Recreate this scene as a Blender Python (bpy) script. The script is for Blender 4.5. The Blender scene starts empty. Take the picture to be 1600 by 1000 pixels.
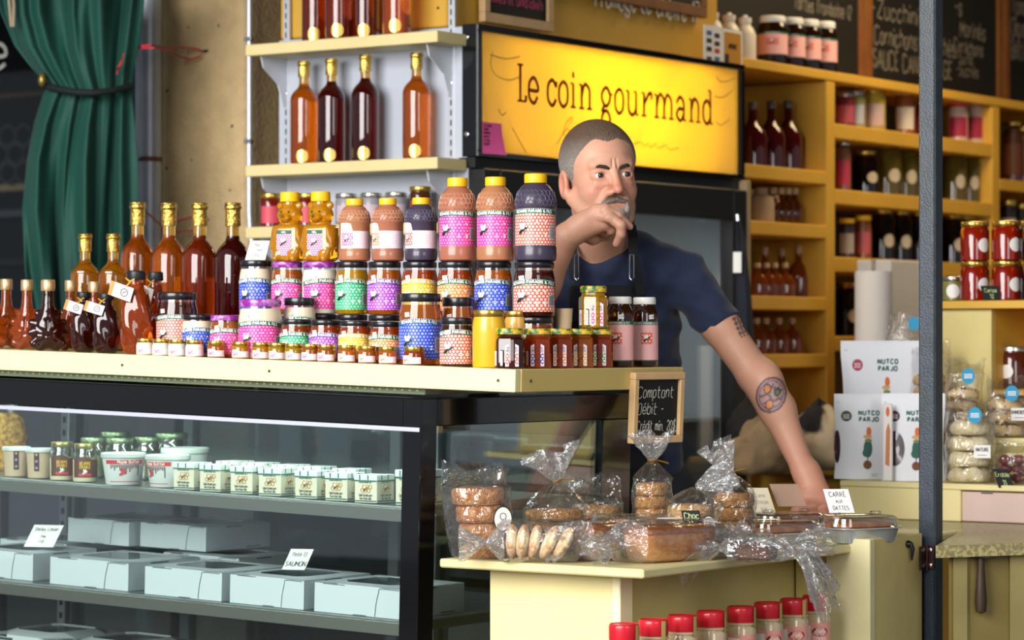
import bpy, math, random
import numpy as np
from mathutils import Vector, Matrix
R = math.radians
rng = random.Random(7)
sc = bpy.context.scene
COL = sc.collection
# ---------------------------------------------------------------- camera
F, HZ, HC = 4500.0, 535.0, 1.25          # focal length in px of the 1600 px frame, horizon row, eye height
YAW = R(35); CY, SY = math.cos(YAW), math.sin(YAW)
cam = bpy.data.cameras.new('camera'); camo = bpy.data.objects.new('camera', cam); COL.objects.link(camo)
camo.location = (0, 0, HC); camo.rotation_euler = (R(90), 0, YAW)
cam.sensor_width = 36; cam.lens = F / 1600 * 36; cam.shift_y = (HZ - 500) / 1600
cam.dof.use_dof = True; cam.dof.focus_distance = 5.75; cam.dof.aperture_fstop = 5.2
cam.clip_end = 100
sc.camera = camo
# ---------------------------------------------------------------- light
sc.view_settings.view_transform = 'Standard'; sc.view_settings.look = 'None'
sc.view_settings.gamma = 1; sc.view_settings.use_curve_mapping = False
sc.view_settings.exposure = 0.35
sc.cycles.max_bounces = 10; sc.cycles.transmission_bounces = 8; sc.cycles.transparent_max_bounces = 24
sc.cycles.glossy_bounces = 4; sc.cycles.diffuse_bounces = 3
sc.cycles.caustics_reflective = False; sc.cycles.sample_clamp_indirect = 6
wd = bpy.data.worlds.new('world'); sc.world = wd; wd.use_nodes = True
wn = wd.node_tree.nodes; wl = wd.node_tree.links
bg = wn['Background']; bg.inputs['Color'].default_value = (0.80, 0.89, 1.0, 1); bg.inputs['Strength'].default_value = 0.30

def area(name, loc, target, sx, sy, power, color=(1, 1, 1)):
    l = bpy.data.lights.new(name, 'AREA'); l.shape = 'RECTANGLE'; l.size = sx; l.size_y = sy
    l.energy = power; l.color = color
    o = bpy.data.objects.new(name, l); COL.objects.link(o); o.location = loc
    o.rotation_euler = (Vector(target) - Vector(loc)).to_track_quat('-Z', 'Y').to_euler()
    return o
# daylight falling in from the open street side of the market hall
area('street_daylight', (-3.6, -0.9, 3.0), (-3.7, 5.2, 1.3), 4.4, 3.2, 560, (1.0, 0.985, 0.96))
area('street_daylight_low', (1.6, 1.6, 2.8), (-3.2, 5.4, 1.1), 1.6, 2.4, 60, (1.0, 0.97, 0.93))
# added warm fill light, no real fitting, to brighten the back shelves
area('back_shelf_fill', (-3.75, 8.3, 2.98), (-4.2, 8.6, 1.0), 1.2, .4, 21, (1.0, .78, .45))
# ---------------------------------------------------------------- pixel <-> place helpers (photo frame 1600x1000)
def W(px, py, D):
    u = (px - 800) / F; v = (HZ - py) / F
    return Vector((D * (u * CY - SY), D * (u * SY + CY), HC + D * v))
def onY(px, Y):
    u = (px - 800) / F; D = Y / (u * SY + CY); return D * (u * CY - SY), D
def onX(px, X):
    u = (px - 800) / F; D = X / (u * CY - SY); return D * (u * SY + CY), D
def zat(py, D): return HC + (HZ - py) / F * D
def dep(X, Y): return -X * SY + Y * CY
def face(X, Y): return math.atan2(-X, Y)
# ---------------------------------------------------------------- materials
def lin(c):
    if isinstance(c, str):
        c = c.lstrip('#'); c = [int(c[i:i + 2], 16) / 255 for i in (0, 2, 4)]
        c = [x / 12.92 if x <= 0.04045 else ((x + 0.055) / 1.055) ** 2.4 for x in c]
    return (c[0], c[1], c[2], 1.0)
_M = {}
def pm(name, color, rough=0.5, metal=0.0, trans=0.0, ior=1.45, coat=0.0, sss=0.0, emit=0.0, var=0.0, vscale=8.0,
       bump=0.0, bscale=60.0, color2=None, alpha=1.0, spec=0.5, detail=4.0, lo=0.35, hi=0.65):
    if name in _M: return _M[name]
    m = bpy.data.materials.new(name); m.use_nodes = True; nt = m.node_tree; n = nt.nodes; l = nt.links
    p = n['Principled BSDF']; c = lin(color)
    p.inputs['Base Color'].default_value = c; p.inputs['Roughness'].default_value = rough
    p.inputs['Metallic'].default_value = metal; p.inputs['Transmission Weight'].default_value = trans
    p.inputs['IOR'].default_value = ior; p.inputs['Coat Weight'].default_value = coat
    p.inputs['Specular IOR Level'].default_value = spec
    p.inputs['Alpha'].default_value = alpha
    if sss: p.inputs['Subsurface Weight'].default_value = sss; p.inputs['Subsurface Radius'].default_value = (0.012, 0.004, 0.002)
    if emit: p.inputs['Emission Color'].default_value = c; p.inputs['Emission Strength'].default_value = emit
    if var or color2 or bump:
        tc = n.new('ShaderNodeTexCoord')
    if var or color2:
        nz = n.new('ShaderNodeTexNoise'); nz.inputs['Scale'].default_value = vscale; nz.inputs['Detail'].default_value = detail
        l.new(tc.outputs['Object'], nz.inputs['Vector'])
        rp = n.new('ShaderNodeValToRGB'); rp.color_ramp.elements[0].position = lo; rp.color_ramp.elements[1].position = hi
        c2 = lin(color2) if color2 else tuple(x * (1 - var) for x in c[:3]) + (1,)
        rp.color_ramp.elements[0].color = c2; rp.color_ramp.elements[1].color = c
        l.new(nz.outputs['Fac'], rp.inputs['Fac']); l.new(rp.outputs['Color'], p.inputs['Base Color'])
    if bump:
        nb = n.new('ShaderNodeTexNoise'); nb.inputs['Scale'].default_value = bscale; nb.inputs['Detail'].default_value = 5
        l.new(tc.outputs['Object'], nb.inputs['Vector'])
        bp = n.new('ShaderNodeBump'); bp.inputs['Strength'].default_value = bump; bp.inputs['Distance'].default_value = 0.01
        l.new(nb.outputs['Fac'], bp.inputs['Height']); l.new(bp.outputs['Normal'], p.inputs['Normal'])
    _M[name] = m; return m
def film(name, tint=(1, 1, 1), base=0.06, edge=0.5, rough=0.06, bump=0.0, bscale=70, milky=0.0):
    """clear sheet: see-through with a fresnel-like gloss"""
    if name in _M: return _M[name]
    m = bpy.data.materials.new(name); m.use_nodes = True; nt = m.node_tree; n = nt.nodes; l = nt.links
    n.remove(n['Principled BSDF']); out = n['Material Output']
    tr = n.new('ShaderNodeBsdfTransparent'); tr.inputs['Color'].default_value = (*tint, 1)
    gl = n.new('ShaderNodeBsdfGlossy'); gl.inputs['Roughness'].default_value = rough
    lw = n.new('ShaderNodeLayerWeight'); lw.inputs['Blend'].default_value = 0.35
    mr = n.new('ShaderNodeMapRange'); mr.inputs['To Min'].default_value = base; mr.inputs['To Max'].default_value = edge
    l.new(lw.outputs['Facing'], mr.inputs['Value'])
    mx = n.new('ShaderNodeMixShader'); l.new(mr.outputs['Result'], mx.inputs['Fac'])
    l.new(tr.outputs[0], mx.inputs[1]); l.new(gl.outputs[0], mx.inputs[2])
    last = mx
    if bump:
        tc = n.new('ShaderNodeTexCoord'); nb = n.new('ShaderNodeTexNoise'); nb.inputs['Scale'].default_value = bscale
        nb.inputs['Detail'].default_value = 3; l.new(tc.outputs['Object'], nb.inputs['Vector'])
        bp = n.new('ShaderNodeBump'); bp.inputs['Strength'].default_value = bump; bp.inputs['Distance'].default_value = 0.012
        l.new(nb.outputs['Fac'], bp.inputs['Height']); l.new(bp.outputs['Normal'], gl.inputs['Normal']); l.new(bp.outputs['Normal'], lw.inputs['Normal'])
    if milky:
        df = n.new('ShaderNodeBsdfTranslucent'); df.inputs['Color'].default_value = (0.9, 0.9, 0.92, 1)
        d2 = n.new('ShaderNodeBsdfDiffuse'); d2.inputs['Color'].default_value = (0.9, 0.9, 0.92, 1)
        a = n.new('ShaderNodeMixShader'); a.inputs['Fac'].default_value = 0.5; l.new(df.outputs[0], a.inputs[1]); l.new(d2.outputs[0], a.inputs[2])
        m2 = n.new('ShaderNodeMixShader'); m2.inputs['Fac'].default_value = milky
        l.new(mx.outputs[0], m2.inputs[1]); l.new(a.outputs[0], m2.inputs[2]); last = m2
    l.new(last.outputs[0], out.inputs['Surface'])
    _M[name] = m; return m
def liquid(name, deep, rough=0.02, body=0.35, ior=1.36):
    """coloured syrup or wine in glass: mostly refracting, part self-coloured so that it keeps its hue"""
    if name in _M: return _M[name]
    m = bpy.data.materials.new(name); m.use_nodes = True; nt = m.node_tree; n = nt.nodes; l = nt.links
    p = n['Principled BSDF']; c = lin(deep)
    p.inputs['Base Color'].default_value = c; p.inputs['Roughness'].default_value = rough; p.inputs['IOR'].default_value = ior
    p.inputs['Transmission Weight'].default_value = 1 - body; p.inputs['Coat Weight'].default_value = 0.6; p.inputs['Coat Roughness'].default_value = 0.02
    _M[name] = m; return m
def _hexgroup():
    g = bpy.data.node_groups.new('hex_dots', 'ShaderNodeTree')
    g.interface.new_socket('Vector', in_out='INPUT', socket_type='NodeSocketVector')
    g.interface.new_socket('Fac', in_out='OUTPUT', socket_type='NodeSocketFloat')
    n = g.nodes; l = g.links; gi = n.new('NodeGroupInput'); go = n.new('NodeGroupOutput')
    def dist(off):
        a = n.new('ShaderNodeVectorMath'); a.operation = 'MULTIPLY_ADD'
        a.inputs[1].default_value = (1, 1 / 1.732, 0); a.inputs[2].default_value = (off, off, 0); l.new(gi.outputs[0], a.inputs[0])
        b = n.new('ShaderNodeVectorMath'); b.operation = 'FRACTION'; l.new(a.outputs[0], b.inputs[0])
        c = n.new('ShaderNodeVectorMath'); c.operation = 'MULTIPLY_ADD'; c.inputs[1].default_value = (1, 1.732, 0)
        c.inputs[2].default_value = (-.5, -.866, 0); l.new(b.outputs[0], c.inputs[0])
        d = n.new('ShaderNodeVectorMath'); d.operation = 'LENGTH'; l.new(c.outputs[0], d.inputs[0]); return d
    d1, d2 = dist(0.0), dist(0.5)
    mn = n.new('ShaderNodeMath'); mn.operation = 'MINIMUM'; l.new(d1.outputs['Value'], mn.inputs[0]); l.new(d2.outputs['Value'], mn.inputs[1])
    mr = n.new('ShaderNodeMapRange'); mr.inputs['From Min'].default_value = 0.30; mr.inputs['From Max'].default_value = 0.42
    mr.inputs['To Min'].default_value = 1; mr.inputs['To Max'].default_value = 0; l.new(mn.outputs[0], mr.inputs['Value'])
    l.new(mr.outputs['Result'], go.inputs[0]); return g
HEXG = _hexgroup()
def hexmat(name, line, dot, pitch=0.0075, rough=0.4):
    if name in _M: return _M[name]
    m = bpy.data.materials.new(name); m.use_nodes = True; nt = m.node_tree; n = nt.nodes; l = nt.links
    p = n['Principled BSDF']; p.inputs['Roughness'].default_value = rough
    uv = n.new('ShaderNodeUVMap'); mp = n.new('ShaderNodeMapping'); mp.inputs['Scale'].default_value = (1 / pitch, 1 / pitch, 1)
    l.new(uv.outputs[0], mp.inputs['Vector']); g = n.new('ShaderNodeGroup'); g.node_tree = HEXG; l.new(mp.outputs[0], g.inputs[0])
    mx = n.new('ShaderNodeMix'); mx.data_type = 'RGBA'; mx.inputs['A'].default_value = lin(line); mx.inputs['B'].default_value = lin(dot)
    l.new(g.outputs[0], mx.inputs['Factor']); l.new(mx.outputs['Result'], p.inputs['Base Color'])
    _M[name] = m; return m
# ---------------------------------------------------------------- mesh building
class MB:
    def __init__(s): s.v = []; s.f = []; s.m = []; s.uv = {}
    def add(s, vs, fs, mi=0, uvs=None):
        b = len(s.v); s.v += [tuple(x) for x in vs]
        for k, f in enumerate(fs):
            if uvs is not None: s.uv[len(s.f)] = [uvs[i] for i in f]
            s.f.append([b + i for i in f]); s.m.append(mi)
        return s
    def box(s, x0, x1, y0, y1, z0, z1, b=0.0, mi=0):
        if x0 > x1: x0, x1 = x1, x0
        if y0 > y1: y0, y1 = y1, y0
        if z0 > z1: z0, z1 = z1, z0
        b = min(b, (x1 - x0) * .45, (y1 - y0) * .45, (z1 - z0) * .45)
        if b <= 0:
            vs = [(x, y, z) for x in (x0, x1) for y in (y0, y1) for z in (z0, z1)]
            return s.add(vs, [(0, 1, 3, 2), (4, 6, 7, 5), (0, 4, 5, 1), (2, 3, 7, 6), (0, 2, 6, 4), (1, 5, 7, 3)], mi)
        vs = []; idx = {}
        for i, x in enumerate((x0, x1)):
            for j, y in enumerate((y0, y1)):
                for k, z in enumerate((z0, z1)):
                    sx, sy, sz = (1, -1)[i], (1, -1)[j], (1, -1)[k]
                    for a, p in enumerate(((x, y + sy * b, z + sz * b), (x + sx * b, y, z + sz * b), (x + sx * b, y + sy * b, z))):
                        idx[i, j, k, a] = len(vs); vs.append(p)
        g = lambda i, j, k, a: idx[i, j, k, a]
        fs = [(g(0,0,0,0), g(0,0,1,0), g(0,1,1,0), g(0,1,0,0)), (g(1,0,0,0), g(1,1,0,0), g(1,1,1,0), g(1,0,1,0)),
              (g(0,0,0,1), g(1,0,0,1), g(1,0,1,1), g(0,0,1,1)), (g(0,1,0,1), g(0,1,1,1), g(1,1,1,1), g(1,1,0,1)),
              (g(0,0,0,2), g(0,1,0,2), g(1,1,0,2), g(1,0,0,2)), (g(0,0,1,2), g(1,0,1,2), g(1,1,1,2), g(0,1,1,2))]
        for j in (0, 1):
            for k in (0, 1):
                fs.append((g(0,j,k,1), g(1,j,k,1), g(1,j,k,2), g(0,j,k,2)))
        for i in (0, 1):
            for k in (0, 1):
                fs.append((g(i,0,k,0), g(i,1,k,0), g(i,1,k,2), g(i,0,k,2)))
            for j in (0, 1):
                fs.append((g(i,j,0,0), g(i,j,1,0), g(i,j,1,1), g(i,j,0,1)))
        for i in (0, 1):
            for j in (0, 1):
                for k in (0, 1): fs.append((g(i,j,k,0), g(i,j,k,1), g(i,j,k,2)))
        return s.add(vs, fs, mi)
    def lathe(s, prof, seg=24, mi=0, c=(0, 0, 0), mis=None, sx=1, sy=1, cap=True):
        """prof: (r, z) from bottom to top"""
        vs = []; fs = []; n = len(prof)
        for r, z in prof:
            for k in range(seg):
                a = 2 * math.pi * k / seg; vs.append((c[0] + r * sx * math.cos(a), c[1] + r * sy * math.sin(a), c[2] + z))
        b = len(s.v); s.v += vs
        for i in range(n - 1):
            for k in range(seg):
                k2 = (k + 1) % seg
                s.f.append([b + i * seg + k, b + i * seg + k2, b + (i + 1) * seg + k2, b + (i + 1) * seg + k]); s.m.append(mis[i] if mis else mi)
        if cap:
            s.f.append([b + k for k in reversed(range(seg))]); s.m.append(mis[0] if mis else mi)
            s.f.append([b + (n - 1) * seg + k for k in range(seg)]); s.m.append(mis[-1] if mis else mi)
        return s
    def loft(s, rings, mi=0, cap=True, closed=True):
        n = len(rings[0]); b = len(s.v)
        for r in rings: s.v += [tuple(p) for p in r]
        for i in range(len(rings) - 1):
            for k in range(n if closed else n - 1):
                k2 = (k + 1) % n
                s.f.append([b + i * n + k, b + i * n + k2, b + (i + 1) * n + k2, b + (i + 1) * n + k]); s.m.append(mi)
        if cap:
            s.f.append([b + k for k in reversed(range(n))]); s.m.append(mi)
            s.f.append([b + (len(rings) - 1) * n + k for k in range(n)]); s.m.append(mi)
        return s
    def tube(s, path, r, seg=8, mi=0, cap=True):
        path = [Vector(p) for p in path]; rings = []
        up = Vector((0, 0, 1))
        for i, p in enumerate(path):
            t = (path[min(i + 1, len(path) - 1)] - path[max(i - 1, 0)]).normalized()
            ref = up if abs(t.dot(up)) < .95 else Vector((1, 0, 0))
            a = t.cross(ref).normalized(); bb = a.cross(t)
            rr = r[i] if isinstance(r, (list, tuple)) else r
            rings.append([p + a * rr * math.cos(2 * math.pi * k / seg) + bb * rr * math.sin(2 * math.pi * k / seg) for k in range(seg)])
        return s.loft(rings, mi, cap)
    def prism(s, poly, y0, y1, mi=0, f=None):
        """poly in (x,z), extruded in y; f maps a point"""
        n = len(poly); f = f or (lambda p: p)
        vs = [f((x, y0, z)) for x, z in poly] + [f((x, y1, z)) for x, z in poly]
        fs = [list(range(n)), list(range(2 * n - 1, n - 1, -1))] + [[k, n + k, n + (k + 1) % n, (k + 1) % n] for k in range(n)]
        return s.add(vs, fs, mi)
    def strokes(s, text_strokes, w, fn, mi=0):
        """flat ribbons along polylines in (u,v), mapped by fn(u,v)"""
        for pl in text_strokes:
            n = len(pl)
            if n < 2: continue
            L = []
            for i in range(n):
                a = pl[max(i - 1, 0)]; c = pl[min(i + 1, n - 1)]
                dx, dy = c[0] - a[0], c[1] - a[1]; d = math.hypot(dx, dy) or 1e-9
                L.append((-dy / d * w / 2, dx / d * w / 2))
            vs = []
            for (x, y), (nx, ny) in zip(pl, L):
                vs.append(fn(x - nx, y - ny)); vs.append(fn(x + nx, y + ny))
            s.add(vs, [(2 * i, 2 * i + 2, 2 * i + 3, 2 * i + 1) for i in range(n - 1)], mi)
        return s
    def patch(s, fn, nu, nv, mi=0, uvf=None):
        vs = []; uv = []
        for j in range(nv + 1):
            for i in range(nu + 1):
                vs.append(fn(i / nu, j / nv)); uv.append(uvf(i / nu, j / nv) if uvf else (i / nu, j / nv))
        fs = [(j * (nu + 1) + i, j * (nu + 1) + i + 1, (j + 1) * (nu + 1) + i + 1, (j + 1) * (nu + 1) + i) for j in range(nv) for i in range(nu)]
        return s.add(vs, fs, mi, uv)
    def xf(s, M, start=0):
        for i in range(start, len(s.v)): s.v[i] = tuple(M @ Vector(s.v[i]))
        return s
    def mesh(s, name, mats, smooth=False, angle=40):
        me = bpy.data.meshes.new(name); me.from_pydata(s.v, [], s.f)
        for m in (mats if isinstance(mats, (list, tuple)) else [mats]): me.materials.append(m)
        me.polygons.foreach_set('material_index', s.m)
        if s.uv:
            ul = me.uv_layers.new(name='UVMap')
            for fi, uvs in s.uv.items():
                for li, u in zip(me.polygons[fi].loop_indices, uvs): ul.data[li].uv = u
        if smooth:
            me.polygons.foreach_set('use_smooth', [True] * len(me.polygons)); me.set_sharp_from_angle(angle=R(angle))
        me.update(); return me
def link(name, me, parent=None, loc=(0, 0, 0), rot=(0, 0, 0), scale=(1, 1, 1)):
    o = bpy.data.objects.new(name, me); COL.objects.link(o); o.parent = parent
    o.location = loc; o.rotation_euler = rot; o.scale = scale; return o
def build(mb, name, mats, parent=None, smooth=False, angle=40, **k): return link(name, mb.mesh(name, mats, smooth, angle), parent, **k)
def tag(o, label, cat=None, group=None, kind=None):
    if label: o['label'] = label
    if cat: o['category'] = cat
    if group: o['group'] = group
    if kind: o['kind'] = kind
    return o
def thing(name, label, cat, loc=(0, 0, 0), rot=0, group=None, rx=0, ry=0):
    o = bpy.data.objects.new(name, None); COL.objects.link(o); o.empty_display_size = .02
    o.location = loc; o.rotation_euler = (rx, ry, rot); return tag(o, label, cat, group)
def structure(o): o['kind'] = 'structure'; return o
class Proto:
    """a thing built once: its part meshes are shared by every copy"""
    def __init__(s): s.parts = []
    def part(s, name, mb, mats, smooth=True, parent=None, angle=40):
        s.parts.append((name, mb.mesh(name, mats, smooth, angle), parent)); return len(s.parts) - 1
    def put(s, name, label, cat, loc, rot=0, group=None, scale=(1, 1, 1), rx=0, ry=0):
        t = thing(name, label, cat, loc, rot, group, rx, ry); t.scale = scale; made = []
        for n, me, par in s.parts:
            made.append(link(n, me, t if par is None else made[par]))
        return t
# ---------------------------------------------------------------- one-stroke lettering (x hex digit, y hex digit; 3 = base line, 9 = cap height)
_G = {'a':'37 17 06 04 13 23 34;37 33','b':'09 03;06 17 27 36 34 23 13 04','c':'36 27 17 06 04 13 23 34','d':'39 33;36 27 17 06 04 13 23 34',
'e':'05 35 36 27 17 06 04 13 23 34','f':'39 29 18 13;07 27','g':'37 32 21 11 02;36 27 17 06 04 13 23 34','h':'09 03;05 17 27 36 33','i':'07 03;08 09',
'j':'17 12 01;18 19','k':'09 03;37 05;15 33','l':'09 03','m':'07 03;05 17 26 23;25 37 46 43','n':'07 03;05 17 27 36 33','o':'17 06 04 13 23 34 36 27 17',
'p':'07 01;06 17 27 36 34 23 13 04','q':'37 31;36 27 17 06 04 13 23 34','r':'07 03;05 17 27','s':'36 27 17 06 15 25 34 23 13 04','t':'19 14 23 33;07 37',
'u':'07 04 13 23 34;37 33','v':'07 13;13 27','w':'07 13;13 26;26 33;33 47','x':'07 33;37 03','y':'07 14;37 11 01','z':'07 37;37 03;03 33',
'A':'03 29;29 43;15 35','B':'03 09;09 29 38 37 26 06;26 35 34 23 03','C':'48 39 19 08 04 13 33 44','D':'03 09;09 29 38 34 23 03','E':'39 09;09 03;03 33;06 26',
'F':'39 09;09 03;06 26','G':'48 39 19 08 04 13 33 44 46 26','H':'09 03;49 43;06 46','I':'09 03','J':'39 34 23 13 04','K':'09 03;39 05;16 33','L':'09 03;03 33',
'M':'03 09;09 25;25 49;49 43','N':'03 09;09 43;43 49','O':'19 08 04 13 33 44 48 39 19','P':'03 09;09 29 38 37 26 06','Q':'19 08 04 13 33 44 48 39 19;35 53',
'R':'03 09;09 29 38 37 26 06;26 43','S':'38 29 19 08 07 16 26 35 34 23 13 04','T':'09 49;29 23','U':'09 04 13 33 44 49','V':'09 23;23 49','W':'09 13;13 28;28 33;33 59',
'X':'09 43;49 03','Y':'09 26;49 26;26 23','Z':'09 49;49 03;03 43','0':'19 08 04 13 23 34 38 29 19','1':'08 19;19 13','2':'08 19 29 38 37 03;03 33','3':'09 29 38 37 26;26 35 34 23 03',
'4':'29 05;05 45;29 23','5':'39 09;09 06;06 26 35 34 23 03','6':'39 19 07 04 13 23 34 35 26 05','7':'09 39;39 13','8':'19 08 07 16 26 35 34 23 13 04 05 16 26 37 38 29 19','9':'37 17 08 19 29 38 34 23 13',
'-':'06 26','.':'03 13','&':'43 07 08 19 28 27 04 13 23 45','$':'38 29 19 08 07 16 26 35 34 23 13 04;2a 12','?':'08 19 29 38 37 15;14 13',"'":'09 07',',':'13 02',':':'07 06;04 03','/':'03 39'}
_ACC = {'é': ('e', '18 29'), 'è': ('e', '09 18'), 'ê': ('e', '08 19;19 28'), 'à': ('a', '09 18'), 'É': ('E', '1a 2b'), 'ï': ('i', '')}
def _cat(pl, n):
    if len(pl) < 3 or n < 2: return pl
    out = []
    P = [pl[0]] + pl + [pl[-1]]
    for i in range(1, len(P) - 2):
        p0, p1, p2, p3 = P[i - 1], P[i], P[i + 1], P[i + 2]
        for k in range(n):
            t = k / n; o = []
            for d in (0, 1):
                o.append(.5 * (2 * p1[d] + (p2[d] - p0[d]) * t + (2 * p0[d] - 5 * p1[d] + 4 * p2[d] - p3[d]) * t * t + (3 * p1[d] - p0[d] - 3 * p2[d] + p3[d]) * t ** 3))
            out.append(tuple(o))
    return out + [pl[-1]]
def lettering(text, h, x=0.0, y=0.0, sub=1, slant=0.0, jitter=0.0, xs=1.0, align='l', seed=1, gap=1.5, connect=False):
    """polylines for a line of text whose capitals are h tall"""
    k = h / 6; rr = random.Random(seed); out = []; cx = 0.0
    for ch in text:
        if ch == ' ': cx += 3.2; continue
        src = [_G.get(ch, '')]
        if ch in _ACC: src = [_G[_ACC[ch][0]], _ACC[ch][1]]
        wmax = 0; jy = rr.uniform(-1, 1) * jitter
        for sp in ';'.join(q for q in src if q).split(';'):
            pl = [(int(q[0], 16), int(q[1], 16) - 3) for q in sp.split()]
            wmax = max(wmax, max(p[0] for p in pl))
            pl = [(p[0] + rr.uniform(-1, 1) * jitter * .6, p[1] + jy + rr.uniform(-1, 1) * jitter * .6) for p in pl]
            out.append([((cx + p[0] + slant * p[1]) * k * xs, p[1] * k) for p in _cat(pl, sub)])
        cx += wmax + gap
    wid = (cx - gap) * k * xs; ox = {'l': 0, 'c': -wid / 2, 'r': -wid}[align]
    return [[(a + x + ox, b + y) for a, b in pl] for pl in out]
ORD = ['first', 'second', 'third', 'fourth', 'fifth', 'sixth', 'seventh', 'eighth', 'ninth', 'tenth', 'eleventh', 'twelfth', 'thirteenth', 'fourteenth', 'fifteenth', 'sixteenth']
# ---------------------------------------------------------------- distance-field modelling for bodies, cloth and moulded shapes
class SDF:
    def __init__(s, lo, hi, h):
        s.lo = np.array(lo, float); s.h = h; s.n = np.ceil((np.array(hi) - s.lo) / h).astype(int) + 1
        s.f = np.full(s.n, 9.0, np.float32)
    def _sl(s, lo, hi):
        a = np.clip(np.floor((np.array(lo) - s.lo) / s.h).astype(int), 0, s.n); b = np.clip(np.ceil((np.array(hi) - s.lo) / s.h).astype(int) + 1, 0, s.n)
        sl = tuple(slice(int(i), int(j)) for i, j in zip(a, b))
        ax = [(s.lo[d] + s.h * np.arange(a[d], b[d])).astype(np.float32) for d in range(3)]
        return sl, ax[0][:, None, None], ax[1][None, :, None], ax[2][None, None, :]
    def op(s, lo, hi, fn, k=0.01, sub=False):
        sl, X, Y, Z = s._sl(lo, hi); a = s.f[sl]
        if a.size == 0: return
        d = fn(X, Y, Z)
        if sub:
            d = -d; hh = np.clip(.5 - .5 * (d - a) / k, 0, 1); s.f[sl] = d * (1 - hh) + a * hh + k * hh * (1 - hh)
        else:
            hh = np.clip(.5 + .5 * (d - a) / k, 0, 1); s.f[sl] = d * (1 - hh) + a * hh - k * hh * (1 - hh)
    def ell(s, c, r, k=0.01, sub=False, rot=None, org=None):
        """ellipsoid; rot (3x3) and org place c in a tilted frame"""
        c = np.array(c, float); r = np.array(r, float); Rm = np.eye(3) if rot is None else np.array(rot); o = np.zeros(3) if org is None else np.array(org)
        w = o + Rm @ c; m = max(r) + 2 * k + .01
        def fn(X, Y, Z):
            q = [(Rm[0, i] * (X - w[0]) + Rm[1, i] * (Y - w[1]) + Rm[2, i] * (Z - w[2])) for i in range(3)]
            k0 = np.sqrt(sum((q[i] / r[i]) ** 2 for i in range(3))); k1 = np.sqrt(sum((q[i] / r[i] ** 2) ** 2 for i in range(3))) + 1e-9
            return k0 * (k0 - 1) / k1
        s.op(w - m, w + m, fn, k, sub)
    def cone(s, a, b, ra, rb, k=0.01, sub=False, rot=None, org=None):
        a = np.array(a, float); b = np.array(b, float)
        if rot is not None: Rm = np.array(rot); a = np.array(org) + Rm @ a; b = np.array(org) + Rm @ b
        m = max(ra, rb) + 2 * k + .01
        def fn(X, Y, Z):
            ba = b - a; L = float(ba @ ba) + 1e-12
            t = np.clip(((X - a[0]) * ba[0] + (Y - a[1]) * ba[1] + (Z - a[2]) * ba[2]) / L, 0, 1)
            return np.sqrt((X - a[0] - t * ba[0]) ** 2 + (Y - a[1] - t * ba[1]) ** 2 + (Z - a[2] - t * ba[2]) ** 2) - (ra + t * (rb - ra))
        s.op(np.minimum(a, b) - m, np.maximum(a, b) + m, fn, k, sub)
    def half(s, p, nrm, k=0.004):
        """keep the side the normal points away from"""
        p = np.array(p, float); nn = np.array(nrm, float); nn /= np.linalg.norm(nn)
        _, X, Y, Z = s._sl(s.lo, s.lo + s.h * s.n)
        d = (X - p[0]) * nn[0] + (Y - p[1]) * nn[1] + (Z - p[2]) * nn[2]
        s.f = np.maximum(s.f, d.astype(np.float32))
    def surf(s):
        f = s.f; n = f.shape; sg = f < 0
        cnt = np.zeros(tuple(x - 1 for x in n), np.int8)
        for i in (0, 1):
            for j in (0, 1):
                for k in (0, 1): cnt += sg[i:n[0] - 1 + i, j:n[1] - 1 + j, k:n[2] - 1 + k]
        act = np.argwhere((cnt > 0) & (cnt < 8)); idm = np.full(cnt.shape, -1, np.int32)
        idm[act[:, 0], act[:, 1], act[:, 2]] = np.arange(len(act))
        acc = np.zeros((len(act), 3)); num = np.zeros(len(act))
        cor = [np.array(q) for q in np.ndindex(2, 2, 2)]
        for a in cor:
            for d in range(3):
                if a[d]: continue
                b = a.copy(); b[d] = 1
                pa = act + a; pb = act + b
                fa = f[pa[:, 0], pa[:, 1], pa[:, 2]].astype(float); fb = f[pb[:, 0], pb[:, 1], pb[:, 2]].astype(float)
                mk = (fa < 0) != (fb < 0); t = np.where(mk, fa / np.where(mk, fa - fb, 1), 0)
                p = a + t[:, None] * (b - a); acc += p * mk[:, None]; num += mk
        vs = s.lo + s.h * (act + acc / np.maximum(num, 1)[:, None])
        quads = []
        for d in range(3):
            e, g = [x for x in range(3) if x != d]
            sl0 = [slice(None)] * 3; sl1 = [slice(None)] * 3; sl0[d] = slice(0, n[d] - 1); sl1[d] = slice(1, n[d])
            A = sg[tuple(sl0)]; B = sg[tuple(sl1)]; ed = np.argwhere(A != B)
            ok = (ed[:, e] > 0) & (ed[:, g] > 0) & (ed[:, e] < n[e] - 1) & (ed[:, g] < n[g] - 1); ed = ed[ok]
            q = []
            for de, dg in ((1, 1), (0, 1), (0, 0), (1, 0)):
                c = ed.copy(); c[:, e] -= de; c[:, g] -= dg; q.append(idm[c[:, 0], c[:, 1], c[:, 2]])
            q = np.stack(q, 1); ins = A[ed[:, 0], ed[:, 1], ed[:, 2]]; flip = ins if d != 1 else ~ins
            q[~flip] = q[~flip][:, ::-1]; quads.append(q)
        return vs, np.concatenate(quads)
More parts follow.
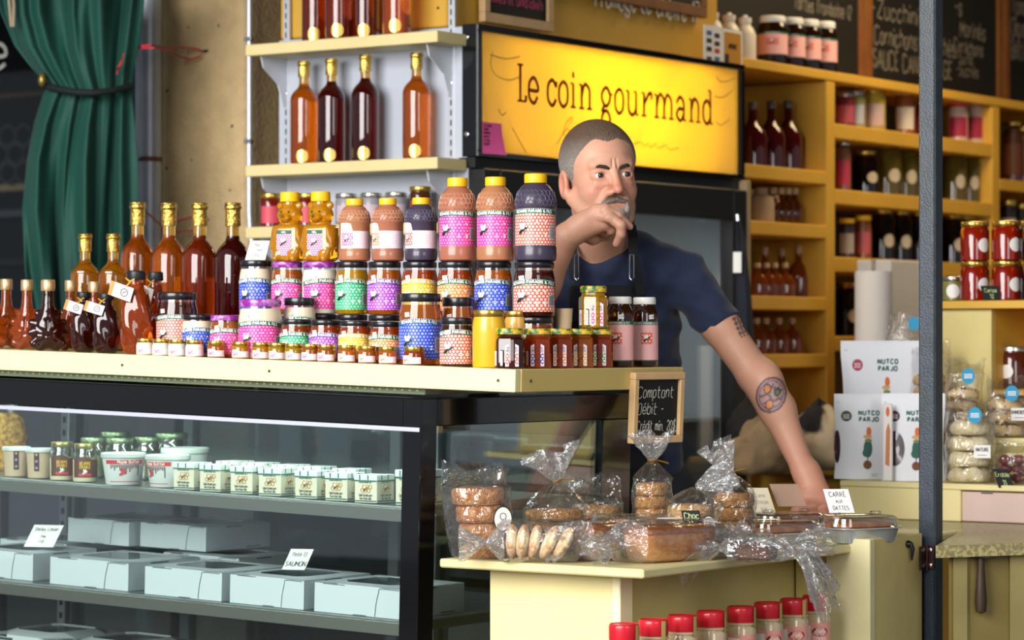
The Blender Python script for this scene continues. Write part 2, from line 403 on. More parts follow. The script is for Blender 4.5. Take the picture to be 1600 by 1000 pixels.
    def mesh(s, name, mats, fn=None, attr=None):
        vs, q = s.surf()
        if attr is not None: col = attr(vs)
        if fn is not None: vs = fn(vs)
        me = bpy.data.meshes.new(name); me.vertices.add(len(vs)); me.vertices.foreach_set('co', vs.astype(np.float32).ravel())
        me.loops.add(q.size); me.loops.foreach_set('vertex_index', q.astype(np.int32).ravel())
        me.polygons.add(len(q)); me.polygons.foreach_set('loop_start', np.arange(0, q.size, 4, dtype=np.int32))
        me.update(calc_edges=True); me.validate()
        me.polygons.foreach_set('use_smooth', [True] * len(me.polygons))
        for m in (mats if isinstance(mats, (list, tuple)) else [mats]): me.materials.append(m)
        if attr is not None:
            ca = me.color_attributes.new('tone', 'FLOAT_COLOR', 'POINT'); ca.data.foreach_set('color', np.concatenate([col, np.ones((len(col), 1))], 1).astype(np.float32).ravel())
        return me
# ================================================================ the setting
def zprism(mb, poly, z0, z1, mi=0):
    n = len(poly)
    a = sum(poly[i][0] * poly[(i + 1) % n][1] - poly[(i + 1) % n][0] * poly[i][1] for i in range(n))
    if a < 0: poly = poly[::-1]
    return mb.add([(x, y, z0) for x, y in poly] + [(x, y, z1) for x, y in poly],
                  [list(range(n - 1, -1, -1)), list(range(n, 2 * n))] + [[k, (k + 1) % n, n + (k + 1) % n, n + k] for k in range(n)], mi)
YEL = pm('cream_yellow_paint', '#e6d79c', .45, var=.07, vscale=5, bump=.06, bscale=30)
YEL2 = pm('ochre_yellow_paint', '#d6a53e', .5, var=.10, vscale=4, bump=.05, bscale=25)
YEL3 = pm('worn_yellow_paint', '#d8c682', .5, var=.14, vscale=6, bump=.08, bscale=30)
BLACK = pm('black_gloss', '#0b0b0e', .12, coat=.4)
BLACKM = pm('black_satin', '#121214', .42)
CHALK = pm('slate_board', '#14120f', .75, var=.3, vscale=6)
OAK = pm('pale_wood_frame', '#d3ad7c', .5, var=.18, vscale=14)
RUST = pm('brown_wood_frame', '#8a5527', .55, var=.25, vscale=12)
STEEL = pm('brushed_steel', '#a9acb0', .32, metal=.9)
CHROME = pm('chrome', '#d8d8da', .12, metal=1)
WHITE = pm('white_plastic', '#e9e9e6', .35)
WPAINT = pm('white_enamel', '#b4bac6', .35)
GLASS = film('window_glass', (.93, .98, .965), .03, .5, .01)
structure(tag(build(MB().box(-12, 6, -4, 16, -.1, 0), 'floor', pm('concrete_floor', '#6d6a66', .7, var=.2, vscale=2, bump=.1)), 'grey concrete floor of the market stall'))
structure(tag(build(MB().box(-12, 1.2, 4.35, 16, 3.05, 3.15), 'ceiling', pm('stall_ceiling', '#8a8070', .8)), 'dull ceiling above the stall'))
structure(tag(build(MB().box(-5.2, -5.05, 7.36, 14, 0, 3.05), 'wall_back', pm('dark_back_wall', '#54432a', .8, var=.2)), 'dark wall behind the yellow shelving'))
structure(tag(build(MB().box(-5.2, 0, 12.6, 12.7, 0, 3.05), 'wall_right', pm('dark_side_wall', '#4a3d2c', .8, var=.2)), 'dark end wall of the stall'))
structure(tag(build(MB().box(-12, -5.05, 10.4, 10.5, 0, 3.05), 'wall_left', pm('dim_shop_wall', '#23262a', .8, var=.3)), 'dim wall inside the neighbouring shop'))
structure(tag(build(MB().box(-12, 1.2, 4.28, 4.34, 2.62, 3.15), 'shade_board_1', pm('shade_board_matte', '#6d6656', .8)), 'unseen board added above the stall front to block light'))  # unseen board, added to keep light off the rear of the stall
# stuccoed pier, rough gap wall, ducts
STUC = pm('ochre_stucco', '#cfb384', .9, var=.16, vscale=18, bump=.55, bscale=90)
x0, _ = onY(248, 6.32); x1, _ = onY(385, 6.32)
sw = structure(tag(build(MB().box(x0, x1, 6.32, 6.9, 0, 3.05, .01), 'wall_pier', STUC), 'ochre stucco pier beside the green curtain'))
pits = MB()
for px, py in ((295, 43), (342, 40), (323, 80), (262, 142), (363, 197), (261, 263), (360, 297), (325, 343), (285, 420), (300, 250)):
    X, D = onY(px, 6.32); z = zat(py, D); r = rng.uniform(.003, .006)
    pits.add([(X + r * math.cos(a) * rng.uniform(.6, 1.3), 6.3185, z + r * math.sin(a)) for a in [k * math.pi / 4 for k in range(8)]], [list(range(8))])
build(pits, 'pitting', pm('pit_dark', '#3a3022', .9), sw)
x2, _ = onY(470, 6.55)
structure(tag(build(MB().box(x1 - .02, x2 + .2, 6.55, 6.9, 0, 3.05), 'wall_gap', pm('rough_brown_masonry', '#4d3d2c', .95, var=.5, vscale=9, bump=.9, bscale=35)), 'rough dark brown masonry between pier and cooler'))
X, D = onY(232, 6.20)
o = thing('downpipe', 'fat grey metal downpipe running up between curtain and stucco pier', 'pipe', (X, 6.20, 0))
build(MB().lathe([(.037, 0), (.037, 3.0)], 24), 'pipe', pm('grey_zinc', '#a4abb6', .4, metal=.25, var=.12), o, True)
build(MB().lathe([(.0375, 0), (.040, .001), (.040, .013), (.0375, .014)], 24, cap=False), 'bracket', pm('rusty_strap', '#6a4632', .6, metal=.5), o, True, loc=(0, 0, zat(253, D)))
for dx in (-.006, .008):
    build(MB().lathe([(.003, 0), (.003, .003), (.001, .004)], 8), 'bolt', CHROME, o, True, loc=(dx - .004, -.040, zat(247, D)), rot=(R(90), 0, 0))
o2 = thing('slim_duct', 'narrow pale grey conduit behind the fat downpipe', 'pipe', (X - .04, 6.285, 0))
build(MB().lathe([(.014, 0), (.014, 3.0)], 14), 'pipe', pm('grey_conduit', '#9aa0a8', .35, metal=.6), o2, True)
X, D = onY(379, 6.26)
o = thing('wall_conduit', 'thin white conduit running up the edge of the stucco pier', 'pipe', (X, 6.29, 0))
pth = [(0, 0, 3.0), (0, 0, zat(330, D)), (.004, 0, zat(365, D)), (.018, 0, zat(395, D)), (.03, 0, zat(410, D)), (.032, 0, 0)]
build(MB().tube([(p[0], p[1], p[2]) for p in pth], .0085, 12), 'pipe', pm('white_conduit', '#c9ced6', .3, metal=.4), o, True)
for py in (60, 220):
    build(MB().box(-.013, .013, -.011, .002, -.006, .006, .001), 'clip', CHROME, o, loc=(0, 0, zat(py, D)))
X, D = onY(398, 6.45)
tag(build(MB().tube([(X, 6.5, 3), (X + .004, 6.49, 2.1), (X - .006, 6.49, 1.9), (X + .008, 6.48, 1.75), (X, 6.48, 1.2)], .006, 8), 'electric_cable', pm('cable_beige', '#b7ab92', .5), None, True), 'beige electric cable hanging in the gap beside the cooler', 'cable')
# neighbouring shop front seen past the curtain
wx0, _ = onY(-60, 7.4); wx1, _ = onY(255, 7.4)
wf = structure(tag(bpy.data.objects.new('window_1', None), 'dark shop window behind the green curtain')); COL.objects.link(wf)
build(MB().box(wx0, wx1, 7.4, 7.408, 0, 3.05), 'pane', film('shop_glass', (.6, .63, .65), .015, .12, .03), wf)
build(MB().box(wx0, wx1, 7.36, 7.44, 0, .9, .01), 'sill', pm('window_sill_grey', '#565c60', .6), wf)
X, D = onY(-4, 7.39)
e = MB().strokes(_cat([(-.02, .012), (.018, .014), (.016, .03), (0, .04), (-.016, .03), (-.021, .008), (-.012, -.012), (.004, -.018), (.018, -.01)], 5), .008, lambda u, v: (u * 1.5, 0, v * 1.6)) if False else MB()
pl = _cat([(-.03, .0), (.03, .002), (.028, .03), (.0, .045), (-.026, .03), (-.032, .0), (-.024, -.03), (.0, -.042), (.03, -.028)], 5)
e.strokes([pl], .012, lambda u, v: (u, 0, v))
build(e, 'lettering', pm('window_letter', '#e4e2da', .5), wf, loc=(X, 7.398, zat(88, D)))
for k, (py, colr, h) in enumerate(((150, '#6b5636', .02), (290, '#b7a27c', .03), (330, '#5d666c', .03), (405, '#2e3438', .03))):
    X0, D = onY(-60, 8.1)
    o = tag(build(MB().box(X0 - .3, X0 + .7, 8.1, 8.35, zat(py, D) - h, zat(py, D), .004), 'shop_shelf', pm('shop_shelf%d' % k, colr, .6)), '%s shelf board inside the neighbouring shop window' % ('topmost brown', 'wide tan', 'slim grey', 'lowest charcoal')[k], 'shelf')
X, D = onY(12, 8.05)
rk = thing('wire_rack', 'grey honeycomb bottle rack inside the neighbouring shop', 'rack', (X, 8.05, zat(290, D)))
gm = pm('rack_grey', '#585c5e', .6)
for i in range(3):
    for j in range(3):
        cx, cz = (i - 1) * .085 + (j % 2) * .042, .05 + j * .072
        build(MB().tube([(cx + .042 * math.sin(k * math.pi / 3), 0, cz + .042 * math.cos(k * math.pi / 3)) for k in range(7)], .006, 6), 'cell', gm, rk)
# ---------------------------------------------------------------- green curtain
def curtain():
    rows = [(-40, -8, 232), (20, 2, 226), (70, 22, 218), (105, 48, 210), (128, 68, 206), (138, 72, 205), (150, 66, 206), (190, 52, 209), (250, 40, 212), (330, 35, 215), (420, 42, 216), (500, 52, 217), (580, 60, 218), (700, 62, 218)]
    D0 = 7.95; nu = 120; mb = MB(); P = []
    for py, l, r in rows:
        w = (r - l) / 180; row = []
        for i in range(nu + 1):
            t = i / nu; tight = 1 - min(1, abs(py - 138) / 130)
            sway = math.sin(t * 5 + py * .008)
            fold = math.sin(t * 34 + 1.2 * sway) * .022 + math.sin(t * 15 + 2 + py * .004) * .030 * (1 - .5 * tight) + math.sin(t * 61 + py * .01) * .007
            px = l + (r - l) * t + 4 * math.sin(t * 18 + py * .01) * (1 - tight)
            yy = py + (12 * math.sin(t * math.pi) * tight)
            row.append(W(px, yy, D0 + fold * (1 - .45 * tight) - .05 * math.sin(math.pi * t)))
        P.append(row)
    # interpolate rows smoothly
    for a in range(len(P) - 1):
        for s_ in range(4):
            t = s_ / 4; t2 = t * t * (3 - 2 * t)
            mb.v += [tuple(P[a][i].lerp(P[a + 1][i], t if a in (4, 5) else t2 * .5 + t * .5)) for i in range(nu + 1)]
    mb.v += [tuple(p) for p in P[-1]]
    nr = len(mb.v) // (nu + 1)
    for j in range(nr - 1):
        for i in range(nu):
            a = j * (nu + 1) + i; mb.f.append([a, a + nu + 1, a + nu + 2, a + 1]); mb.m.append(0)
    root = thing('tied_curtain', 'deep green curtain gathered by a dark tie beside the grey downpipe', 'curtain', W(125, 700, D0))
    m = pm('green_velvet', '#04463a', .7, var=.25, vscale=3)
    m.node_tree.nodes['Principled BSDF'].inputs['Sheen Weight'].default_value = .04
    mb.v = [tuple(Vector(v) - root.location) for v in mb.v]
    c = build(mb, 'cloth', m, root, True, 180)
    sol = c.modifiers.new('thickness', 'SOLIDIFY'); sol.thickness = .004
    tb = []
    for k in range(17):
        t = k / 16; tb.append(W(70 + 138 * t, 134 + 11 * math.sin(t * math.pi), D0 - .028 - .07 * math.sin(math.pi * t)) - root.location)
    build(MB().tube(tb, .010, 10), 'tie_band', pm('tie_black', '#04120f', .8), root, True)
    kn = W(66, 124, D0 - .05) - root.location
    build(MB().lathe([(.004, -.02), (.011, -.012), (.012, .0), (.009, .012), (.003, .02)], 12), 'tie_toggle', pm('brass_dull', '#8a7a3c', .4, metal=.8), root, True, loc=kn)
    rp = [W(12, -20, D0 - .07), W(15, 10, D0 - .07), W(18, 42, D0 - .07), W(21, 42, D0 - .07), W(22, 10, D0 - .07), W(20, -20, D0 - .07)]
    build(MB().tube([p - root.location for p in rp], .0045, 8), 'cord_loop', pm('beige_rope', '#9a8c74', .8, bump=.4, bscale=200), root, True)
    return root
curtain()
# red cords
RED = pm('red_cord', '#b3202e', .5)
def pcurve(pts, D): return [W(px, py, D) for px, py in pts]
X, D = onY(300, 6.30)
h = thing('red_cord', 'upper red cord looped around the downpipe to a wall hook', 'cord', W(322, 79, D))
cp = [(214, 73), (235, 70), (258, 74), (285, 74), (308, 76), (317, 80), (312, 88), (298, 93), (280, 88), (262, 78), (240, 75), (216, 75)]
dd = [7.98, 7.96, 8.1, D, D, D, D, D, D, 8.1, 7.96, 7.98]
build(MB().tube([W(p[0], p[1], q - .02) - h.location for p, q in zip(cp, dd)], .0028, 8), 'cord', RED, h, True)
build(MB().tube([W(317, 80, D - .02) - h.location, W(323, 79, D - .015) - h.location, W(325, 76, D + .02) - h.location], .003, 8), 'hook', BLACKM, h, True)
h = thing('red_cord', 'lower red cord stretched behind the tall amber bottles', 'cord', W(200, 318, D))
build(MB().tube([W(p[0], p[1], q) - h.location for p, q in zip([(200, 316), (225, 328), (252, 352), (275, 362), (310, 360)], (7.98, 7.96, 8.1, D - .02, D - .02))], .0028, 8), 'cord', RED, h, True)
build(MB().tube([W(p[0], p[1], D - .02) - h.location for p in [(262, 356), (280, 345), (310, 336)]], .0026, 8), 'cord', RED, h, True)
h = thing('red_cord', 'short red cord end with a bead poking from the curtain', 'cord', W(190, 100, 7.85))
build(MB().tube([W(p[0], p[1], 7.885) - h.location for p in [(194, 84), (190, 97), (184, 108), (183, 116)]], .0035, 8), 'cord', RED, h, True)
build(MB().lathe([(.002, -.005), (.005, 0), (.002, .005)], 10), 'bead', CHROME, h, True, loc=W(185, 108, 7.88) - h.location)
# ---------------------------------------------------------------- cooler with lit sign
FX, FY0, FY1 = -4.325, 6.006, 7.36
fr = thing('display_cooler', 'tall black display cooler with a glowing yellow name sign on top', 'fridge', (FX, FY0, 0))
L = lambda x0, x1, y0, y1, z0, z1: (x0 - FX, x1 - FX, y0 - FY0, y1 - FY0, z0, z1)
zs0, zs1 = HC + .478, HC + .815
body = MB()
body.box(*L(FX - .65, FX - .02, FY0, FY0 + .025, 0, zs1), .003)
body.box(*L(FX - .65, FX - .02, FY1 - .025, FY1, 0, zs1), .003)
body.box(*L(FX - .65, FX - .62, FY0 + .025, FY1 - .025, 0, zs1))
body.box(*L(FX - .62, FX - .02, FY0 + .025, FY1 - .025, zs1 - .02, zs1))
body.box(*L(FX - .62, FX - .02, FY0 + .025, FY1 - .025, zs0 - .06, zs0 - .02))
body.box(*L(FX - .62, FX - .02, FY0 + .025, FY1 - .025, 0, .2))
build(body, 'body', WPAINT, fr)
fm = MB(); t = .030
for (a, b, c, d) in ((FY0, FY1, zs1 - t * .45, zs1 + .004), (FY0, FY1, zs0, zs0 + t * .5)): fm.box(*L(FX - .03, FX + .012, a, b, c, d), .002)
fm.box(*L(FX - .03, FX + .012, FY0, FY0 + .022, zs0 + t * .5, zs1 - t * .45), .002); fm.box(*L(FX - .03, FX + .012, FY1 - .022, FY1, zs0 + t * .5, zs1 - t * .45), .002)
fm.box(*L(FX - .035, FX + .012, FY0 - .004, FY0, zs0, zs1 + .004), .001)
build(fm, 'sign_frame', BLACK, fr)
# translucent sign panel lit by tubes inside the header
m = bpy.data.materials.new('sign_acrylic'); m.use_nodes = True; n = m.node_tree.nodes; l = m.node_tree.links; n.remove(n['Principled BSDF'])
tl = n.new('ShaderNodeBsdfTranslucent'); tl.inputs['Color'].default_value = (1.0, .70, .01, 1)
df = n.new('ShaderNodeBsdfDiffuse'); df.inputs['Color'].default_value = lin('#d8c08a')
gl = n.new('ShaderNodeBsdfGlossy'); gl.inputs['Roughness'].default_value = .2
mx = n.new('ShaderNodeMixShader'); mx.inputs['Fac'].default_value = .50; l.new(tl.outputs[0], mx.inputs[1]); l.new(df.outputs[0], mx.inputs[2])
m2 = n.new('ShaderNodeMixShader'); m2.inputs['Fac'].default_value = .04; l.new(mx.outputs[0], m2.inputs[1]); l.new(gl.outputs[0], m2.inputs[2]); l.new(m2.outputs[0], n['Material Output'].inputs['Surface'])
sp = build(MB().box(*L(FX - .006, FX, FY0 + .022, FY1 - .022, zs0 + t * .5, zs1 - t * .45)), 'sign_panel', m, fr)
tag(sp, 'glowing yellow sign panel with brown serif lettering')
cyl = area('sign_tube', (FX - .15, FY0 + .70, (zs0 + zs1) / 2 + .01), (FX, FY0 + .70, (zs0 + zs1) / 2 + .01), .50, .07, 44, (1, .93, .7))
cyl.parent = fr; cyl.location = Vector(cyl.location) - Vector((FX, FY0, 0))
# serif letters: L e c o i n g u r m a d
SER = {'L': '09 03;03 33;-9 19;-3 13;34 33;3 3', 'i': '17 13;07 17;03 23;19 18', 'n': '17 13;07 17;03 23;15 27 37 46 43;33 53', 'u': '17 14 23 33 44;07 17;47 43;37 47;43 53',
       'r': '17 13;07 17;03 23;15 26 37 47 46', 'm': '17 13;07 17;03 23;15 27 37 46 43;33 53;45 57 67 76 73;63 83', 'a': '06 17 27 36 33;33 43;35 25 15 04 13 23 34', 'd': '39 33;29 39;33 43;36 27 17 06 04 13 23 34',
       'e': '05 35 36 27 17 06 04 13 23 34', 'c': '36 27 17 06 04 13 23 34;36 37', 'o': '17 06 04 13 23 34 36 27 17', 'g': '46 36;17 06 05 14 24 35 36 27 17;14 03 13 23 32 31 20 10 01 02 13', 'L2': ''}
SER['L'] = '19 13;09 29;03 33;33 34'
def serif_line(text, h, y0, z0, xs, parent, mat):
    k = h / 6; cx = 0; words = []; mb = MB()
    for ch in text + ' ':
        if ch == ' ': words.append(mb); mb = MB(); cx += 2.6; continue
        wm = 0
        for q in SER[ch].split(';'):
            pl = [(int(p[0], 16), int(p[1], 16) - 3) for p in q.split()]
            if len(pl) < 2: continue
            wm = max(wm, max(p[0] for p in pl))
            straight = len(pl) == 2 and abs(pl[0][1] - pl[1][1]) < .1
            pts = [(p[0] * k * xs, p[1] * k) for p in pl]
            pts = [((cx * k * xs) + a, b) for a, b in _cat(pts, 5)]
            mb.strokes([pts], .0062 if straight else .0105, lambda u, v: (.0012, y0 + u, z0 + v))
        cx += wm + 1.15
    if parent:
        for w in words: build(w, 'lettering', mat, parent)
    return (cx - 3.75) * k * xs
BROWN = pm('sign_brown', '#7a3406', .5)
ylet, _ = onX(808, FX); yend, _ = onX(1113, FX); _, Dl = onX(808, FX)
wd0 = serif_line('Le coin gourmand', .095, ylet - FY0, zat(157, Dl), 1.0, None, BROWN)
serif_line('Le coin gourmand', .095, ylet - FY0, zat(157, Dl), (yend - ylet) / wd0, sp, BROWN)
def on_sign(px, py):
    Y, D = onX(px, FX); return (Y - FY0, zat(py, D))
for pts in ([(870, 225), (880, 208), (892, 190), (893, 183), (884, 192), (880, 206), (885, 214), (891, 206), (884, 203), (875, 216)],
            [(990, 225), (1000, 222), (1006, 228), (1012, 224), (1016, 231), (1024, 224), (1028, 232), (1040, 227), (1046, 234), (1061, 231)],
            [(770, 80), (766, 100), (775, 118), (796, 125), (815, 118)], [(765, 85), (790, 92), (812, 88)], [(778, 170), (784, 180), (790, 175)],
            [(1118, 120), (1128, 128), (1148, 122)], [(1116, 150), (1130, 152), (1145, 140)], [(1118, 190), (1126, 196), (1140, 185)], [(800, 200), (812, 222), (822, 240)]):
    build(MB().strokes([_cat([on_sign(*p) for p in pts], 4)], .0028, lambda u, v: (.0012, u, v)), 'flourish', pm('sign_grey_script', '#a58a3c', .6), sp)
# doors
dz0, dz1 = .22, zs0 - .03
build(MB().box(*L(FX - .05, FX + .002, FY0, FY1, dz1, zs0), .002), 'header', BLACKM, fr)
gy = [FY0 + .002, (FY0 + FY1) / 2 - .03, FY1 - .02]
for k in (0, 1):
    a, b = gy[k], gy[k + 1]; dr = MB(); w = .075
    dr.box(*L(FX - .02, FX + .03, a, a + w, dz0, dz1), .004); dr.box(*L(FX - .02, FX + .03, b - w, b, dz0, dz1), .004)
    dr.box(*L(FX - .02, FX + .03, a + w, b - w, dz1 - .09, dz1), .004); dr.box(*L(FX - .02, FX + .03, a + w, b - w, dz0, dz0 + .09), .004)
    d = build(dr, 'door', BLACKM, fr)
    build(MB().box(*L(FX, FX + .006, a + w, b - w, dz0 + .09, dz1 - .09)), 'pane', GLASS, d)
    build(MB().tube([(.03, b - FY0 - w * .5, .9), (.065, b - FY0 - w * .5, .92), (.065, b - FY0 - w * .5, 1.3), (.03, b - FY0 - w * .5, 1.32)], .009, 8), 'handle', BLACKM, d, True)
build(MB().box(*L(FX - .02, FX + .028, FY1 - .018, FY1 + .008, 0, zs0), .003), 'edge_trim', pm('beige_trim', '#a8906a', .5), fr)
build(MB().box(*L(FX - .60, FX - .03, FY0 + .03, FY1 - .03, 1.02, 1.03)), 'shelf', pm('wire_white', '#b9bcc0', .4), fr)
lt = build(MB().box(*L(FX - .03, FX - .02, FY0 + .1, FY1 - .25, zat(330, 8.1) - .006, zat(330, 8.1) + .006), .002), 'glow_strip', pm('glow_strip_yellow', '#f2c14a', .4, emit=2.2), fr)  # emissive strip stands in for a yellow streak of reflected light
tag(lt, 'glowing yellow strip standing in for reflected light in the cooler')
area('cooler_lamp', (FX - .2, 6.7, 1.60), (FX - .3, 6.9, 0.6), .9, .05, 2, (1, .95, .88))
for dz in (zs1 - .03, zs1 - .28):
    build(MB().lathe([(.007, 0), (.007, .002), (.003, .003)], 10), 'screw', CHROME, fr, True, loc=(-.02, -.004, dz), rot=(R(90), 0, 0))
# plywood boxing on top of the cooler
bx = thing('plywood_boxing', 'yellow plywood boxing standing on top of the cooler', 'panel', (-4.42, 6.02, zs1 + .004))
build(MB().box(-.56, 0, 0, 1.36, 0, .9, .004), 'box', YEL2, bx)
for y, z in ((.03, .05), (.03, .12)):
    build(MB().lathe([(.004, 0), (.002, .002)], 8), 'screw', BLACKM, bx, True, loc=(-.03, -.0005, z), rot=(R(90), 0, 0))
# pink note on sign
X = FX + .004; Y0, D = onX(749, X); Y1, _ = onX(779, X)
pn = thing('pink_note', 'pink handwritten paper note taped to the corner of the lit sign', 'note', (FX + .0135, Y0, zat(240, D)))
w_, h_ = Y1 - Y0 + .006, .082
build(MB().patch(lambda u, v: (.012 * (1 - v) ** 2 * u, u * (w_ - .006 * v), v * h_), 6, 6), 'paper', pm('pink_paper', '#e85aa0', .7), pn)
tx = MB()
for k, s in enumerate(('LES JEUNES', 'SAMEDI', 'DIMANCHE', '10H 17H', 'ET PLUS', 'OUVERT')):
    tx.strokes(lettering(s, .0062, .006, h_ - .012 - k * .0095, xs=.75, jitter=.3, seed=k), .0012, lambda u, v: (.0008 + .012 * (1 - v / h_) ** 2 * u / w_, u, v))
build(tx, 'handwriting', pm('ink_dark', '#3a1626', .7), pn)
# ---------------------------------------------------------------- chalk boards
def chalkboard(name, label, X, px0, px1, zb, h, frame, fw, lines, chalk, right=None):
    """board facing +X standing on zb"""
    Y0, _ = onX(px0, X); Y1, _ = onX(px1, X); t = thing(name, label, 'chalkboard', (X, Y0, zb)); w = Y1 - Y0
    build(MB().box(-.012, 0, fw * .5, w - fw * .5, fw * .5, h - fw * .5), 'slate', CHALK, t)
    for nm, b in (('frame_rail', (0, w, 0, fw)), ('frame_rail', (0, w, h - fw, h)), ('frame_stile', (0, fw, fw, h - fw)), ('frame_stile', (w - fw, w, fw, h - fw))):
        build(MB().box(-.014, .008, *b, .002), nm, frame, t)
    mb = MB()
    for (s, px, py, hh, xs, sl) in lines:
        Y, D = onX(px, X); mb.strokes(lettering(s, hh, Y - Y0, zat(py, D) - zb, sub=3, jitter=.28, xs=xs, slant=sl, seed=len(s) + int(px)), hh * .11, lambda u, v: (.0012, u, v))
    build(mb, 'chalk_writing', chalk, t); return t
CH = pm('chalk_grey', '#8f877c', .9, var=.4, vscale=80); CHP = pm('chalk_pink', '#c05074', .9)
CHW = pm('chalk_white', '#d8d4c8', .9, var=.3, vscale=120)
chalkboard('small_chalkboard', 'small wood-framed chalkboard with pink writing above the lit sign', -4.398, 754, 862, HC + .842, .34, OAK, .026, [('Samedi et Dimanche', 764, 2, .026, .72, .1), ('9h à 17h', 820, 12, .024, .7, .1)], CHP)
chalkboard('menu_board', 'long chalkboard above the cooler advertising goat cheese', -4.40, 873, 1102, HC + .955, .5, RUST, .03, [('Fromage de chèvre 17', 930, 8, .062, .66, .12)], CHW)
chalkboard('menu_board', 'chalkboard behind the brown pink-label jars on the top shelf', -4.64, 1105, 1350, HC + .86, .75, RUST, .045, [('Tartes framboise 12', 1240, 13, .045, .68, .1)], CH)
chalkboard('menu_board', 'chalkboard listing zucchini and pickles on the top shelf', -4.64, 1351, 1565, HC + .86, .8, RUST, .045, [('-Zucchini', 1362, 26, .062, 1.0, .05), ('-Cornichons tranchés', 1360, 66, .062, .76, .05), ('SAUCE CANNEBERGE', 1364, 104, .062, .74, .0), ('-s', 1492, 22, .06, .8, 0), ('Marinés', 1500, 56, .058, .78, .05), ('-Cornichons', 1486, 80, .050, .7, .05), ('-Suris', 1494, 98, .042, .9, .05), ('-Sucrés', 1494, 117, .042, .9, .05)], CH)
chalkboard('menu_board', 'chalkboard at the far end of the top shelf', -4.64, 1567, 1660, HC + .86, .8, RUST, .045, [('Tomates', 1580, 20, .07, .6, .05), ('Oignons', 1580, 55, .07, .6, .05), ('Betteraves', 1580, 90, .07, .6, .05)], CH)
# ---------------------------------------------------------------- yellow wall shelving behind the man
SX = -4.4; SB = -4.72
sh = thing('bay_shelving', 'ochre yellow wall shelving unit behind the man', 'shelving', (SX, 7.4, 0))
def shb(name, y0, y1, z0, z1, x0=SB, x1=SX, mat=YEL2, b=.003): return build(MB().box(x0 - SX, x1 - SX, y0 - 7.4, y1 - 7.4, z0, z1, b), name, mat, sh)
u1 = onX(1305, SX)[0]; u2 = onX(1562, SX)[0]
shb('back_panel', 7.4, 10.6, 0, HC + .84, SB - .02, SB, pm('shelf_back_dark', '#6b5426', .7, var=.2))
shb('upright', 7.40, 7.43, 0, HC + .825); shb('upright', u1 - .055, u1, 0, HC + .825); shb('upright', u2 - .06, u2, 0, HC + .825); shb('upright', 10.57, 10.6, 0, HC + .825)
shb('top_board', 7.4, 10.6, HC + .828, HC + .858)
S1 = [HC + z for z in (.539, .369, .142, -.036, -.25)]; S2 = [HC + z for z in (.695, .487, .272, .02, -.25)]; S3 = [HC + z for z in (.575, .33, .08, -.25)]
for z in S1: shb('shelf', 7.43, u1 - .055, z - .042, z)
for z in S2: shb('shelf', u1, u2 - .06, z - .048, z)
for z in S3: shb('shelf', u2, 10.57, z - .04, z)
# ---------------------------------------------------------------- bracket shelves on the cooler side
WS = pm('shelf_cream_paint', '#dccb93', .45, var=.08, vscale=5)
BRK = pm('white_bracket', '#cfd3da', .35, metal=.2)
shY0, shY1 = 5.876, 6.004
xr, _ = onY(683, shY0); xl, _ = onY(383, shY0)
def bshelf(label, py_right, x_l, x_r, thick=.030):
    D = dep(x_r, shY0); z = zat(py_right, D); t = thing('bracket_shelf', label, 'shelf', (x_r, shY1, z))
    build(MB().box(x_l - x_r, 0, shY0 - shY1, 0, -thick, 0, .002), 'board', WS, t)
    for bxp in (-.05, x_l - x_r + .035):
        poly = [(0, -thick), (0, -thick - .13), (-.012, -thick - .125), (-.035, -thick - .07), (-.095, -thick - .03), (-.105, -thick)]
        mb = MB(); n = len(poly)
        mb.add([(bxp - .002, y, z_) for y, z_ in poly] + [(bxp + .002, y, z_) for y, z_ in poly], [list(range(n)), list(range(2 * n - 1, n - 1, -1))] + [[k, n + k, n + (k + 1) % n, (k + 1) % n] for k in range(n)])
        build(mb, 'bracket', BRK, t)
    return z
zA = bshelf('upper cream bracket shelf carrying four tall amber bottles', 47, xl, xr)
zB = bshelf('middle cream bracket shelf carrying two amber and two dark red bottles', 245, xl, xr)
xm, _ = onY(525, shY0)
zC = bshelf('lower cream bracket shelf carrying a row of jam jars', 346, xl, xr)
ST = pm('standard_white', '#c4c9d2', .35, metal=.3)
for k, bxp in enumerate((-.05, xl - xr + .035)):
    o = thing('shelf_standard', ('slotted white shelf standard screwed to the cooler side', 'slotted white shelf standard at the dark masonry gap')[k], 'rail', (xr + bxp, shY1, 1.0))
    build(MB().box(-.010, .010, -.012 + .012, .010, 0, 1.6, .002) if k == 0 else MB().box(-.010, .010, 0, .012, 0, 1.6, .002), 'rail', ST, o)
    sl = MB()
    for j in range(60): sl.box(-.002, .002, -.0006, .004, .03 + j * .026, .045 + j * .026)
    build(sl, 'slots', BLACKM, o)
    for z in (.15, .62, .92): build(MB().lathe([(.005, 0), (.005, .002), (.002, .003)], 8), 'screw', CHROME, o, True, loc=(0, 0, z), rot=(R(90), 0, 0))
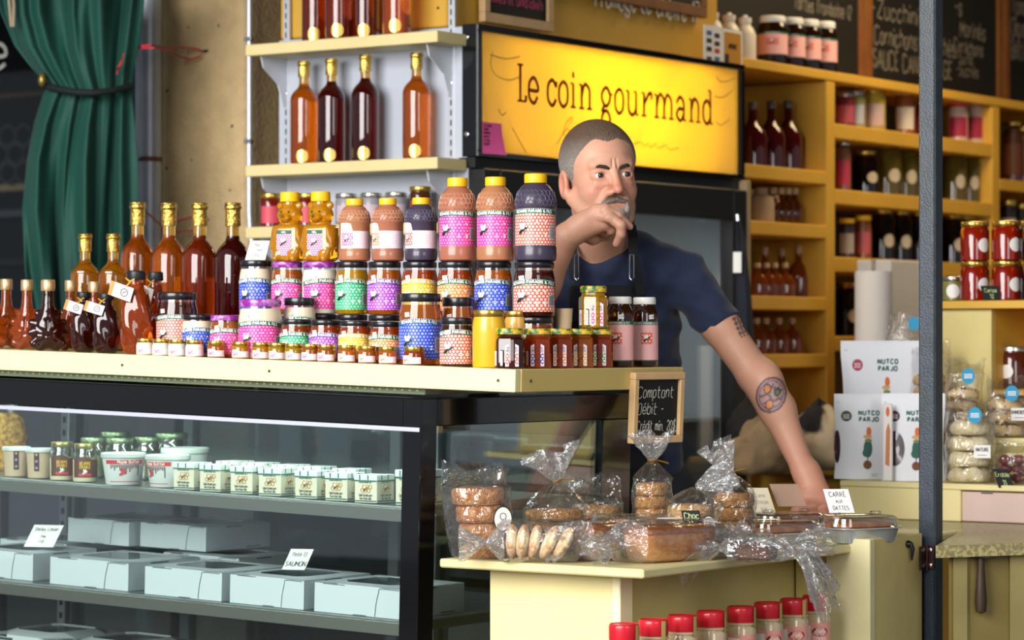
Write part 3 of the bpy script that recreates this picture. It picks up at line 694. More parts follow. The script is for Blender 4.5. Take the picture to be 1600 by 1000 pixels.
# ---------------------------------------------------------------- refrigerated glass case
TAU = .026
CX, CYY, CZ = -3.44, 4.60, HC - .112
case = thing('glass_display_case', 'long black-framed glass display case under the honey counter', 'display case', (CX, CYY, CZ), ry=TAU)
FLZ = -CZ + .012
def cb(name, x0, x1, y0, y1, z0, z1, mat, b=.002, parent=case): return build(MB().box(x0, x1, y0, y1, z0, z1, b), name, mat, parent)
cb('top_band', -1.95, -.043, -.004, .02, -.056, 0, BLACK); cb('top_panel', -1.95, 0, .02, .77, -.012, 0, pm('case_top_grey', '#7d8a80', .15, var=.2))
cb('top_band', -.02, .004, .05, .77, -.056, 0, BLACK)
cb('light_strip', -1.95, .0, -.007, -.002, -.067, -.058, pm('aluminium_strip', '#c9cbdc', .25, metal=.3), .001)
cb('corner_post', -.043, .004, -.006, .048, -.9, 0, BLACK); cb('corner_post', -.02, .004, .655, .77, -.9, -.056, BLACK); cb('corner_post', -1.95, -1.90, 0, .05, -.9, -.056, BLACK)
cb('front_glass', -1.90, -.043, .003, .009, -.9, -.068, GLASS, 0); cb('side_glass', -.012, -.006, .048, .655, -.9, -.056, GLASS, 0)
cb('base_plinth', -1.95, 0, 0, .77, FLZ + .06, -.9, BLACKM); cb('deck', -1.9, -.02, .03, .74, -.9, -.88, pm('deck_grey', '#6d7276', .4, metal=.4))
SHG = pm('case_shelf_steel', '#8b8f8f', .3, metal=.7)
CSZ = (-.222, -.453)
for z in CSZ:
    s_ = cb('shelf', -1.89, -.046, .035, .62, z - .022, z, SHG)
    cb('shelf_nosing', -1.89, -.046, .028, .035, z - .030, z - .004, pm('nosing_steel', '#a7a59c', .22, metal=.8), .001, s_)
lp = cb('lamp_strip', -1.85, -.06, .05, .085, -.034, -.020, pm('led_case', '#eafff4', .4, emit=15), .001)
tag(lp, 'white lamp strip under the top edge of the case')
cb('lamp_strip', -1.85, -.06, .04, .05, CSZ[0] - .030, CSZ[0] - .0235, pm('led_case2', '#e6f4ff', .4, emit=4), .001)
cb('back_frame', -1.95, 0, .74, .77, -.10, -.012, pm('frame_dark', '#20262a', .4)); 
for x in (-1.93, -1.28, -.64, -.05): cb('back_stile', x, x + .03, .735, .765, -.88, -.10, pm('stile_grey', '#6f7a7c', .35, metal=.5))
cb('back_door', -1.9, -.62, .752, .757, -.88, -.10, film('case_back_glass', (.30, .40, .40), .10, .5, .03), 0); cb('back_door', -.64, -.03, .744, .749, -.88, -.10, film('case_back_glass', (.3, .4, .4), .1, .5, .03), 0)
for x in (-1.66, -.50): 
    rl = cb('shelf_rail', x - .014, x + .014, .715, .735, -.88, -.03, STEEL)
    sl = MB()
    for j in range(24): sl.box(x - .004, x + .004, .713, .7152, -.86 + j * .033, -.845 + j * .033)
    build(sl, 'slots', BLACKM, rl)
def czl(X): return (-(X - CX)) * math.sin(TAU)              # rise of the tilted case toward its far end
def case_pt(px, yloc, shelf):
    X, D = onY(px, CYY + yloc); return X, CYY + yloc, CZ + CSZ[shelf] + czl(X), D
# ---------------------------------------------------------------- counter top on the case
KX, KY, KZ = -3.207, 4.591, HC - .0535
ct = thing('honey_counter', 'cream yellow counter top crowded with honey jars above the glass case', 'counter', (KX, KY, KZ), ry=TAU)
cb('worktop', -2.05, -.02, .018, .62, -.025, 0, YEL, .001, ct)
ff = cb('front_fascia', -2.05, -.0, -.0, .018, -.044, .001, pm('fascia_cream', '#e8dea6', .45, var=.05, vscale=6), .0015, ct)
sf = cb('side_fascia', -.018, .002, .0185, .62, -.044, .001, pm('fascia_yellow', '#d8bf72', .45, var=.07, vscale=6), .0015, ct)
for x in (-1.40, -1.03, -.62, -.04): build(MB().lathe([(.0035, 0), (.003, .0015)], 8), 'nail', pm('nail_dark', '#4c4636', .5), ff, True, loc=(x, -.0002, -.022), rot=(R(90), 0, 0))
for y in (.05, .44): build(MB().lathe([(.0035, 0), (.003, .0015)], 8), 'nail', pm('nail_dark', '#4c4636', .5), sf, True, loc=(.0022, y, -.022), rot=(0, R(90), 0))
ug = cb('under_glass', -2.0, -.24, .03, .6, -.058, -.0255, pm('under_glass_green', '#7d8668', .2, coat=.3), .001, ct)
dots = MB()
for j in range(2):
    for i in range(62): dots.box(-1.42 + i * .019, -1.42 + i * .019 + .006, .0285, .031, -.046 - j * .005, -.0435 - j * .005)
build(dots, 'painted_glints', pm('glint_pale', '#c9cda6', .3), ug)  # pale dots paint the reflected highlights along the strip
def kz(X): return KZ + (KX - X) * math.sin(TAU) + .0005
def ksup(px, t):
    X, D = onY(px, KY + t); return X, KY + t, kz(X), D
# small framed chalkboard on the counter end
pts = (W(987, 582, 5.93), W(1065, 588, 6.03))
d = pts[1] - pts[0]; ang = math.atan2(d.y, d.x); wb = Vector((d.x, d.y)).length; hb = .147
cbn = thing('price_chalkboard', 'small wood-framed chalkboard listing payment methods on the counter end', 'chalkboard', (pts[0].x, pts[0].y, pts[0].z - hb), ang, rx=R(3))
build(MB().box(.008, wb - .008, .004, .010, .008, hb - .008), 'slate', CHALK, cbn)
for nm, b in (('frame_rail', (0, wb, 0, .015)), ('frame_rail', (0, wb, hb - .015, hb)), ('frame_stile', (0, .013, .015, hb - .015)), ('frame_stile', (wb - .013, wb, .015, hb - .015))):
    build(MB().box(b[0], b[1], -.004, .014, b[2], b[3], .0015), nm, OAK, cbn)
mb = MB()
for s, x, z, hh, xs in (('Comptant -', .016, .094, .023, .74), ('Débit -', .018, .060, .023, .78), ('Crédit min. 20$', .016, .026, .020, .60)):
    mb.strokes(lettering(s, hh, x, z, sub=4, slant=.15, jitter=.22, xs=xs, seed=3), .0017, lambda u, v: (u, .0034, v))
build(mb, 'chalk_writing', CHW, cbn)
# ---------------------------------------------------------------- bread table in front of the case
TZ = HC - .418; TX0, TX1, TY0, TY1 = -3.309, -2.842, 4.48, 5.80
tb = thing('bakery_table', 'cream yellow table loaded with wrapped cookies and cakes', 'table', (TX1, TY0, 0))
def tbx(name, x0, x1, y0, y1, z0, z1, mat=YEL, b=.002): return build(MB().box(x0 - TX1, x1 - TX1, y0 - TY0, y1 - TY0, z0, z1, b), name, mat, tb)
tbx('table_top', TX0, TX1, TY0, TY1, TZ - .017, TZ, pm('tabletop_cream', '#dccf97', .4, var=.1, vscale=7), .003)
xa, _ = onY(765, 4.56); xb, _ = onY(958, 4.56); xc, _ = onY(971, 4.56)
tbx('front_panel', xa, xb, 4.56, 4.58, .0, TZ - .0175, YEL); tbx('post', xb, xc, 4.555, 4.60, 0, TZ - .0175, pm('post_cream', '#e9dfb4', .45))
yj, _ = onX(1250, -2.99)
tbx('back_panel', -3.01, -2.99, 4.601, yj, 0, TZ - .0175, YEL3); tbx('back_panel', -3.012, -2.985, yj, TY1, 0, TZ - .0175, YEL3)
JX = -2.872; JZT = HC - .516
tbx('lower_shelf', -2.989, -2.80, 4.48, 5.62, JZT - .152, JZT - .132, YEL)
ye, _ = onX(1365, -2.80); yp, _ = onX(1441, -2.80)
ep = tbx('end_panel', -2.985, -2.80, ye, yp, 0, TZ + .012, YEL3); tbx('end_panel_edge', -2.90, -2.797, ye - .022, ye, 0, TZ + .012, pm('edge_cream', '#e0d6a6', .5, var=.1))
yk, Dk = onX(1417, -2.80)
hk = thing('hook_latch', 'small black iron hook on the yellow end panel', 'hook', (-2.798, yk, zat(850, Dk)))
build(MB().lathe([(.008, 0), (.008, .004), (.005, .009)], 12), 'plate', BLACKM, hk, True, rot=(0, R(90), 0))
build(MB().tube([(.006, 0, .002), (.011, .001, -.01), (.009, .002, -.024), (.008, .003, -.034)], [.0055, .005, .0035, .002], 8), 'hook', BLACKM, hk, True)
# ---------------------------------------------------------------- steel post with hinge
PY, PD = onX(1453, -2.79)
po = thing('steel_post', 'dark blue-grey square steel post rising beside the bakery table', 'post', (-2.79, PY, 0))
PM = pm('post_paint', '#323c46', .36, var=.3, vscale=30, bump=.12, bscale=220)
build(MB().box(-.028, .012, .0, .040, 0, 3.05, .004), 'tube', PM, po)
hz = zat(871, PD)
hg = thing('door_hinge', 'rusty brown hinge screwed to the steel post', 'hinge', (-2.797, PY - .004, hz))
HB = pm('hinge_brown', '#4a2d27', .45, metal=.5, var=.3)
build(MB().box(-.001, .003, -.030, .004, -.025, .025, .001), 'leaf', HB, hg); build(MB().box(-.006, .0185, .0005, .0035, -.025, .025, .001), 'leaf', HB, hg)
build(MB().lathe([(.004, -.027), (.004, .027)], 10), 'pin', HB, hg, True, loc=(.003, -.001, 0))
for z in (-.016, .016): build(MB().lathe([(.0042, 0), (.0042, .0015), (.002, .0025)], 10), 'screw', CHROME, hg, True, loc=(.003, -.022, z), rot=(0, R(90), 0))
for z in (-.016, .016): build(MB().lathe([(.0042, 0), (.0042, .0015), (.002, .0025)], 10), 'screw', CHROME, hg, True, loc=(.010, .0005, z), rot=(R(90), 0, 0))
# ---------------------------------------------------------------- side counter with stepped display
side = thing('side_counter', 'speckled counter with worn edge beyond the steel post', 'counter', W(1480, 852, 5.93).to_2d().to_3d())
so = Vector(side.location)
A = W(1462, 852, 5.93); B = W(1700, 844, 6.08)
p = [(A.x - so.x, A.y - so.y), (B.x - so.x, B.y - so.y), (B.x - so.x + .12, B.y - so.y + .9), (-2.795 - so.x - .62, 6.62 - so.y), (-3.42 - so.x, 5.83 - so.y), (-2.86 - so.x, 5.83 - so.y)]
build(zprism(MB(), p, TZ - .026, TZ - .001), 'worktop', pm('speckled_top', '#b9ab78', .3, color2='#8a7f58', vscale=120, lo=.45, hi=.6), side)
inn = [(A.x - so.x + .0, A.y - so.y + .06), (B.x - so.x, B.y - so.y + .06), (B.x - so.x, B.y - so.y + .08), (A.x - so.x, A.y - so.y + .08)]
DK = pm('cabinet_olive', '#8d7a44', .6, var=.2, vscale=5)
build(zprism(MB(), inn, 0, TZ - .0265), 'cabinet_front', DK, side)
def lerp2(t, off=0): return Vector((A.x + (B.x - A.x) * t - so.x, A.y + (B.y - A.y) * t - so.y + off, 0))
dirv = (B - A).to_2d().normalized()
def slat(t0, t1, z0, z1, nm, off=.045):
    a, b = lerp2(t0, off), lerp2(t1, off); build(zprism(MB(), [(a.x, a.y), (b.x, b.y), (b.x, b.y + .016), (a.x, a.y + .016)], z0, z1), nm, pm('cabinet_worn', '#a3945e', .55, var=.2, vscale=6), side)
slat(.42, .52, 0, TZ - .0265, 'stile'); slat(.52, .98, .62, .66, 'rail'); slat(.05, .14, 0, TZ - .0265, 'stile')
hb_ = lerp2(.25, .03) + so
br = thing('hanging_brush', 'dark wooden handle hanging below the speckled counter', 'brush', (hb_.x, hb_.y, TZ - .03))
HW = pm('dark_handle', '#3b2715', .5, var=.3)
build(MB().lathe([(.004, -.115), (.011, -.112), (.013, -.09), (.010, -.05), (.008, -.02), (.008, 0)], 14), 'handle', HW, br, True); build(MB().box(-.028, .028, -.014, .014, 0, .003, .001), 'mount', BLACKM, br)
# stepped yellow display stand
UY = 6.10; UX0, _ = onY(1312, UY); UX1 = -2.55
us = thing('display_riser', 'yellow wooden step display holding nut pouches and bagged scones', 'display stand', (UX0, UY, TZ))
UZ = HC - .33 - TZ
def ub(name, x0, x1, y0, y1, z0, z1, mat=YEL, b=.002): return build(MB().box(x0 - UX0, x1 - UX0, y0 - UY, y1 - UY, z0, z1, b), name, mat, us)
xs_, _ = onY(1482, UY); xo, _ = onY(1500, UY)
ub('step_board', UX0, UX1, UY, UY + .22, UZ - .014, UZ); ub('front_board', UX0, xo, UY + .002, UY + .02, 0, UZ - .0145); ub('side_board', UX0, UX0 + .015, UY + .02, UY + .36, 0, UZ - .0145)
ub('side_board', UX0 + .002, UX0 + .017, UY + .15, UY + .36, UZ, UZ + .09, YEL3)
ub('step_board', UX0, UX1, UY + .15, UY + .36, UZ + .09, UZ + .104); ub('riser_board', UX0 + .018, UX1, UY + .15, UY + .165, UZ, UZ + .0895, YEL3)
# cubby cabinet at the back
qx0, _ = onY(1470, 6.49); qx1, _ = onY(1549, 6.49)
cbz = HC + .103
qb = thing('cubby_cabinet', 'pale yellow cubby cabinet stacked with red jam jars', 'cabinet', (qx0, 6.49, TZ))
def q(name, x0, x1, y0, y1, z0, z1, mat=YEL2): return build(MB().box(x0 - qx0, x1 - qx0, y0 - 6.49, y1 - 6.49, z0 - TZ, z1 - TZ, .002), name, mat, qb)
q('front_panel', qx0, qx1, 6.49, 6.51, TZ, cbz - .02, YEL3); q('top_board', qx0 - .01, -2.42, 6.47, 6.80, cbz - .02, cbz); q('back_panel', qx0, -2.42, 6.78, 6.80, TZ, cbz - .02)
q('divider', qx1 - .018, qx1, 6.51, 6.78, TZ, cbz - .02); q('shelf', qx1, -2.42, 6.50, 6.78, HC - .13, HC - .115); q('side_panel', qx0, qx0 + .015, 6.51, 6.78, TZ, cbz - .02)
# back counter seen under the man's arm
bc = thing('back_counter', 'ochre back counter with drawers behind the man', 'counter', (-4.15, 7.0, 0))
build(MB().box(-.235, .25, .42, 3.2, .86, .89, .003), 'worktop', YEL2, bc); build(MB().box(-.22, .22, .44, 3.18, 0, .8595, .003), 'cabinet_body', YEL2, bc)
for k in range(4):
    dr_ = build(MB().box(.2205, .24, .46 + k * .68, 1.10 + k * .68, .70, .84, .003), 'drawer', YEL3, bc)
    build(MB().box(.241, .255, .72 + k * .68, .84 + k * .68, .76, .775, .003), 'handle', BLACKM, dr_)
# ================================================================ jars and bottles
HONEY = {'amber': liquid('honey_amber', '#c96a12', body=.35), 'dark': liquid('honey_dark', '#4a1808', body=.45), 'cream': pm('honey_cream', '#dccdb0', .35, coat=.5, sss=.1),
         'gold': liquid('honey_gold', '#d6a012', body=.35), 'red': liquid('honey_red', '#b0440e', body=.4), 'mustard': pm('mustard_yellow', '#d9a514', .4, coat=.5),
         'mustard2': pm('caramel_spread', '#cf9a3f', .4, coat=.5), 'cream2': pm('honey_white', '#d9d5c4', .35, coat=.5, sss=.1)}
CLEAR = film('jar_glass_clear', (.93, .93, .9), .1, .7, .02)
LIDK = pm('lid_black', '#15141a', .3, coat=.3); LIDG = pm('lid_gold', '#c9a44a', .25, metal=.9); LIDW = pm('lid_white', '#e6e4df', .35)
LIDP = pm('lid_purple_print', '#8a1c90', .35, color2='#d9a0dc', vscale=60, coat=.3, lo=.3, hi=.55); LIDY = pm('cap_yellow', '#f2b90c', .4); LIDS = pm('lid_silver', '#b9b6a8', .25, metal=.9)
LIDF = pm('lid_floral', '#e0b52a', .35, color2='#2f6a3a', vscale=90, detail=2, lo=.42, hi=.58)
INKG = pm('print_green', '#0d5a44', .5); INKW = pm('print_white', '#f2efe8', .5); INKK = pm('print_black', '#15201c', .5); PAPER = pm('paper_white', '#ece9e4', .6); INKGY = pm('print_grey', '#8e8c96', .6)
PAPERP = pm('paper_pinkish', '#efd9e2', .5); INKBAR = pm('print_bars', '#55535c', .6)
COLS = {'pink': ('#e00a86', '#f58cc8', '#0d5a44'), 'green': ('#08a060', '#8fe0b8', '#0d6a44'), 'purple': ('#9420c0', '#dc9cec', '#5a3a9a'), 'yellow': ('#e8b200', '#faea86', '#d8b20a'),
        'orange': ('#f07a14', '#fac8a0', '#0d6a44'), 'blue': ('#0820c0', '#88a0f0', '#0d5a8a'), 'red': ('#d83c14', '#f4d4c8', '#0d5a44')}
def cylmap(Rr, z0=0, a0=0.0):
    """(arc metres from the front, height) -> point on a cylinder; front is -Y"""
    return lambda off: (lambda u, v: ((Rr + off) * math.sin(u / Rr + a0), -(Rr + off) * math.cos(u / Rr + a0), z0 + v))
def bee(mb, fn, cx, cy, s, dark, light):
    def el(x, y, rx, ry, rot, mi, n=10):
        c, d = math.cos(rot), math.sin(rot)
        mb.add([fn(cx + s * (x + rx * math.cos(t) * c - ry * math.sin(t) * d), cy + s * (y + rx * math.cos(t) * d + ry * math.sin(t) * c)) for t in [2 * math.pi * k / n for k in range(n)]], [list(range(n))], mi)
    el(-.30, .42, .20, .42, .35, light); el(.12, .45, .20, .42, -.25, light)
    el(-.35, -.28, .42, .22, .75, dark); el(.08, .02, .26, .2, .5, dark); el(.42, .18, .2, .18, .2, dark)
    mb.strokes([[(cx + s * .1, cy - s * .1), (cx + s * .2, cy - s * .5)], [(cx + s * .3, cy - s * .05), (cx + s * .5, cy - s * .35)], [(cx + s * .55, cy + s * .25), (cx + s * .75, cy + s * .4)]], s * .07, fn, dark)
def hex_label(col, Rr, z0, H, span=1.35, arch=.10, text=True, pitch=.0072):
    """printed label wrapped on a jar: honeycomb field, arched name banner, bee, bar code"""
    line, dot, ban = COLS[col]
    mats = [hexmat('label_' + col, line, dot, pitch), pm('banner_' + ban, ban, .45), INKW, INKK, PAPER, INKBAR]
    mb = MB(); m = cylmap(Rr, z0); half = Rr * span; f0 = m(.0005)
    top = lambda u: H - arch * H * (u / half) ** 2 * 1.0
    mb.patch(lambda u, v: f0((2 * u - 1) * half, v * top((2 * u - 1) * half)), 22, 3, 0, lambda u, v: ((2 * u - 1) * half + .1, v * top((2 * u - 1) * half) + .1))
    f1 = m(.0009); bh = min(.0105, H * .2)
    mb.patch(lambda u, v: f1((2 * u - 1) * half, top((2 * u - 1) * half) - bh + v * bh), 22, 1, 1)
    f2 = m(.0013)
    if text:
        tx = lettering('RICHARD PARADIS & FILS', bh * .52, 0, 0, xs=.95, align='c')
        wmax = max(p[0] for q_ in tx for p in q_); k = min(1, half * .92 / wmax)
        mb.strokes([[(p[0] * k, top(p[0] * k) - bh * .78 + p[1]) for p in q_] for q_ in tx], bh * .13, f2, 2)
        for i in range(26):                                            # dashed edge of the banner
            u = -half + (i + .5) * 2 * half / 26; mb.strokes([[(u - half / 60, top(u) - .0009), (u + half / 60, top(u) - .0009)]], .0012, f2, 2)
    bee(mb, f2, -half * .38, H * .42, min(.016, H * .27), 3, 2)
    bx0, bx1, by0, by1 = half * .62, half * .9, H * .16, H * .52
    mb.patch(lambda u, v: f1(bx0 + u * (bx1 - bx0), by0 + v * (by1 - by0)), 3, 1, 4)
    for i in range(9):
        x = bx0 + (bx1 - bx0) * (.1 + .8 * i / 8); mb.strokes([[(x, by0 + .001), (x, by1 - .001)]], (.0006, .0010, .0005)[i % 3], f2, 5)
    for y in (.30, .24, .62): mb.strokes([[(half * .12, H * y), (half * .5, H * y)]], H * .03, f2, 2)
    return mb, mats
def sticker(Rr, z, u, w=.011, h=.009, tilt=.1):
    mb = MB(); f = cylmap(Rr, z)(.0012); c, d = math.cos(tilt), math.sin(tilt)
    q_ = lambda a, b: f(u + a * c - b * d, a * d + b * c)
    mb.patch(lambda s, t: q_((s - .5) * w, (t - .5) * h), 2, 1, 0)
    f2 = cylmap(Rr, z)(.0016); q2 = lambda a, b: f2(u + a * c - b * d, a * d + b * c)
    mb.strokes(lettering('7.50', h * .5, 0, -h * .22, align='c', xs=.8), h * .09, q2, 1)
    return mb
def jarprof(r, h, neck, sh=.78):
    """outer profile of a round jar up to the neck"""
    return [(r * .80, 0), (r * .96, h * .012), (r, h * .05), (r, h * (sh - .12)), (r * .985, h * (sh - .05)), (r * .94, h * (sh + .02)), (neck, h * (sh + .08)), (neck, h * .93)]
def lidmb(r, h, z, ribs=True):
    mb = MB(); n = 48
    prof = [(r * .97, 0), (r, h * .08), (r, h * .80), (r * .97, h * .93), (r * .90, h), (r * .86, h * .95), (r * .3, h * .95)]
    rings = []
    for k, (rr, zz) in enumerate(prof):
        rings.append([(rr * (1 - (.012 if ribs and 0 < k < 3 and i % 2 else 0)) * math.cos(2 * math.pi * i / n), rr * (1 - (.012 if ribs and 0 < k < 3 and i % 2 else 0)) * math.sin(2 * math.pi * i / n), z + zz) for i in range(n)])
    return mb.loft(rings)
def discfan(mb, f, cu, cv, ru, rv, n=20, mi=0):
    for q0, q1 in ((0.0, .4), (.4, .7), (.7, 1.0)):
        mb.add([f(cu + ru * q_ * math.cos(2 * math.pi * k / n), cv + rv * q_ * math.sin(2 * math.pi * k / n)) for q_ in (q0, q1) for k in range(n)], [(k, (k + 1) % n, n + (k + 1) % n, n + k) for k in range(n)], mi)
_P = {}
def jar(kind, col, fill, lid, lr=None, stick=True):
    key = (kind, col, fill, lid)
    if key in _P: return _P[key]
    r, h, lh, lz0, lH = {'big': (.043, .128, .016, .012, .070), 'mid': (.0345, .112, .013, .010, .066), 'small': (.0345, .092, .012, .008, .056), 'wide': (.044, .142, .017, .012, .080), 'squat': (.035, .100, .014, .006, .070)}[kind]
    p = Proto(); b = jarprof(r, h, r * .90, .76)
    mis = [0] * (len(b) - 1); mis[-1] = 1
    p.part('jar_body', MB().lathe(b, 32, mis=mis), [HONEY[fill], CLEAR])
    p.part('lid', lidmb(r * .95, lh, h - lh), {'k': LIDK, 'p': LIDP, 'g': LIDG}[lid])
    mb, mats = hex_label(col, r, lz0, lH); p.part('label', mb, mats)
    if stick: p.part('price_sticker', sticker(r, h * .70, -r * .55), [PAPER, INKGY])
    _P[key] = p; return p
def top_of(kind): return {'big': .128, 'mid': .112, 'small': .092, 'wide': .142, 'squat': .100}[kind]
CN = {'pink': 'pink', 'green': 'green', 'purple': 'purple', 'yellow': 'yellow', 'orange': 'orange', 'blue': 'blue', 'red': 'red and white'}
FN = {'amber': 'amber honey', 'dark': 'dark honey', 'cream': 'cream honey', 'gold': 'golden honey', 'red': 'reddish honey', 'cream2': 'white creamed honey'}
def put_jar(kind, col, fill, lid, px, t, label, z=0, twist=0, scale=(1, 1, 1), group='honey jars on the counter', kindname='honey_jar'):
    X, Y, zz, D = ksup(px, t)
    return jar(kind, col, fill, lid).put(kindname, label, 'jar', (X, Y, zz + z), face(X, Y) + R(twist), group, scale)
# ---- front tier
put_jar('wide', 'red', 'dark', 'k', 277, .105, 'large black-lidded dark honey jar with red honeycomb label near the syrup flasks', twist=-12, scale=(1.02, 1.02, .96))
put_jar('small', 'blue', 'cream', 'k', 309, .075, 'small cream honey jar with blue honeycomb label beside a pink one', scale=(.98, .98, .98))
put_jar('small', 'pink', 'amber', 'p', 352, .075, 'small purple-lidded amber jar with pink label before the cream jars', scale=(.96, .96, .98))
put_jar('big', 'pink', 'cream', 'p', 407, .085, 'large cream honey jar with purple lid and pink honeycomb label in the front tier', twist=-8, scale=(1.08, 1.08, .98))
put_jar('small', 'green', 'cream', 'k', 468, .165, 'black-lidded cream jar peeking out above the small green-label jar', scale=(1, 1, 1.42))
for px, c, f, l_ in ((463, 'green', 'red', 'small reddish honey jar with green label behind the mini jars'), (509, 'purple', 'red', 'small reddish honey jar with purple label behind the mini jars'),
                 (555, 'yellow', 'red', 'small reddish honey jar with yellow label behind the mini jars'), (603, 'orange', 'red', 'small reddish honey jar with orange label behind the mini jars')):
    put_jar('small', c, f, 'k', px, .09, l_, twist=-10, scale=(1.0, 1.0, .93))
put_jar('wide', 'blue', 'amber', 'k', 657, .085, 'large amber honey jar with bright blue honeycomb label in the front tier', twist=-6, scale=(.99, .99, 1.02))
put_jar('small', 'orange', 'amber', 'k', 716, .165, 'amber jar with black lid half hidden behind the squat red-label jar', scale=(1.0, 1.0, 1.50))
put_jar('squat', 'red', 'dark', 'k', 714, .055, 'squat dark honey jar with red honeycomb label beside the yellow mustard jar', scale=(1, 1, .98))
# ---- mini jars along the edge
def mini(fill, ink):
    key = ('mini', fill, ink)
    if key in _P: return _P[key]
    p = Proto(); r, h = .0195, .036
    p.part('jar_body', MB().lathe([(r * .8, 0), (r, .002), (r, .021), (r * .93, .026), (r * .85, .028)], 24), HONEY[fill])
    p.part('lid', lidmb(r * .93, .009, h - .009), LIDG)
    mb = MB(); f0 = cylmap(r, .003)(.0006); f1 = cylmap(r, .003)(.0010); H = .016
    mb.patch(lambda u, v: f0(-r * 1.0 + u * r * 2.0, v * H * (.78 if u > .42 else 1)), 12, 1, 0)
    mb.patch(lambda u, v: f1(-r * .9 + u * r * .75, .003 + v * .009), 4, 1, 1, lambda u, v: (u * .015, v * .009))
    bee(mb, f1, -r * .5, .0075, .0045, 2, 0)
    for y in (.004, .0065, .009): mb.strokes([[(r * .05, y), (r * .85, y)]], .0008, f1, 3)
    p.part('label', mb, [PAPERP, hexmat('mini_' + ink, COLS[ink][0], '#fbe6ee', .0034), INKK, INKGY]); _P[key] = p; return p
minis = [227, 252, 277, 304, 338, 376, 408, 433, 459, 485, 510, 542, 574, 606]
for k, px in enumerate(minis):
    X, Y, z, D = ksup(px, .028); f = 'cream2' if k < 4 else ('gold' if k in (5, 6, 7, 8) else 'amber')
    mini(f, 'pink' if k < 11 else 'orange').put('mini_honey_jar', '%s mini honey jar counted from the syrup flasks along the counter edge, gold lid' % ORD[k], 'jar', (X, Y, z), face(X, Y) + R(rng.uniform(-8, 4)), 'mini honey jars along the counter edge')
X, Y, z, D = ksup(647, .026)
mini('red', 'orange').put('mini_honey_jar', 'last mini honey jar with a torn label before the large blue-label jar', 'jar', (X, Y, z), face(X, Y) + R(-20), 'mini honey jars along the counter edge', (1.12, 1.12, 1.05))
# ---- back tier: hidden base jars, visible second tier, squeeze bottles on top
def zpix(py, D): return zat(py, D)
back = [(400, 'blue', 'cream', 'k', 'mid', 'cream honey jar with blue label supporting a white card'), (449, 'pink', 'amber', 'p', 'mid', 'amber jar with pink label under the first honey bear'),
        (500, 'pink', 'cream2', 'p', 'mid', 'white creamed honey jar with pink label under the second honey bear'), (550, 'green', 'gold', 'k', 'mid', 'golden honey jar with green label in the upper tier'),
        (601, 'purple', 'amber', 'k', 'mid', 'amber honey jar with purple label in the upper tier'), (656, 'yellow', 'red', 'k', 'mid', 'reddish honey jar with yellow label in the upper tier'),
        (712, 'orange', 'red', 'k', 'mid', 'reddish honey jar with orange label in the upper tier'), (771, 'blue', 'amber', 'k', 'mid', 'amber honey jar with blue label in the upper tier'),
        (835, 'red', 'dark', 'k', 'mid', 'dark honey jar with red honeycomb label beside the man')]
BT = .235; tops = []
for k, (px, c, f, lid, kd, lb) in enumerate(back):
    X, Y, zc_, D = ksup(px, BT); ztop = zat(409 if k else 407, D); wpx = (52, 50, 56, 52, 54, 56, 57, 59, 65)[k]
    s = wpx / (F / D) / .069; h2 = .112 if k not in (0,) else .118
    zb = ztop - h2; hb0 = zb - zc_
    jar('small', c, 'red', 'k').put('honey_jar', 'mostly hidden base jar under the upper-tier honey jars, %s from the syrup end' % ORD[k], 'jar', (X, Y, zc_), face(X, Y), 'hidden base jars of the back stack', (s * .98, s * .98, (hb0 - .0004) / .092))
    jar(kd, c, f, lid).put('honey_jar', lb, 'jar', (X, Y, zb), face(X, Y) + R((-10, -4, 14, -10, -8, -10, -4, -8, -6)[k]), 'honey jars on the counter', (s, s, h2 / .112)); tops.append((X, Y, ztop + .0005, D))
# white card on the first stack
X, Y, z, D = tops[0]
cdp = thing('price_card', 'white folded price card leaning on the cream honey jar', 'card', (X, Y, z + .0005), face(X, Y))
mb = MB(); mb.prism([(-.024, 0), (.020, 0), (.030, .042), (-.012, .042)], -.008, -.0065); build(mb, 'card_front', PAPER, cdp)
build(MB().prism([(-.024, 0), (.020, 0), (.030, .042), (-.012, .042)], .006, .0075), 'card_back', PAPER, cdp)
mb = MB()
for k, s in enumerate(('Miel', 'crème', '500g')): mb.strokes(lettering(s, .006, -.009 + .003 * (2 - k), .030 - k * .011, jitter=.2, xs=.9), .0008, lambda u, v: (u, -.0084, v))
build(mb, 'handwriting', INKGY, cdp)
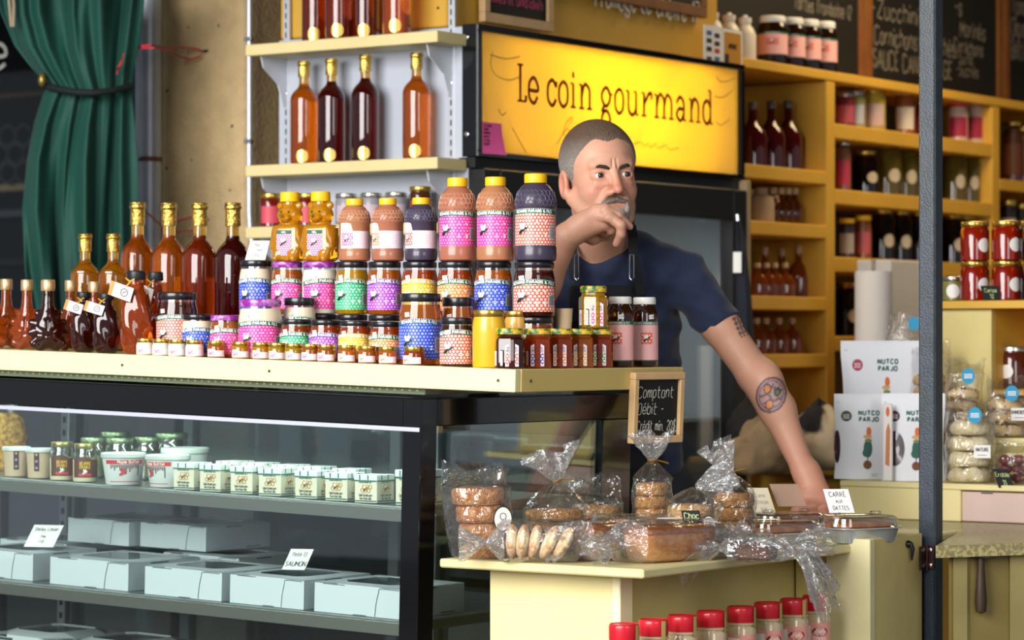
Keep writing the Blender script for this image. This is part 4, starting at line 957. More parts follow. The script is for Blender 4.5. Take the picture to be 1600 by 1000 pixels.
# honey bears
def bear_proto():
    s = SDF((-.036, -.032, -.002), (.036, .032, .135), .0016); k = .008
    def rbox(X, Y, Z):
        qx = np.abs(X) - .020; qy = np.abs(Y) - .015; qz = np.abs(Z - .038) - .028
        return np.sqrt(np.maximum(qx, 0) ** 2 + np.maximum(qy, 0) ** 2 + np.maximum(qz, 0) ** 2) + np.minimum(np.maximum(np.maximum(qx, qy), qz), 0) - .010
    s.op((-.036, -.032, -.002), (.036, .032, .08), rbox, .004)
    s.cone((-.027, -.006, .066), (-.029, -.016, .030), .008, .0065, .006); s.cone((.027, -.006, .066), (.029, -.016, .030), .008, .0065, .006)
    s.cone((-.017, -.018, .014), (-.019, -.024, .006), .010, .007, .006); s.cone((.017, -.018, .014), (.019, -.024, .006), .010, .007, .006)
    s.ell((0, 0, .096), (.0255, .023, .0245), .008); s.ell((0, -.022, .090), (.012, .010, .009), .005); s.ell((-.020, 0, .116), (.008, .006, .008), .004); s.ell((.020, 0, .116), (.008, .006, .008), .004)
    s.ell((0, -.031, .092), (.004, .003, .003), .002); s.cone((0, 0, .112), (0, 0, .124), .0155, .0145, .004)
    s.half((0, 0, .0), (0, 0, -1))
    p = Proto(); p.parts.append(('bear_body', s.mesh('bear_body', liquid('bear_honey', '#e09a14', body=.4)), None))
    p.part('cap', MB().lathe([(.0185, .124), (.019, .126), (.0188, .142), (.017, .144)], 28), LIDY)
    mb = MB(); f = lambda o: (lambda u, v: (u, -.0252 - o, v))
    mb.patch(lambda u, v: f(.0004)(-.016 + .032 * u, .012 + v * .052), 1, 1, 0, lambda u, v: (u * .032, v * .052)); mb.patch(lambda u, v: f(.0008)(-.016 + .032 * u, .056 + v * .008), 1, 1, 1)
    mb.strokes(lettering('MIEL', .004, 0, .058, align='c'), .0007, f(.0012), 2); bee(mb, f(.0012), -.001, .038, .011, 3, 2)
    p.part('label', mb, [hexmat('label_bear', '#d61a7c', '#f6cfe2', .0055), INKG, INKW, INKK])
    eye = MB()
    for sx in (-1, 1): eye.lathe([(.0025, 0), (.0018, .0015)], 8, c=(sx * .008, .0, 0))
    eye.xf(Matrix.Translation((0, -.0215, .102)) @ Matrix.Rotation(R(90), 4, 'X')); p.part('eyes', eye, INKK); return p
bp_ = bear_proto()
for k, px in ((1, 453), (2, 501)):
    X, Y, z, D = tops[k]; X, _ = onY(px, Y)
    bp_.put('honey_bear_bottle', ('bear-shaped honey bottle with yellow cap nearer the white card', 'bear-shaped honey bottle with yellow cap next to the squeeze bottles')[k - 1], 'bottle', (X, Y, z), face(X, Y) - R(28), 'bear-shaped honey bottles', (1.12, 1.08, 1.04))
# squeeze bottles
def squeeze(col, r, h, honey, band):
    p = Proto(); b = [(r * .86, 0), (r * .98, .003), (r, .010), (r, h * .16), (r * .965, h * .175), (r * .965, h * .60), (r, h * .615), (r * .985, h * .70), (r * .88, h * .79), (r * .68, h * .86), (r * .52, h * .885), (r * .50, h * .90)]
    p.part('bottle_body', MB().lathe(b, 36), honey)
    cap = MB(); n = 40
    cap.loft([[(rr * r * (1 - (.02 if i % 2 and kk in (1, 2) else 0)) * math.cos(2 * math.pi * i / n), rr * r * (1 - (.02 if i % 2 and kk in (1, 2) else 0)) * math.sin(2 * math.pi * i / n), zz * h) for i in range(n)] for kk, (rr, zz) in enumerate(((.54, .895), (.55, .905), (.55, .985), (.52, 1.0)))])
    p.part('cap', cap, LIDY)
    if band:
        mb, mats = hex_label(col, r * .965, h * .18, h * .42, span=1.4, arch=.04, pitch=.0085)
    else:
        mb = MB(); f0, f1 = cylmap(r * .965, h * .20)(.0006), cylmap(r * .965, h * .20)(.001); H = h * .34; rr = r
        mb.patch(lambda u, v: f0(-rr * 1.35 + u * rr * 2.7, v * H * (1.22 - .1 * ((u - .12) / .2) ** 2 if u < .33 else .82)), 24, 1, 0)
        mb.patch(lambda u, v: f1(-rr * 1.25 + u * rr * .8, H * .12 + v * H * .62), 4, 1, 1, lambda u, v: (u * rr * .8, v * H * .62))
        bee(mb, f1, -rr * .85, H * .42, .009, 2, 0); 
        for y in (.60, .48, .36, .24): mb.strokes([[(-rr * .2, H * y), (rr * .45, H * y)], [(rr * .6, H * y), (rr * 1.1, H * y)]], H * .028, f1, 3)
        mb.strokes([[(-rr * 1.35, H * .02), (rr * 1.35, H * .02)], [(-rr * .4, H * .80), (rr * 1.35, H * .80)]], H * .035, f1, 4)
        mats = [PAPERP, hexmat('sq_' + col, COLS[col][0], '#fbe6de', .0065), INKK, INKGY, INKG]
    p.part('label', mb, mats)
    emb = MB(); rs = r * .93
    for row in range(3):                                                # moulded honeycomb on the shoulder
        for i in range(14):
            a = -1.6 + (i + .5 * (row % 2)) * 3.2 / 13; zz = h * (.66 + .058 * row); rad = (r * .992, r * .94, r * .845)[row]
            pts = []
            for q_ in range(7):
                th = q_ * math.pi / 3 + math.pi / 6; aa = a + .115 * math.cos(th); z2 = zz + h * .036 * math.sin(th)
                tz = z2 / h; rz = np.interp(tz, [.615, .70, .79, .86, .885], [1, .985, .88, .68, .52]) * r + .0006
                pts.append((rz * math.sin(aa), -rz * math.cos(aa), z2))
            emb.tube(pts, .00045, 4, cap=False)
    p.part('honeycomb_relief', emb, pm('relief_' + col, '#dda684' if col != 'red' else '#6f6980', .3, coat=.3)); return p
SQA = pm('squeeze_amber', '#cc8a62', .25, trans=.4, coat=.2, ior=1.4); SQD = pm('squeeze_dark', '#463c50', .28, trans=.2, coat=.2, ior=1.4); SQP = pm('squeeze_peach', '#c67e62', .25, trans=.4, coat=.2, ior=1.4)
for k, px, col, mat, r, h, band, lb in ((3, 554, 'pink', SQA, .034, .133, 0, 'small squeeze bottle of amber honey with a pale pink-print label'), (4, 606, 'orange', SQP, .034, .133, 0, 'small squeeze bottle of honey with a pale orange-print label'),
        (5, 658, 'red', SQD, .034, .133, 0, 'small squeeze bottle of dark honey with a pale label'), (6, 715, 'pink', SQP, .039, .173, 1, 'tall squeeze bottle with pink honeycomb band beside the small dark one'),
        (7, 774, 'pink', SQA, .039, .173, 1, 'tall squeeze bottle with pink honeycomb band, middle of the three tall ones'), (8, 837, 'red', SQD, .0425, .178, 1, 'tall squeeze bottle of dark honey with red honeycomb band beside the man')):
    X, Y, z, D = tops[k]; X, _ = onY(px, Y)
    key = ('sq', col, band, mat.name)
    if key not in _P: _P[key] = squeeze(col, r, h, mat, band)
    _P[key].put('honey_squeeze_bottle', lb, 'bottle', (X, Y, z), face(X, Y) + R(-8 if band else 20 if k == 3 else -6), 'squeeze bottles of honey')
# ---- mustard coloured jars
mu = Proto(); r, h = .031, .116
mu.part('jar_body', MB().lathe(jarprof(r, h, r * .88, .82), 30), HONEY['mustard']); mu.part('lid', lidmb(r * .95, .014, h - .014), LIDG)
X, Y, z, D = ksup(764, .052); mu.put('mustard_jar', 'plain jar of bright yellow spread with gold lid at the counter front', 'jar', (X, Y, z), 0, 'gold-lidded yellow jars', (1.06, 1.06, .99))
mu2 = Proto(); r, h = .026, .112
mu2.part('jar_body', MB().lathe(jarprof(r, h, r * .88, .82), 30), HONEY['mustard2']); mu2.part('lid', lidmb(r * .95, .012, h - .012), LIDG)
for k, px in enumerate((807, 846)):
    X = -3.345; Y, D = onX(px, X); z = kz(X); mu2.put('caramel_jar', ('gold-lidded caramel jar behind the floral-lid jars, nearer the bright yellow jar', 'gold-lidded caramel jar behind the floral-lid jars, nearer the man')[k], 'jar', (X, Y, z), 0, 'gold-lidded yellow jars', (.97, .97, 1.01))
# ---- hexagonal jars with floral lids
def hexjar(col, fill):
    key = ('hex', col, fill)
    if key in _P: return _P[key]
    p = Proto(); r, h = .0305, .078
    def ring(rr, z): return [(rr * math.cos(math.pi / 3 * k + math.pi / 6 + a), rr * math.sin(math.pi / 3 * k + math.pi / 6 + a), z) for k in range(6) for a in (-.10, .10)]
    p.part('jar_body', MB().loft([ring(r * .93, 0), ring(r, .002), ring(r, h * .68), ring(r * .95, h * .74), ring(r * .80, h * .78), ring(r * .80, h * .84)]), HONEY[fill], True, angle=25)
    p.part('lid', lidmb(r * .90, .012, h - .012, False), LIDF)
    ap = r * math.cos(math.pi / 6 - .10)
    def facef(k):
        a = -math.pi / 2 + k * math.pi / 3; nx, ny = math.cos(a), math.sin(a)
        return lambda o: (lambda u, v: (nx * (ap + o + .0006) - ny * u, ny * (ap + o + .0006) + nx * u, v))
    mb = MB(); w = r * .44; f = facef(0)
    mb.patch(lambda u, v: f(.0)(-w + 2 * w * u, .004 + v * (.040 + .005 * math.sin(math.pi * u))), 8, 1, 0); mb.patch(lambda u, v: f(.0004)(-w * .92 + 1.84 * w * u, .008 + v * .021), 1, 1, 1, lambda u, v: (u * .024, v * .021))
    bee(mb, f(.0008), 0, .018, .009, 2, 0); mb.strokes(lettering('MIEL NATUREL', .0042, 0, .0325, align='c', xs=.62), .0006, f(.0006), 3); mb.strokes(lettering('Richard Paradis', .0034, 0, .0385, align='c', xs=.6), .0006, f(.0006), 3)
    g = facef(-1)
    mb.patch(lambda u, v: g(.0)(-w + 2 * w * u, .004 + v * .032), 1, 1, 4); mb.patch(lambda u, v: g(.0003)(-w * .9 + 1.9 * w * u, .006 + v * .028), 1, 1, 0)
    for i in range(6): mb.strokes([[(-w * .8, .010 + i * .003), (-w * .5, .010 + i * .003)]], .0011, g(.0006), 5)
    for y in (.015, .02, .026): mb.strokes([[(0, y), (w * .7, y)]], .0009, g(.0006), 3)
    p.part('label', mb, [PAPERP, hexmat('hexjar_' + col, COLS[col][0], '#fbeee6', .0062), INKK, INKGY, INKG, INKBAR], False); _P[key] = p; return p
hx = [(796, 'red', 'dark'), (839, 'blue', 'red'), (874, 'orange', 'red'), (906, 'yellow', 'amber'), (936, 'green', 'red')]
hpos = []
for k, (px, c, f) in enumerate(hx):
    Xh = -3.262 + (.004 if k else 0); Yh, D = onX(px, Xh); z = kz(Xh)
    hexjar(c, f).put('hexagonal_honey_jar', 'hexagonal honey jar with floral lid and %s bee label on the counter corner' % CN[c].replace('red and white', 'dark red'), 'jar', (Xh, Yh, z), face(Xh, Yh) - R(4) + R(14 if k == 0 else 6), 'floral-lid hexagonal jars', (1.0, 1.0, 1.02)); hpos.append((Xh, Yh, z))
Xh = -3.263; Yh, D = onX(927, Xh)
hexjar('pink', 'gold').put('hexagonal_honey_jar', 'golden hexagonal honey jar with pink label stacked on the floral lids', 'jar', (Xh, Yh, kz(Xh) + .0803), face(Xh, Yh) + R(16), 'floral-lid hexagonal jars', (1.0, 1.0, 1.12))
# ---- tall brown bottles with pink labels
pk = Proto(); r, h = .0285, .146
pk.part('bottle_body', MB().lathe([(r * .88, 0), (r, .003), (r, h * .70), (r * .97, h * .78), (r * .82, h * .85), (r * .72, h * .88), (r * .72, h * .91)], 32), liquid('brown_glass', '#4a2208', body=.4)); pk.part('lid', lidmb(r * .84, .015, h - .014), LIDW)
def pinklabel(r, z0, H, mb=None):
    mb = MB(); f0, f1 = cylmap(r, z0)(.0005), cylmap(r, z0)(.0009); hf = r * 1.5
    mb.patch(lambda u, v: f0(-hf + 2 * hf * u, v * H), 24, 1, 0); mb.patch(lambda u, v: f1(-hf + 2 * hf * u, H - H * .09 + v * H * .09), 24, 1, 1); mb.patch(lambda u, v: f1(-hf + 2 * hf * u, v * H * .03), 24, 1, 1)
    f2 = cylmap(r, z0)(.0013); mb.strokes(lettering('RICHARD PARADIS & FILS', H * .055, 0, H * .925, align='c', xs=.8), .0006, f2, 2)
    mb.patch(lambda u, v: f1(-r * .42 + r * .84 * u, H * .42 + v * H * .30), 6, 1, 3, lambda u, v: (u * .03, v * .03)); bee(mb, f2, -r * .02, H * .56, .010, 4, 2)
    for y in (.82, .78, .34, .28, .22): mb.strokes([[(-r * .6, H * y), (r * .6, H * y)]], .0008, f2, 5)
    return mb, [pm('label_pink_plain', '#eeb2b0', .5), INKG, INKW, hexmat('pl_red', '#d6301c', '#f4b09c', .009), INKK, INKGY]
mb, mats = pinklabel(r, .012, .084); pk.part('label', mb, mats); pk.part('price_sticker', sticker(r, h * .72, r * .35), [PAPER, INKGY])
for k, px in enumerate((969, 1007)):
    Xh = -3.262; Yh, D = onX(px, Xh); pk.put('pollen_bottle', ('tall brown bottle with pink label touching the green-label hexagonal jar', 'tall brown bottle with pink label at the very end of the counter')[k], 'bottle', (Xh, Yh, kz(Xh)), face(Xh, Yh) + R((-16, 10)[k]), 'brown bottles with pink labels', (1.0, 1.0, 1.0))
cp = Proto(); cp.part('cup_wall', MB().lathe([(.0125, 0), (.0145, .06), (.0182, .118), (.0188, .118), (.0188, .120), (.0176, .120), (.012, .004)], 24), pm('beige_paper_cup', '#cbb08c', .6))
X, Y, z, D = ksup(881, .30); cp.put('paper_cup', 'slim beige paper cup behind the floral-lid jars', 'cup', (X, Y, z), 0)
# ---- wine bottles
FOIL = pm('gold_foil', '#d9b45a', .22, metal=1, bump=.5, bscale=120)
SEAL = pm('gold_seal', '#cfae5e', .3, metal=.8)
def bottle(key, mat, h, r, seal=False):
    if key in _P: return _P[key]
    p = Proto(); b = [(r * .80, 0), (r * .96, .003), (r, .010), (r, h * .61), (r * .985, h * .64), (r * .92, h * .67), (r * .78, h * .70), (r * .58, h * .727), (r * .44, h * .745), (r * .38, h * .765), (r * .36, h * .78)]
    p.part('bottle_body', MB().lathe(b, 32), mat); p.part('neck', MB().lathe([(r * .36, h * .7805), (r * .355, h * .86)], 24), liquid('neck_' + mat.name, '#b98a2a', body=.3))
    p.part('foil_cap', MB().lathe([(r * 0.435, h * .845), (r * 0.441, h * .85), (r * 0.418, h * .95), (r * 0.463, h * .955), (r * 0.486, h * .965), (r * 0.486, h * .978), (r * 0.441, h * .985), (r * 0.463, h * .997), (r * 0.407, h)], 24), FOIL)
    if seal:
        f = cylmap(r, 0, R(-8))(.0008); mb = MB(); discfan(mb, f, 0, h * .075, .0165, .0165)
        p.part('gold_seal', mb, SEAL)
    else:
        mb = MB(); f = cylmap(r * .82, h * .655, R(-20))(.004); mb.patch(lambda u, v: f((u - .5) * .014, (v - .5) * .009), 2, 1); p.part('price_sticker', mb, PAPER)
    _P[key] = p; return p
AMB = liquid('mead_amber', '#c05c0c', body=.22); AMB2 = liquid('mead_copper', '#8c2c06', body=.25); DRED = liquid('mead_red', '#4a0a08', body=.3); GOLDW = liquid('mead_gold', '#b8700c', body=.25)
for px, mat, top, h, r, lb, seal in ((133, GOLDW, 365, .262, .034, 'shorter gold-capped amber mead bottle behind the maple-leaf bottles', 0), (177, GOLDW, 365, .262, .034, 'shorter gold-capped amber mead bottle beside the first tall one', 0),
        (215, AMB, 316, .326, .040, 'tall amber mead bottle with gold foil nearest the green curtain', 0), (264, AMB, 317, .326, .040, 'tall amber mead bottle with gold foil in front of the downpipe edge', 0), (312, AMB2, 317, .326, .041, 'tall copper red mead bottle with gold foil before the stucco pier', 0), (364, DRED, 317, .326, .041, 'tall dark red mead bottle with gold foil beside the white card', 0)):
    X, Y, z, D = ksup(px, .42 if top == 316 or top == 317 else .27); hh = zat(top, D) - z
    bottle(('w', mat.name, h, 0), mat, h, r).put('mead_bottle', lb, 'bottle', (X, Y, z), face(X, Y), 'mead bottles on the counter', (1, 1, hh / h))
# bracket shelf bottles
BY = (shY0 + shY1) / 2 + .005
for k, (px, mat, lb) in enumerate(((475, AMB, 'amber bottle with gold seal nearest the masonry gap on the middle bracket shelf'), (518, DRED, 'dark red bottle with gold seal beside the first amber bottle on the middle shelf'), (571, DRED, 'dark red bottle with gold seal at the centre of the middle bracket shelf'), (651, AMB, 'lone amber bottle with gold seal near the lit sign on the middle shelf'))):
    X, D = onY(px, BY); hh = zat((96, 92, 86, 83)[k], D) - zB
    bottle(('s', mat.name), mat, .264, .0365, True).put('shelf_bottle', lb, 'bottle', (X, BY, zB + .0005), face(X, BY), 'bottles on the middle bracket shelf', (1, 1, hh / .264))
for k, (px, mat) in enumerate(((493, AMB2), (530, AMB2), (571, AMB2), (620, AMB))):
    Yb = BY + (-.022 if k % 2 else .020); X, D = onY(px, Yb); bottle(('s', mat.name), mat, .264, .0365, True).put('shelf_bottle', '%s tall amber bottle from the masonry gap on the upper bracket shelf' % ORD[k], 'bottle', (X, Yb, zA + .0005), face(X, Yb), 'bottles on the upper bracket shelf', (1.0, 1.0, 1.1))
# jars on the low bracket shelf
JR = [liquid('jam_red', '#8a1a12', body=.5), liquid('jam_brown', '#5a3018', body=.5), pm('jam_grey', '#8c8790', .4, coat=.4)]
def jamjar(key, mat, lid, r=.032, h=.085, lab='round'):
    if key in _P: return _P[key]
    p = Proto(); p.part('jar_body', MB().lathe([(r * .85, 0), (r, .003), (r, h * .76), (r * .92, h * .82), (r * .9, h * .87)], 28), mat); p.part('lid', lidmb(r * .98, .013, h - .013), lid)
    mb = MB(); f = cylmap(r, 0)(.0006)
    if lab == 'round':
        discfan(mb, f, .012, h * .40, .0175, .0175)
    else: mb.patch(lambda u, v: f(-r + 2 * r * u, h * .12 + v * h * .5), 12, 1)
    p.part('label', mb, PAPER if lab == 'round' else pm('label_' + str(lab), lab, .5)); _P[key] = p; return p
for px, kd, h, lb in ((423, 0, .085, 'gold-lidded red jam jar at the masonry end of the low bracket shelf'), (480, 0, .085, 'gold-lidded red jam jar behind the honey bears'), (541, 2, .085, 'silver-lidded jar behind the first small squeeze bottle'), (580, 2, .085, 'silver-lidded jar between the first two small squeeze bottles'), (619, 2, .085, 'silver-lidded jar behind the orange-print squeeze bottle'), (657, 1, .098, 'taller gold-lidded jar at the cooler end of the low bracket shelf')):
    X, D = onY(px, BY); top = {423: 303, 480: 303, 541: 303, 580: 302, 619: 301, 657: 292}[px]; hh = zat(top, D) - zC
    jamjar(('low', kd, h), JR[kd], LIDG if kd != 2 else LIDS, .029, h, ('#c9485a', '#b03038', '#b9a7b4')[kd]).put('jam_jar', lb, 'jar', (X, BY, zC + .0005), face(X, BY), 'jars on the low bracket shelf', (1, 1, hh / h))
# ---- maple leaf bottles and twisted syrup flasks
leaf2d = [(0, -.046), (.010, -.040), (.034, -.044), (.030, -.030), (.050, -.014), (.040, -.006), (.046, .014), (.030, .010), (.028, .018), (.014, .008), (.017, .034), (.008, .030), (.0, .046)]
leaf2d = leaf2d + [(-x, z) for x, z in reversed(leaf2d[1:-1])]
def leafbottle(mat, key):
    if key in _P: return _P[key]
    p = Proto(); s = SDF((-.06, -.03, -.002), (.06, .03, .130), .0019)
    s.ell((0, 0, .044), (.026, .019, .040), .012)
    for x0, z0, x1, z1, r0, r1 in ((.012, .050, .034, .055, .014, .008), (.012, .040, .036, .036, .014, .008), (.010, .030, .030, .015, .014, .010), (.010, .060, .022, .074, .012, .007), (.0, .03, .016, .008, .014, .010)):
        for sx in (-1, 1): s.cone((sx * x0, 0, z0), (sx * x1, 0, z1), r0, r1, .006)
    s.cone((0, 0, .070), (0, 0, .094), .018, .0125, .008); s.cone((0, 0, .094), (0, 0, .124), .0120, .0120, .004)
    for x1, z1 in ((.036, .055), (.038, .036), (.030, .016), (.0, .082), (-.036, .055), (-.038, .036), (-.030, .016)):
        for y in (-1, 1): s.cone((0, y * .0215, .030), (x1, y * .0110, z1), .0028, .0020, .003, True)
    s.half((0, 0, .0), (0, 0, -1)); s.half((0, 0, .120), (0, 0, 1))
    p.parts.append(('bottle_body', s.mesh('bottle_body', mat), None))
    p.part('cap', MB().lathe([(.0145, .118), (.015, .120), (.015, .138), (.0135, .140)], 20), pm('cap_beige_gold', '#c9a878', .3, metal=.6)); _P[key] = p; return p
SYA = liquid('syrup_amber', '#a8460a', body=.35); SYD = liquid('syrup_dark', '#3a0d05', body=.4)
for px, t, mat, top, s, lb in ((-16, .08, SYA, 436, 1.0, 'amber maple-leaf bottle cut off by the picture edge'), (10, .19, SYA, 436, .95, 'amber maple-leaf bottle at the far end of the counter'), (42, .12, SYA, 437, .9, 'amber maple-leaf bottle behind the dark maple-leaf bottle'), (75, .075, SYD, 437, 1.05, 'dark brown maple-leaf syrup bottle at the counter front'), (110, .17, SYA, 438, .85, 'amber maple-leaf bottle showing its beige cap behind the tagged flask'), (147, .19, SYA, 440, .85, 'slim maple-leaf bottle with only its beige cap above the flasks')):
    X, Y, z, D = ksup(px, t); hh = zat(top, D) - z
    leafbottle(mat, ('leaf', mat.name)).put('maple_leaf_bottle', lb, 'bottle', (X, Y, z), face(X, Y) + R(rng.uniform(-15, 15)), 'maple leaf syrup bottles', (s, s, hh / .140))
def flask(mat, key, h=.13, r=.027):
    if key in _P: return _P[key]
    p = Proto(); prof = [(.62, 0), (.80, .02), (.98, .14), (1.05, .34), (.98, .55), (.80, .70), (.52, .80), (.44, .84), (.44, .90)]; n = 36; rings = []; fine = []
    for i in range(len(prof) - 1):
        for k in range(4): t = k / 4; fine.append((prof[i][0] * (1 - t) + prof[i + 1][0] * t, prof[i][1] * (1 - t) + prof[i + 1][1] * t))
    fine.append(prof[-1])
    for rr, zz in fine:
        tw = zz * 1.9; am = .13 * math.sin(min(1, zz / .72) * math.pi)
        rings.append([(r * rr * (1 + am * math.cos(4 * (2 * math.pi * k / n + tw))) * math.cos(2 * math.pi * k / n), r * .8 * rr * (1 + am * math.cos(4 * (2 * math.pi * k / n + tw))) * math.sin(2 * math.pi * k / n), zz * h) for k in range(n)])
    p.part('flask_body', MB().loft(rings), mat, True, angle=60); p.part('cap', lidmb(r * .60, .014, h * .885), pm('cap_black', '#17171a', .4))
    tg = MB(); M_ = Matrix.Translation((-.021, -.024, h * .73)) @ Matrix.Rotation(R(18), 4, 'Y')
    tg.box(-.020, .014, -.0006, .0006, -.011, .011, 0, 0); tg.box(-.026, -.0195, -.0006, .0006, -.011, .011, 0, 1); tg.lathe([(.006, 0), (.006, .0004)], 12, 2, c=(0, 0, 0)) if False else None
    tg.strokes([[(.006 * math.cos(a), .006 * math.sin(a)) for a in [k * math.pi / 6 for k in range(13)]], [(-.003, -.002), (.003, .003)]], .0014, lambda u, v: (u, -.0010, v), 2)
    tg.xf(M_); p.part('paper_tag', tg, [PAPER, pm('tag_orange', '#e09a54', .6), INKBAR], False)
    bw = MB().tube([(-.012, -.022, h * .87), (-.018, -.026, h * .90), (-.012, -.024, h * .86), (-.004, -.024, h * .89), (-.010, -.023, h * .86), (-.018, -.025, h * .80)], .0012, 6); p.part('ribbon', bw, pm('gold_ribbon', '#e0b030', .35)); _P[key] = p; return p
for px, t, mat, top, s, lb in ((131, .065, SYD, 457, 1.0, 'dark twisted syrup flask with an orange-edged tag beside the leaf bottle'), (166, .055, SYD, 459, 1.05, 'dark twisted syrup flask between the two tagged flasks'), (213, .06, SYA, 424, 1.25, 'tall twisted amber syrup flask with a white tag'), (243, .15, SYA, 426, 1.05, 'tall twisted flask half hidden behind the dark honey jar')):
    X, Y, z, D = ksup(px, t); hh = zat(top, D) - z
    flask(mat, ('flask', mat.name)).put('syrup_flask', lb, 'bottle', (X, Y, z), face(X, Y) + R(rng.uniform(-10, 10)), 'twisted syrup flasks', (s, s, hh / .128))
# ================================================================ inside the glass case
CARD = pm('cake_box_white', '#d3dade', .5); CARDE = pm('box_cut_edge', '#9fb3b4', .6); WIND = film('cake_window', (.75, .78, .76), .12, .6, .05); CREASE = pm('box_crease', '#3c4648', .7); DARKIN = pm('box_inside', '#8f9a98', .7)
def cake_box(w, d, h):
    p = Proto(); b = MB(); t = .0022
    b.box(0, w, 0, t, 0, h); b.box(0, w, d - t, d, 0, h); b.box(0, t, t, d - t, 0, h); b.box(w - t, w, t, d - t, 0, h); b.box(t, w - t, t, d - t, 0, t)
    p.part('tray', b, CARD, False)
    lid = MB(); m = .034
    outer = [(0, 0), (w, 0), (w, d), (0, d)]; inner = [(m * 1.5, m), (w - m * 1.5, m), (w - m, m * 1.6), (w - m, d - m * 1.6), (w - m * 1.5, d - m), (m * 1.5, d - m), (m, d - m * 1.6), (m, m * 1.6)]
    oo = [(m * 1.5, 0), (w - m * 1.5, 0), (w, m * 1.6), (w, d - m * 1.6), (w - m * 1.5, d), (m * 1.5, d), (0, d - m * 1.6), (0, m * 1.6)]
    bul = lambda x, y: h + .0012 + .006 * math.sin(math.pi * min(1, max(0, x / w))) * math.sin(math.pi * min(1, max(0, y / d)))
    n = 8
    for k in range(n):
        k2 = (k + 1) % n; a, b2, c, e = oo[k], oo[k2], inner[k2], inner[k]
        vs = [(*a, bul(*a)), (*b2, bul(*b2)), (*c, bul(*c)), (*e, bul(*e))]
        lid.add(vs + [(x, y, z - .0012) for x, y, z in vs], [(0, 1, 2, 3), (7, 6, 5, 4), (0, 4, 5, 1), (2, 6, 7, 3)])
    for cx, cy, a, b2 in ((0, 0, oo[7], oo[0]), (w, 0, oo[1], oo[2]), (w, d, oo[3], oo[4]), (0, d, oo[5], oo[6])): lid.add([(cx, cy, h + .0012), (*a, h + .0012), (*b2, h + .0012)], [(0, 1, 2), (2, 1, 0)])
    li = p.part('lid', lid, CARD, False)
    p.part('window', MB().add([(x, y, bul(x, y) - .0006) for x, y in inner], [list(range(8))]), WIND, False, li)
    p.part('cake', MB().lathe([(.01, .0023), (min(w, d) * .36, .0025), (min(w, d) * .36, h * .55), (min(w, d) * .30, h * .62)], 24, c=(w / 2, d / 2, 0)), pm('cake_grey_cream', '#b9b09a', .6, var=.3, vscale=30))
    ln = MB(); f = lambda u, v: (u, -.0006, v)
    ln.strokes([_cat([(w * .70, .001), (w * .715, h * .5), (w * .74, h * .85), (w * .76, h * .97), (w * .97, h * .97)], 3), [(w * .10, h * .985), (w * .35, h * .985)], [(w * .45, .0012), (w * .6, .0012)]], .0014, f)
    g = lambda u, v: (w + .0006, u, v)
    ln.strokes([[(d * .30, h * .96), (d * .55, h * .96)], [(d * .62, h * .08), (d * .85, h * .08)]], .0022, g); p.part('creases', ln, CREASE, False); return p
CBW, CBD, CBH = .195, .205, .060
cbx = cake_box(CBW, CBD, CBH)
def put_cake(pxl, yloc, z, label, sc_=(1, 1, 1)):
    X, Y, zz, D = case_pt(pxl, yloc, 1); cbx.put('cake_box', label, 'box', (X, Y, zz + z + .0006), 0, 'white cake boxes in the case', sc_, ry=TAU)
put_cake(-58, .07, 0, 'white windowed cake box holding the handwritten card in the case', (1.13, 1, 1)); put_cake(78, .06, 0, 'white windowed cake box second along the lower case shelf', (1.2, 1.15, 1)); put_cake(226, .05, 0, 'white windowed cake box under the upright salmon card', (1.12, 1.1, 1)); put_cake(359, .05, 0, 'white windowed cake box third along the lower case shelf', (1.03, 1.1, 1)); put_cake(491, .05, 0, 'white windowed cake box nearest the black corner post', (1.16, 1.05, 1))
put_cake(0, .31, 0, 'white cake box at the back of the lower case shelf by the rail', (1.1, 1, 1)); put_cake(255, .33, 0, 'white cake box under the two stacked boxes', (1.15, 1, 1))
put_cake(106, .31, .0685, 'upper stacked cake box farther from the corner post', (.98, 1.05, .92)); put_cake(219, .335, .0685, 'upper stacked cake box nearer the corner post', (1.02, 1.1, .92))
def placard(name, label, loc, rot, w, h, lines, mat=None, ink=None, lean=14, cat='card', th=.0016, shear=.0):
    t = thing(name, label, cat, loc, rot); mb = MB(); sh_ = lambda x, z: x + shear * z
    M_ = Matrix.Rotation(-R(lean), 4, 'X')
    mb.add([(sh_(x, z), y, z) for y in (0, th) for x, z in ((-w / 2, 0), (w / 2, 0), (w / 2, h), (-w / 2, h))], [(0, 1, 2, 3), (7, 6, 5, 4), (0, 4, 5, 1), (1, 5, 6, 2), (2, 6, 7, 3), (3, 7, 4, 0)]); mb.xf(M_)
    build(mb, 'panel', mat or PAPER, t)
    ft = MB().box(-w / 2, w / 2, .0, h * .45, 0, .0012); build(ft, 'foot', mat or PAPER, t)
    tx = MB()
    for s, hh, z in lines: tx.strokes(lettering(s, hh, 0, z, sub=2, jitter=.25, align='c', xs=.85, seed=len(s)), hh * .13, lambda u, v: tuple(M_ @ Vector((sh_(u, v), -.0006, v))))
    build(tx, 'handwriting', ink or INKK, t); return t
X, Y, z, D = case_pt(60, .12, 1)
placard('price_card', 'white handwritten price card on the first cake box in the case', (X, Y, z + CBH + .012), R(20), .072, .052, (('Shirley Lévain', .008, .038), ('Pain', .006, .022), ('7.50', .006, .010)), lean=20, shear=.35)
X, Y, z, D = case_pt(458, .13, 1)
placard('price_card', 'white card reading saumon standing on a cake box', (X, Y, z + CBH + .012), R(24), .050, .046, (('Pâté 13'.replace('â', 'a'), .008, .030), ('SAUMON', .010, .008)), lean=20, shear=.35)
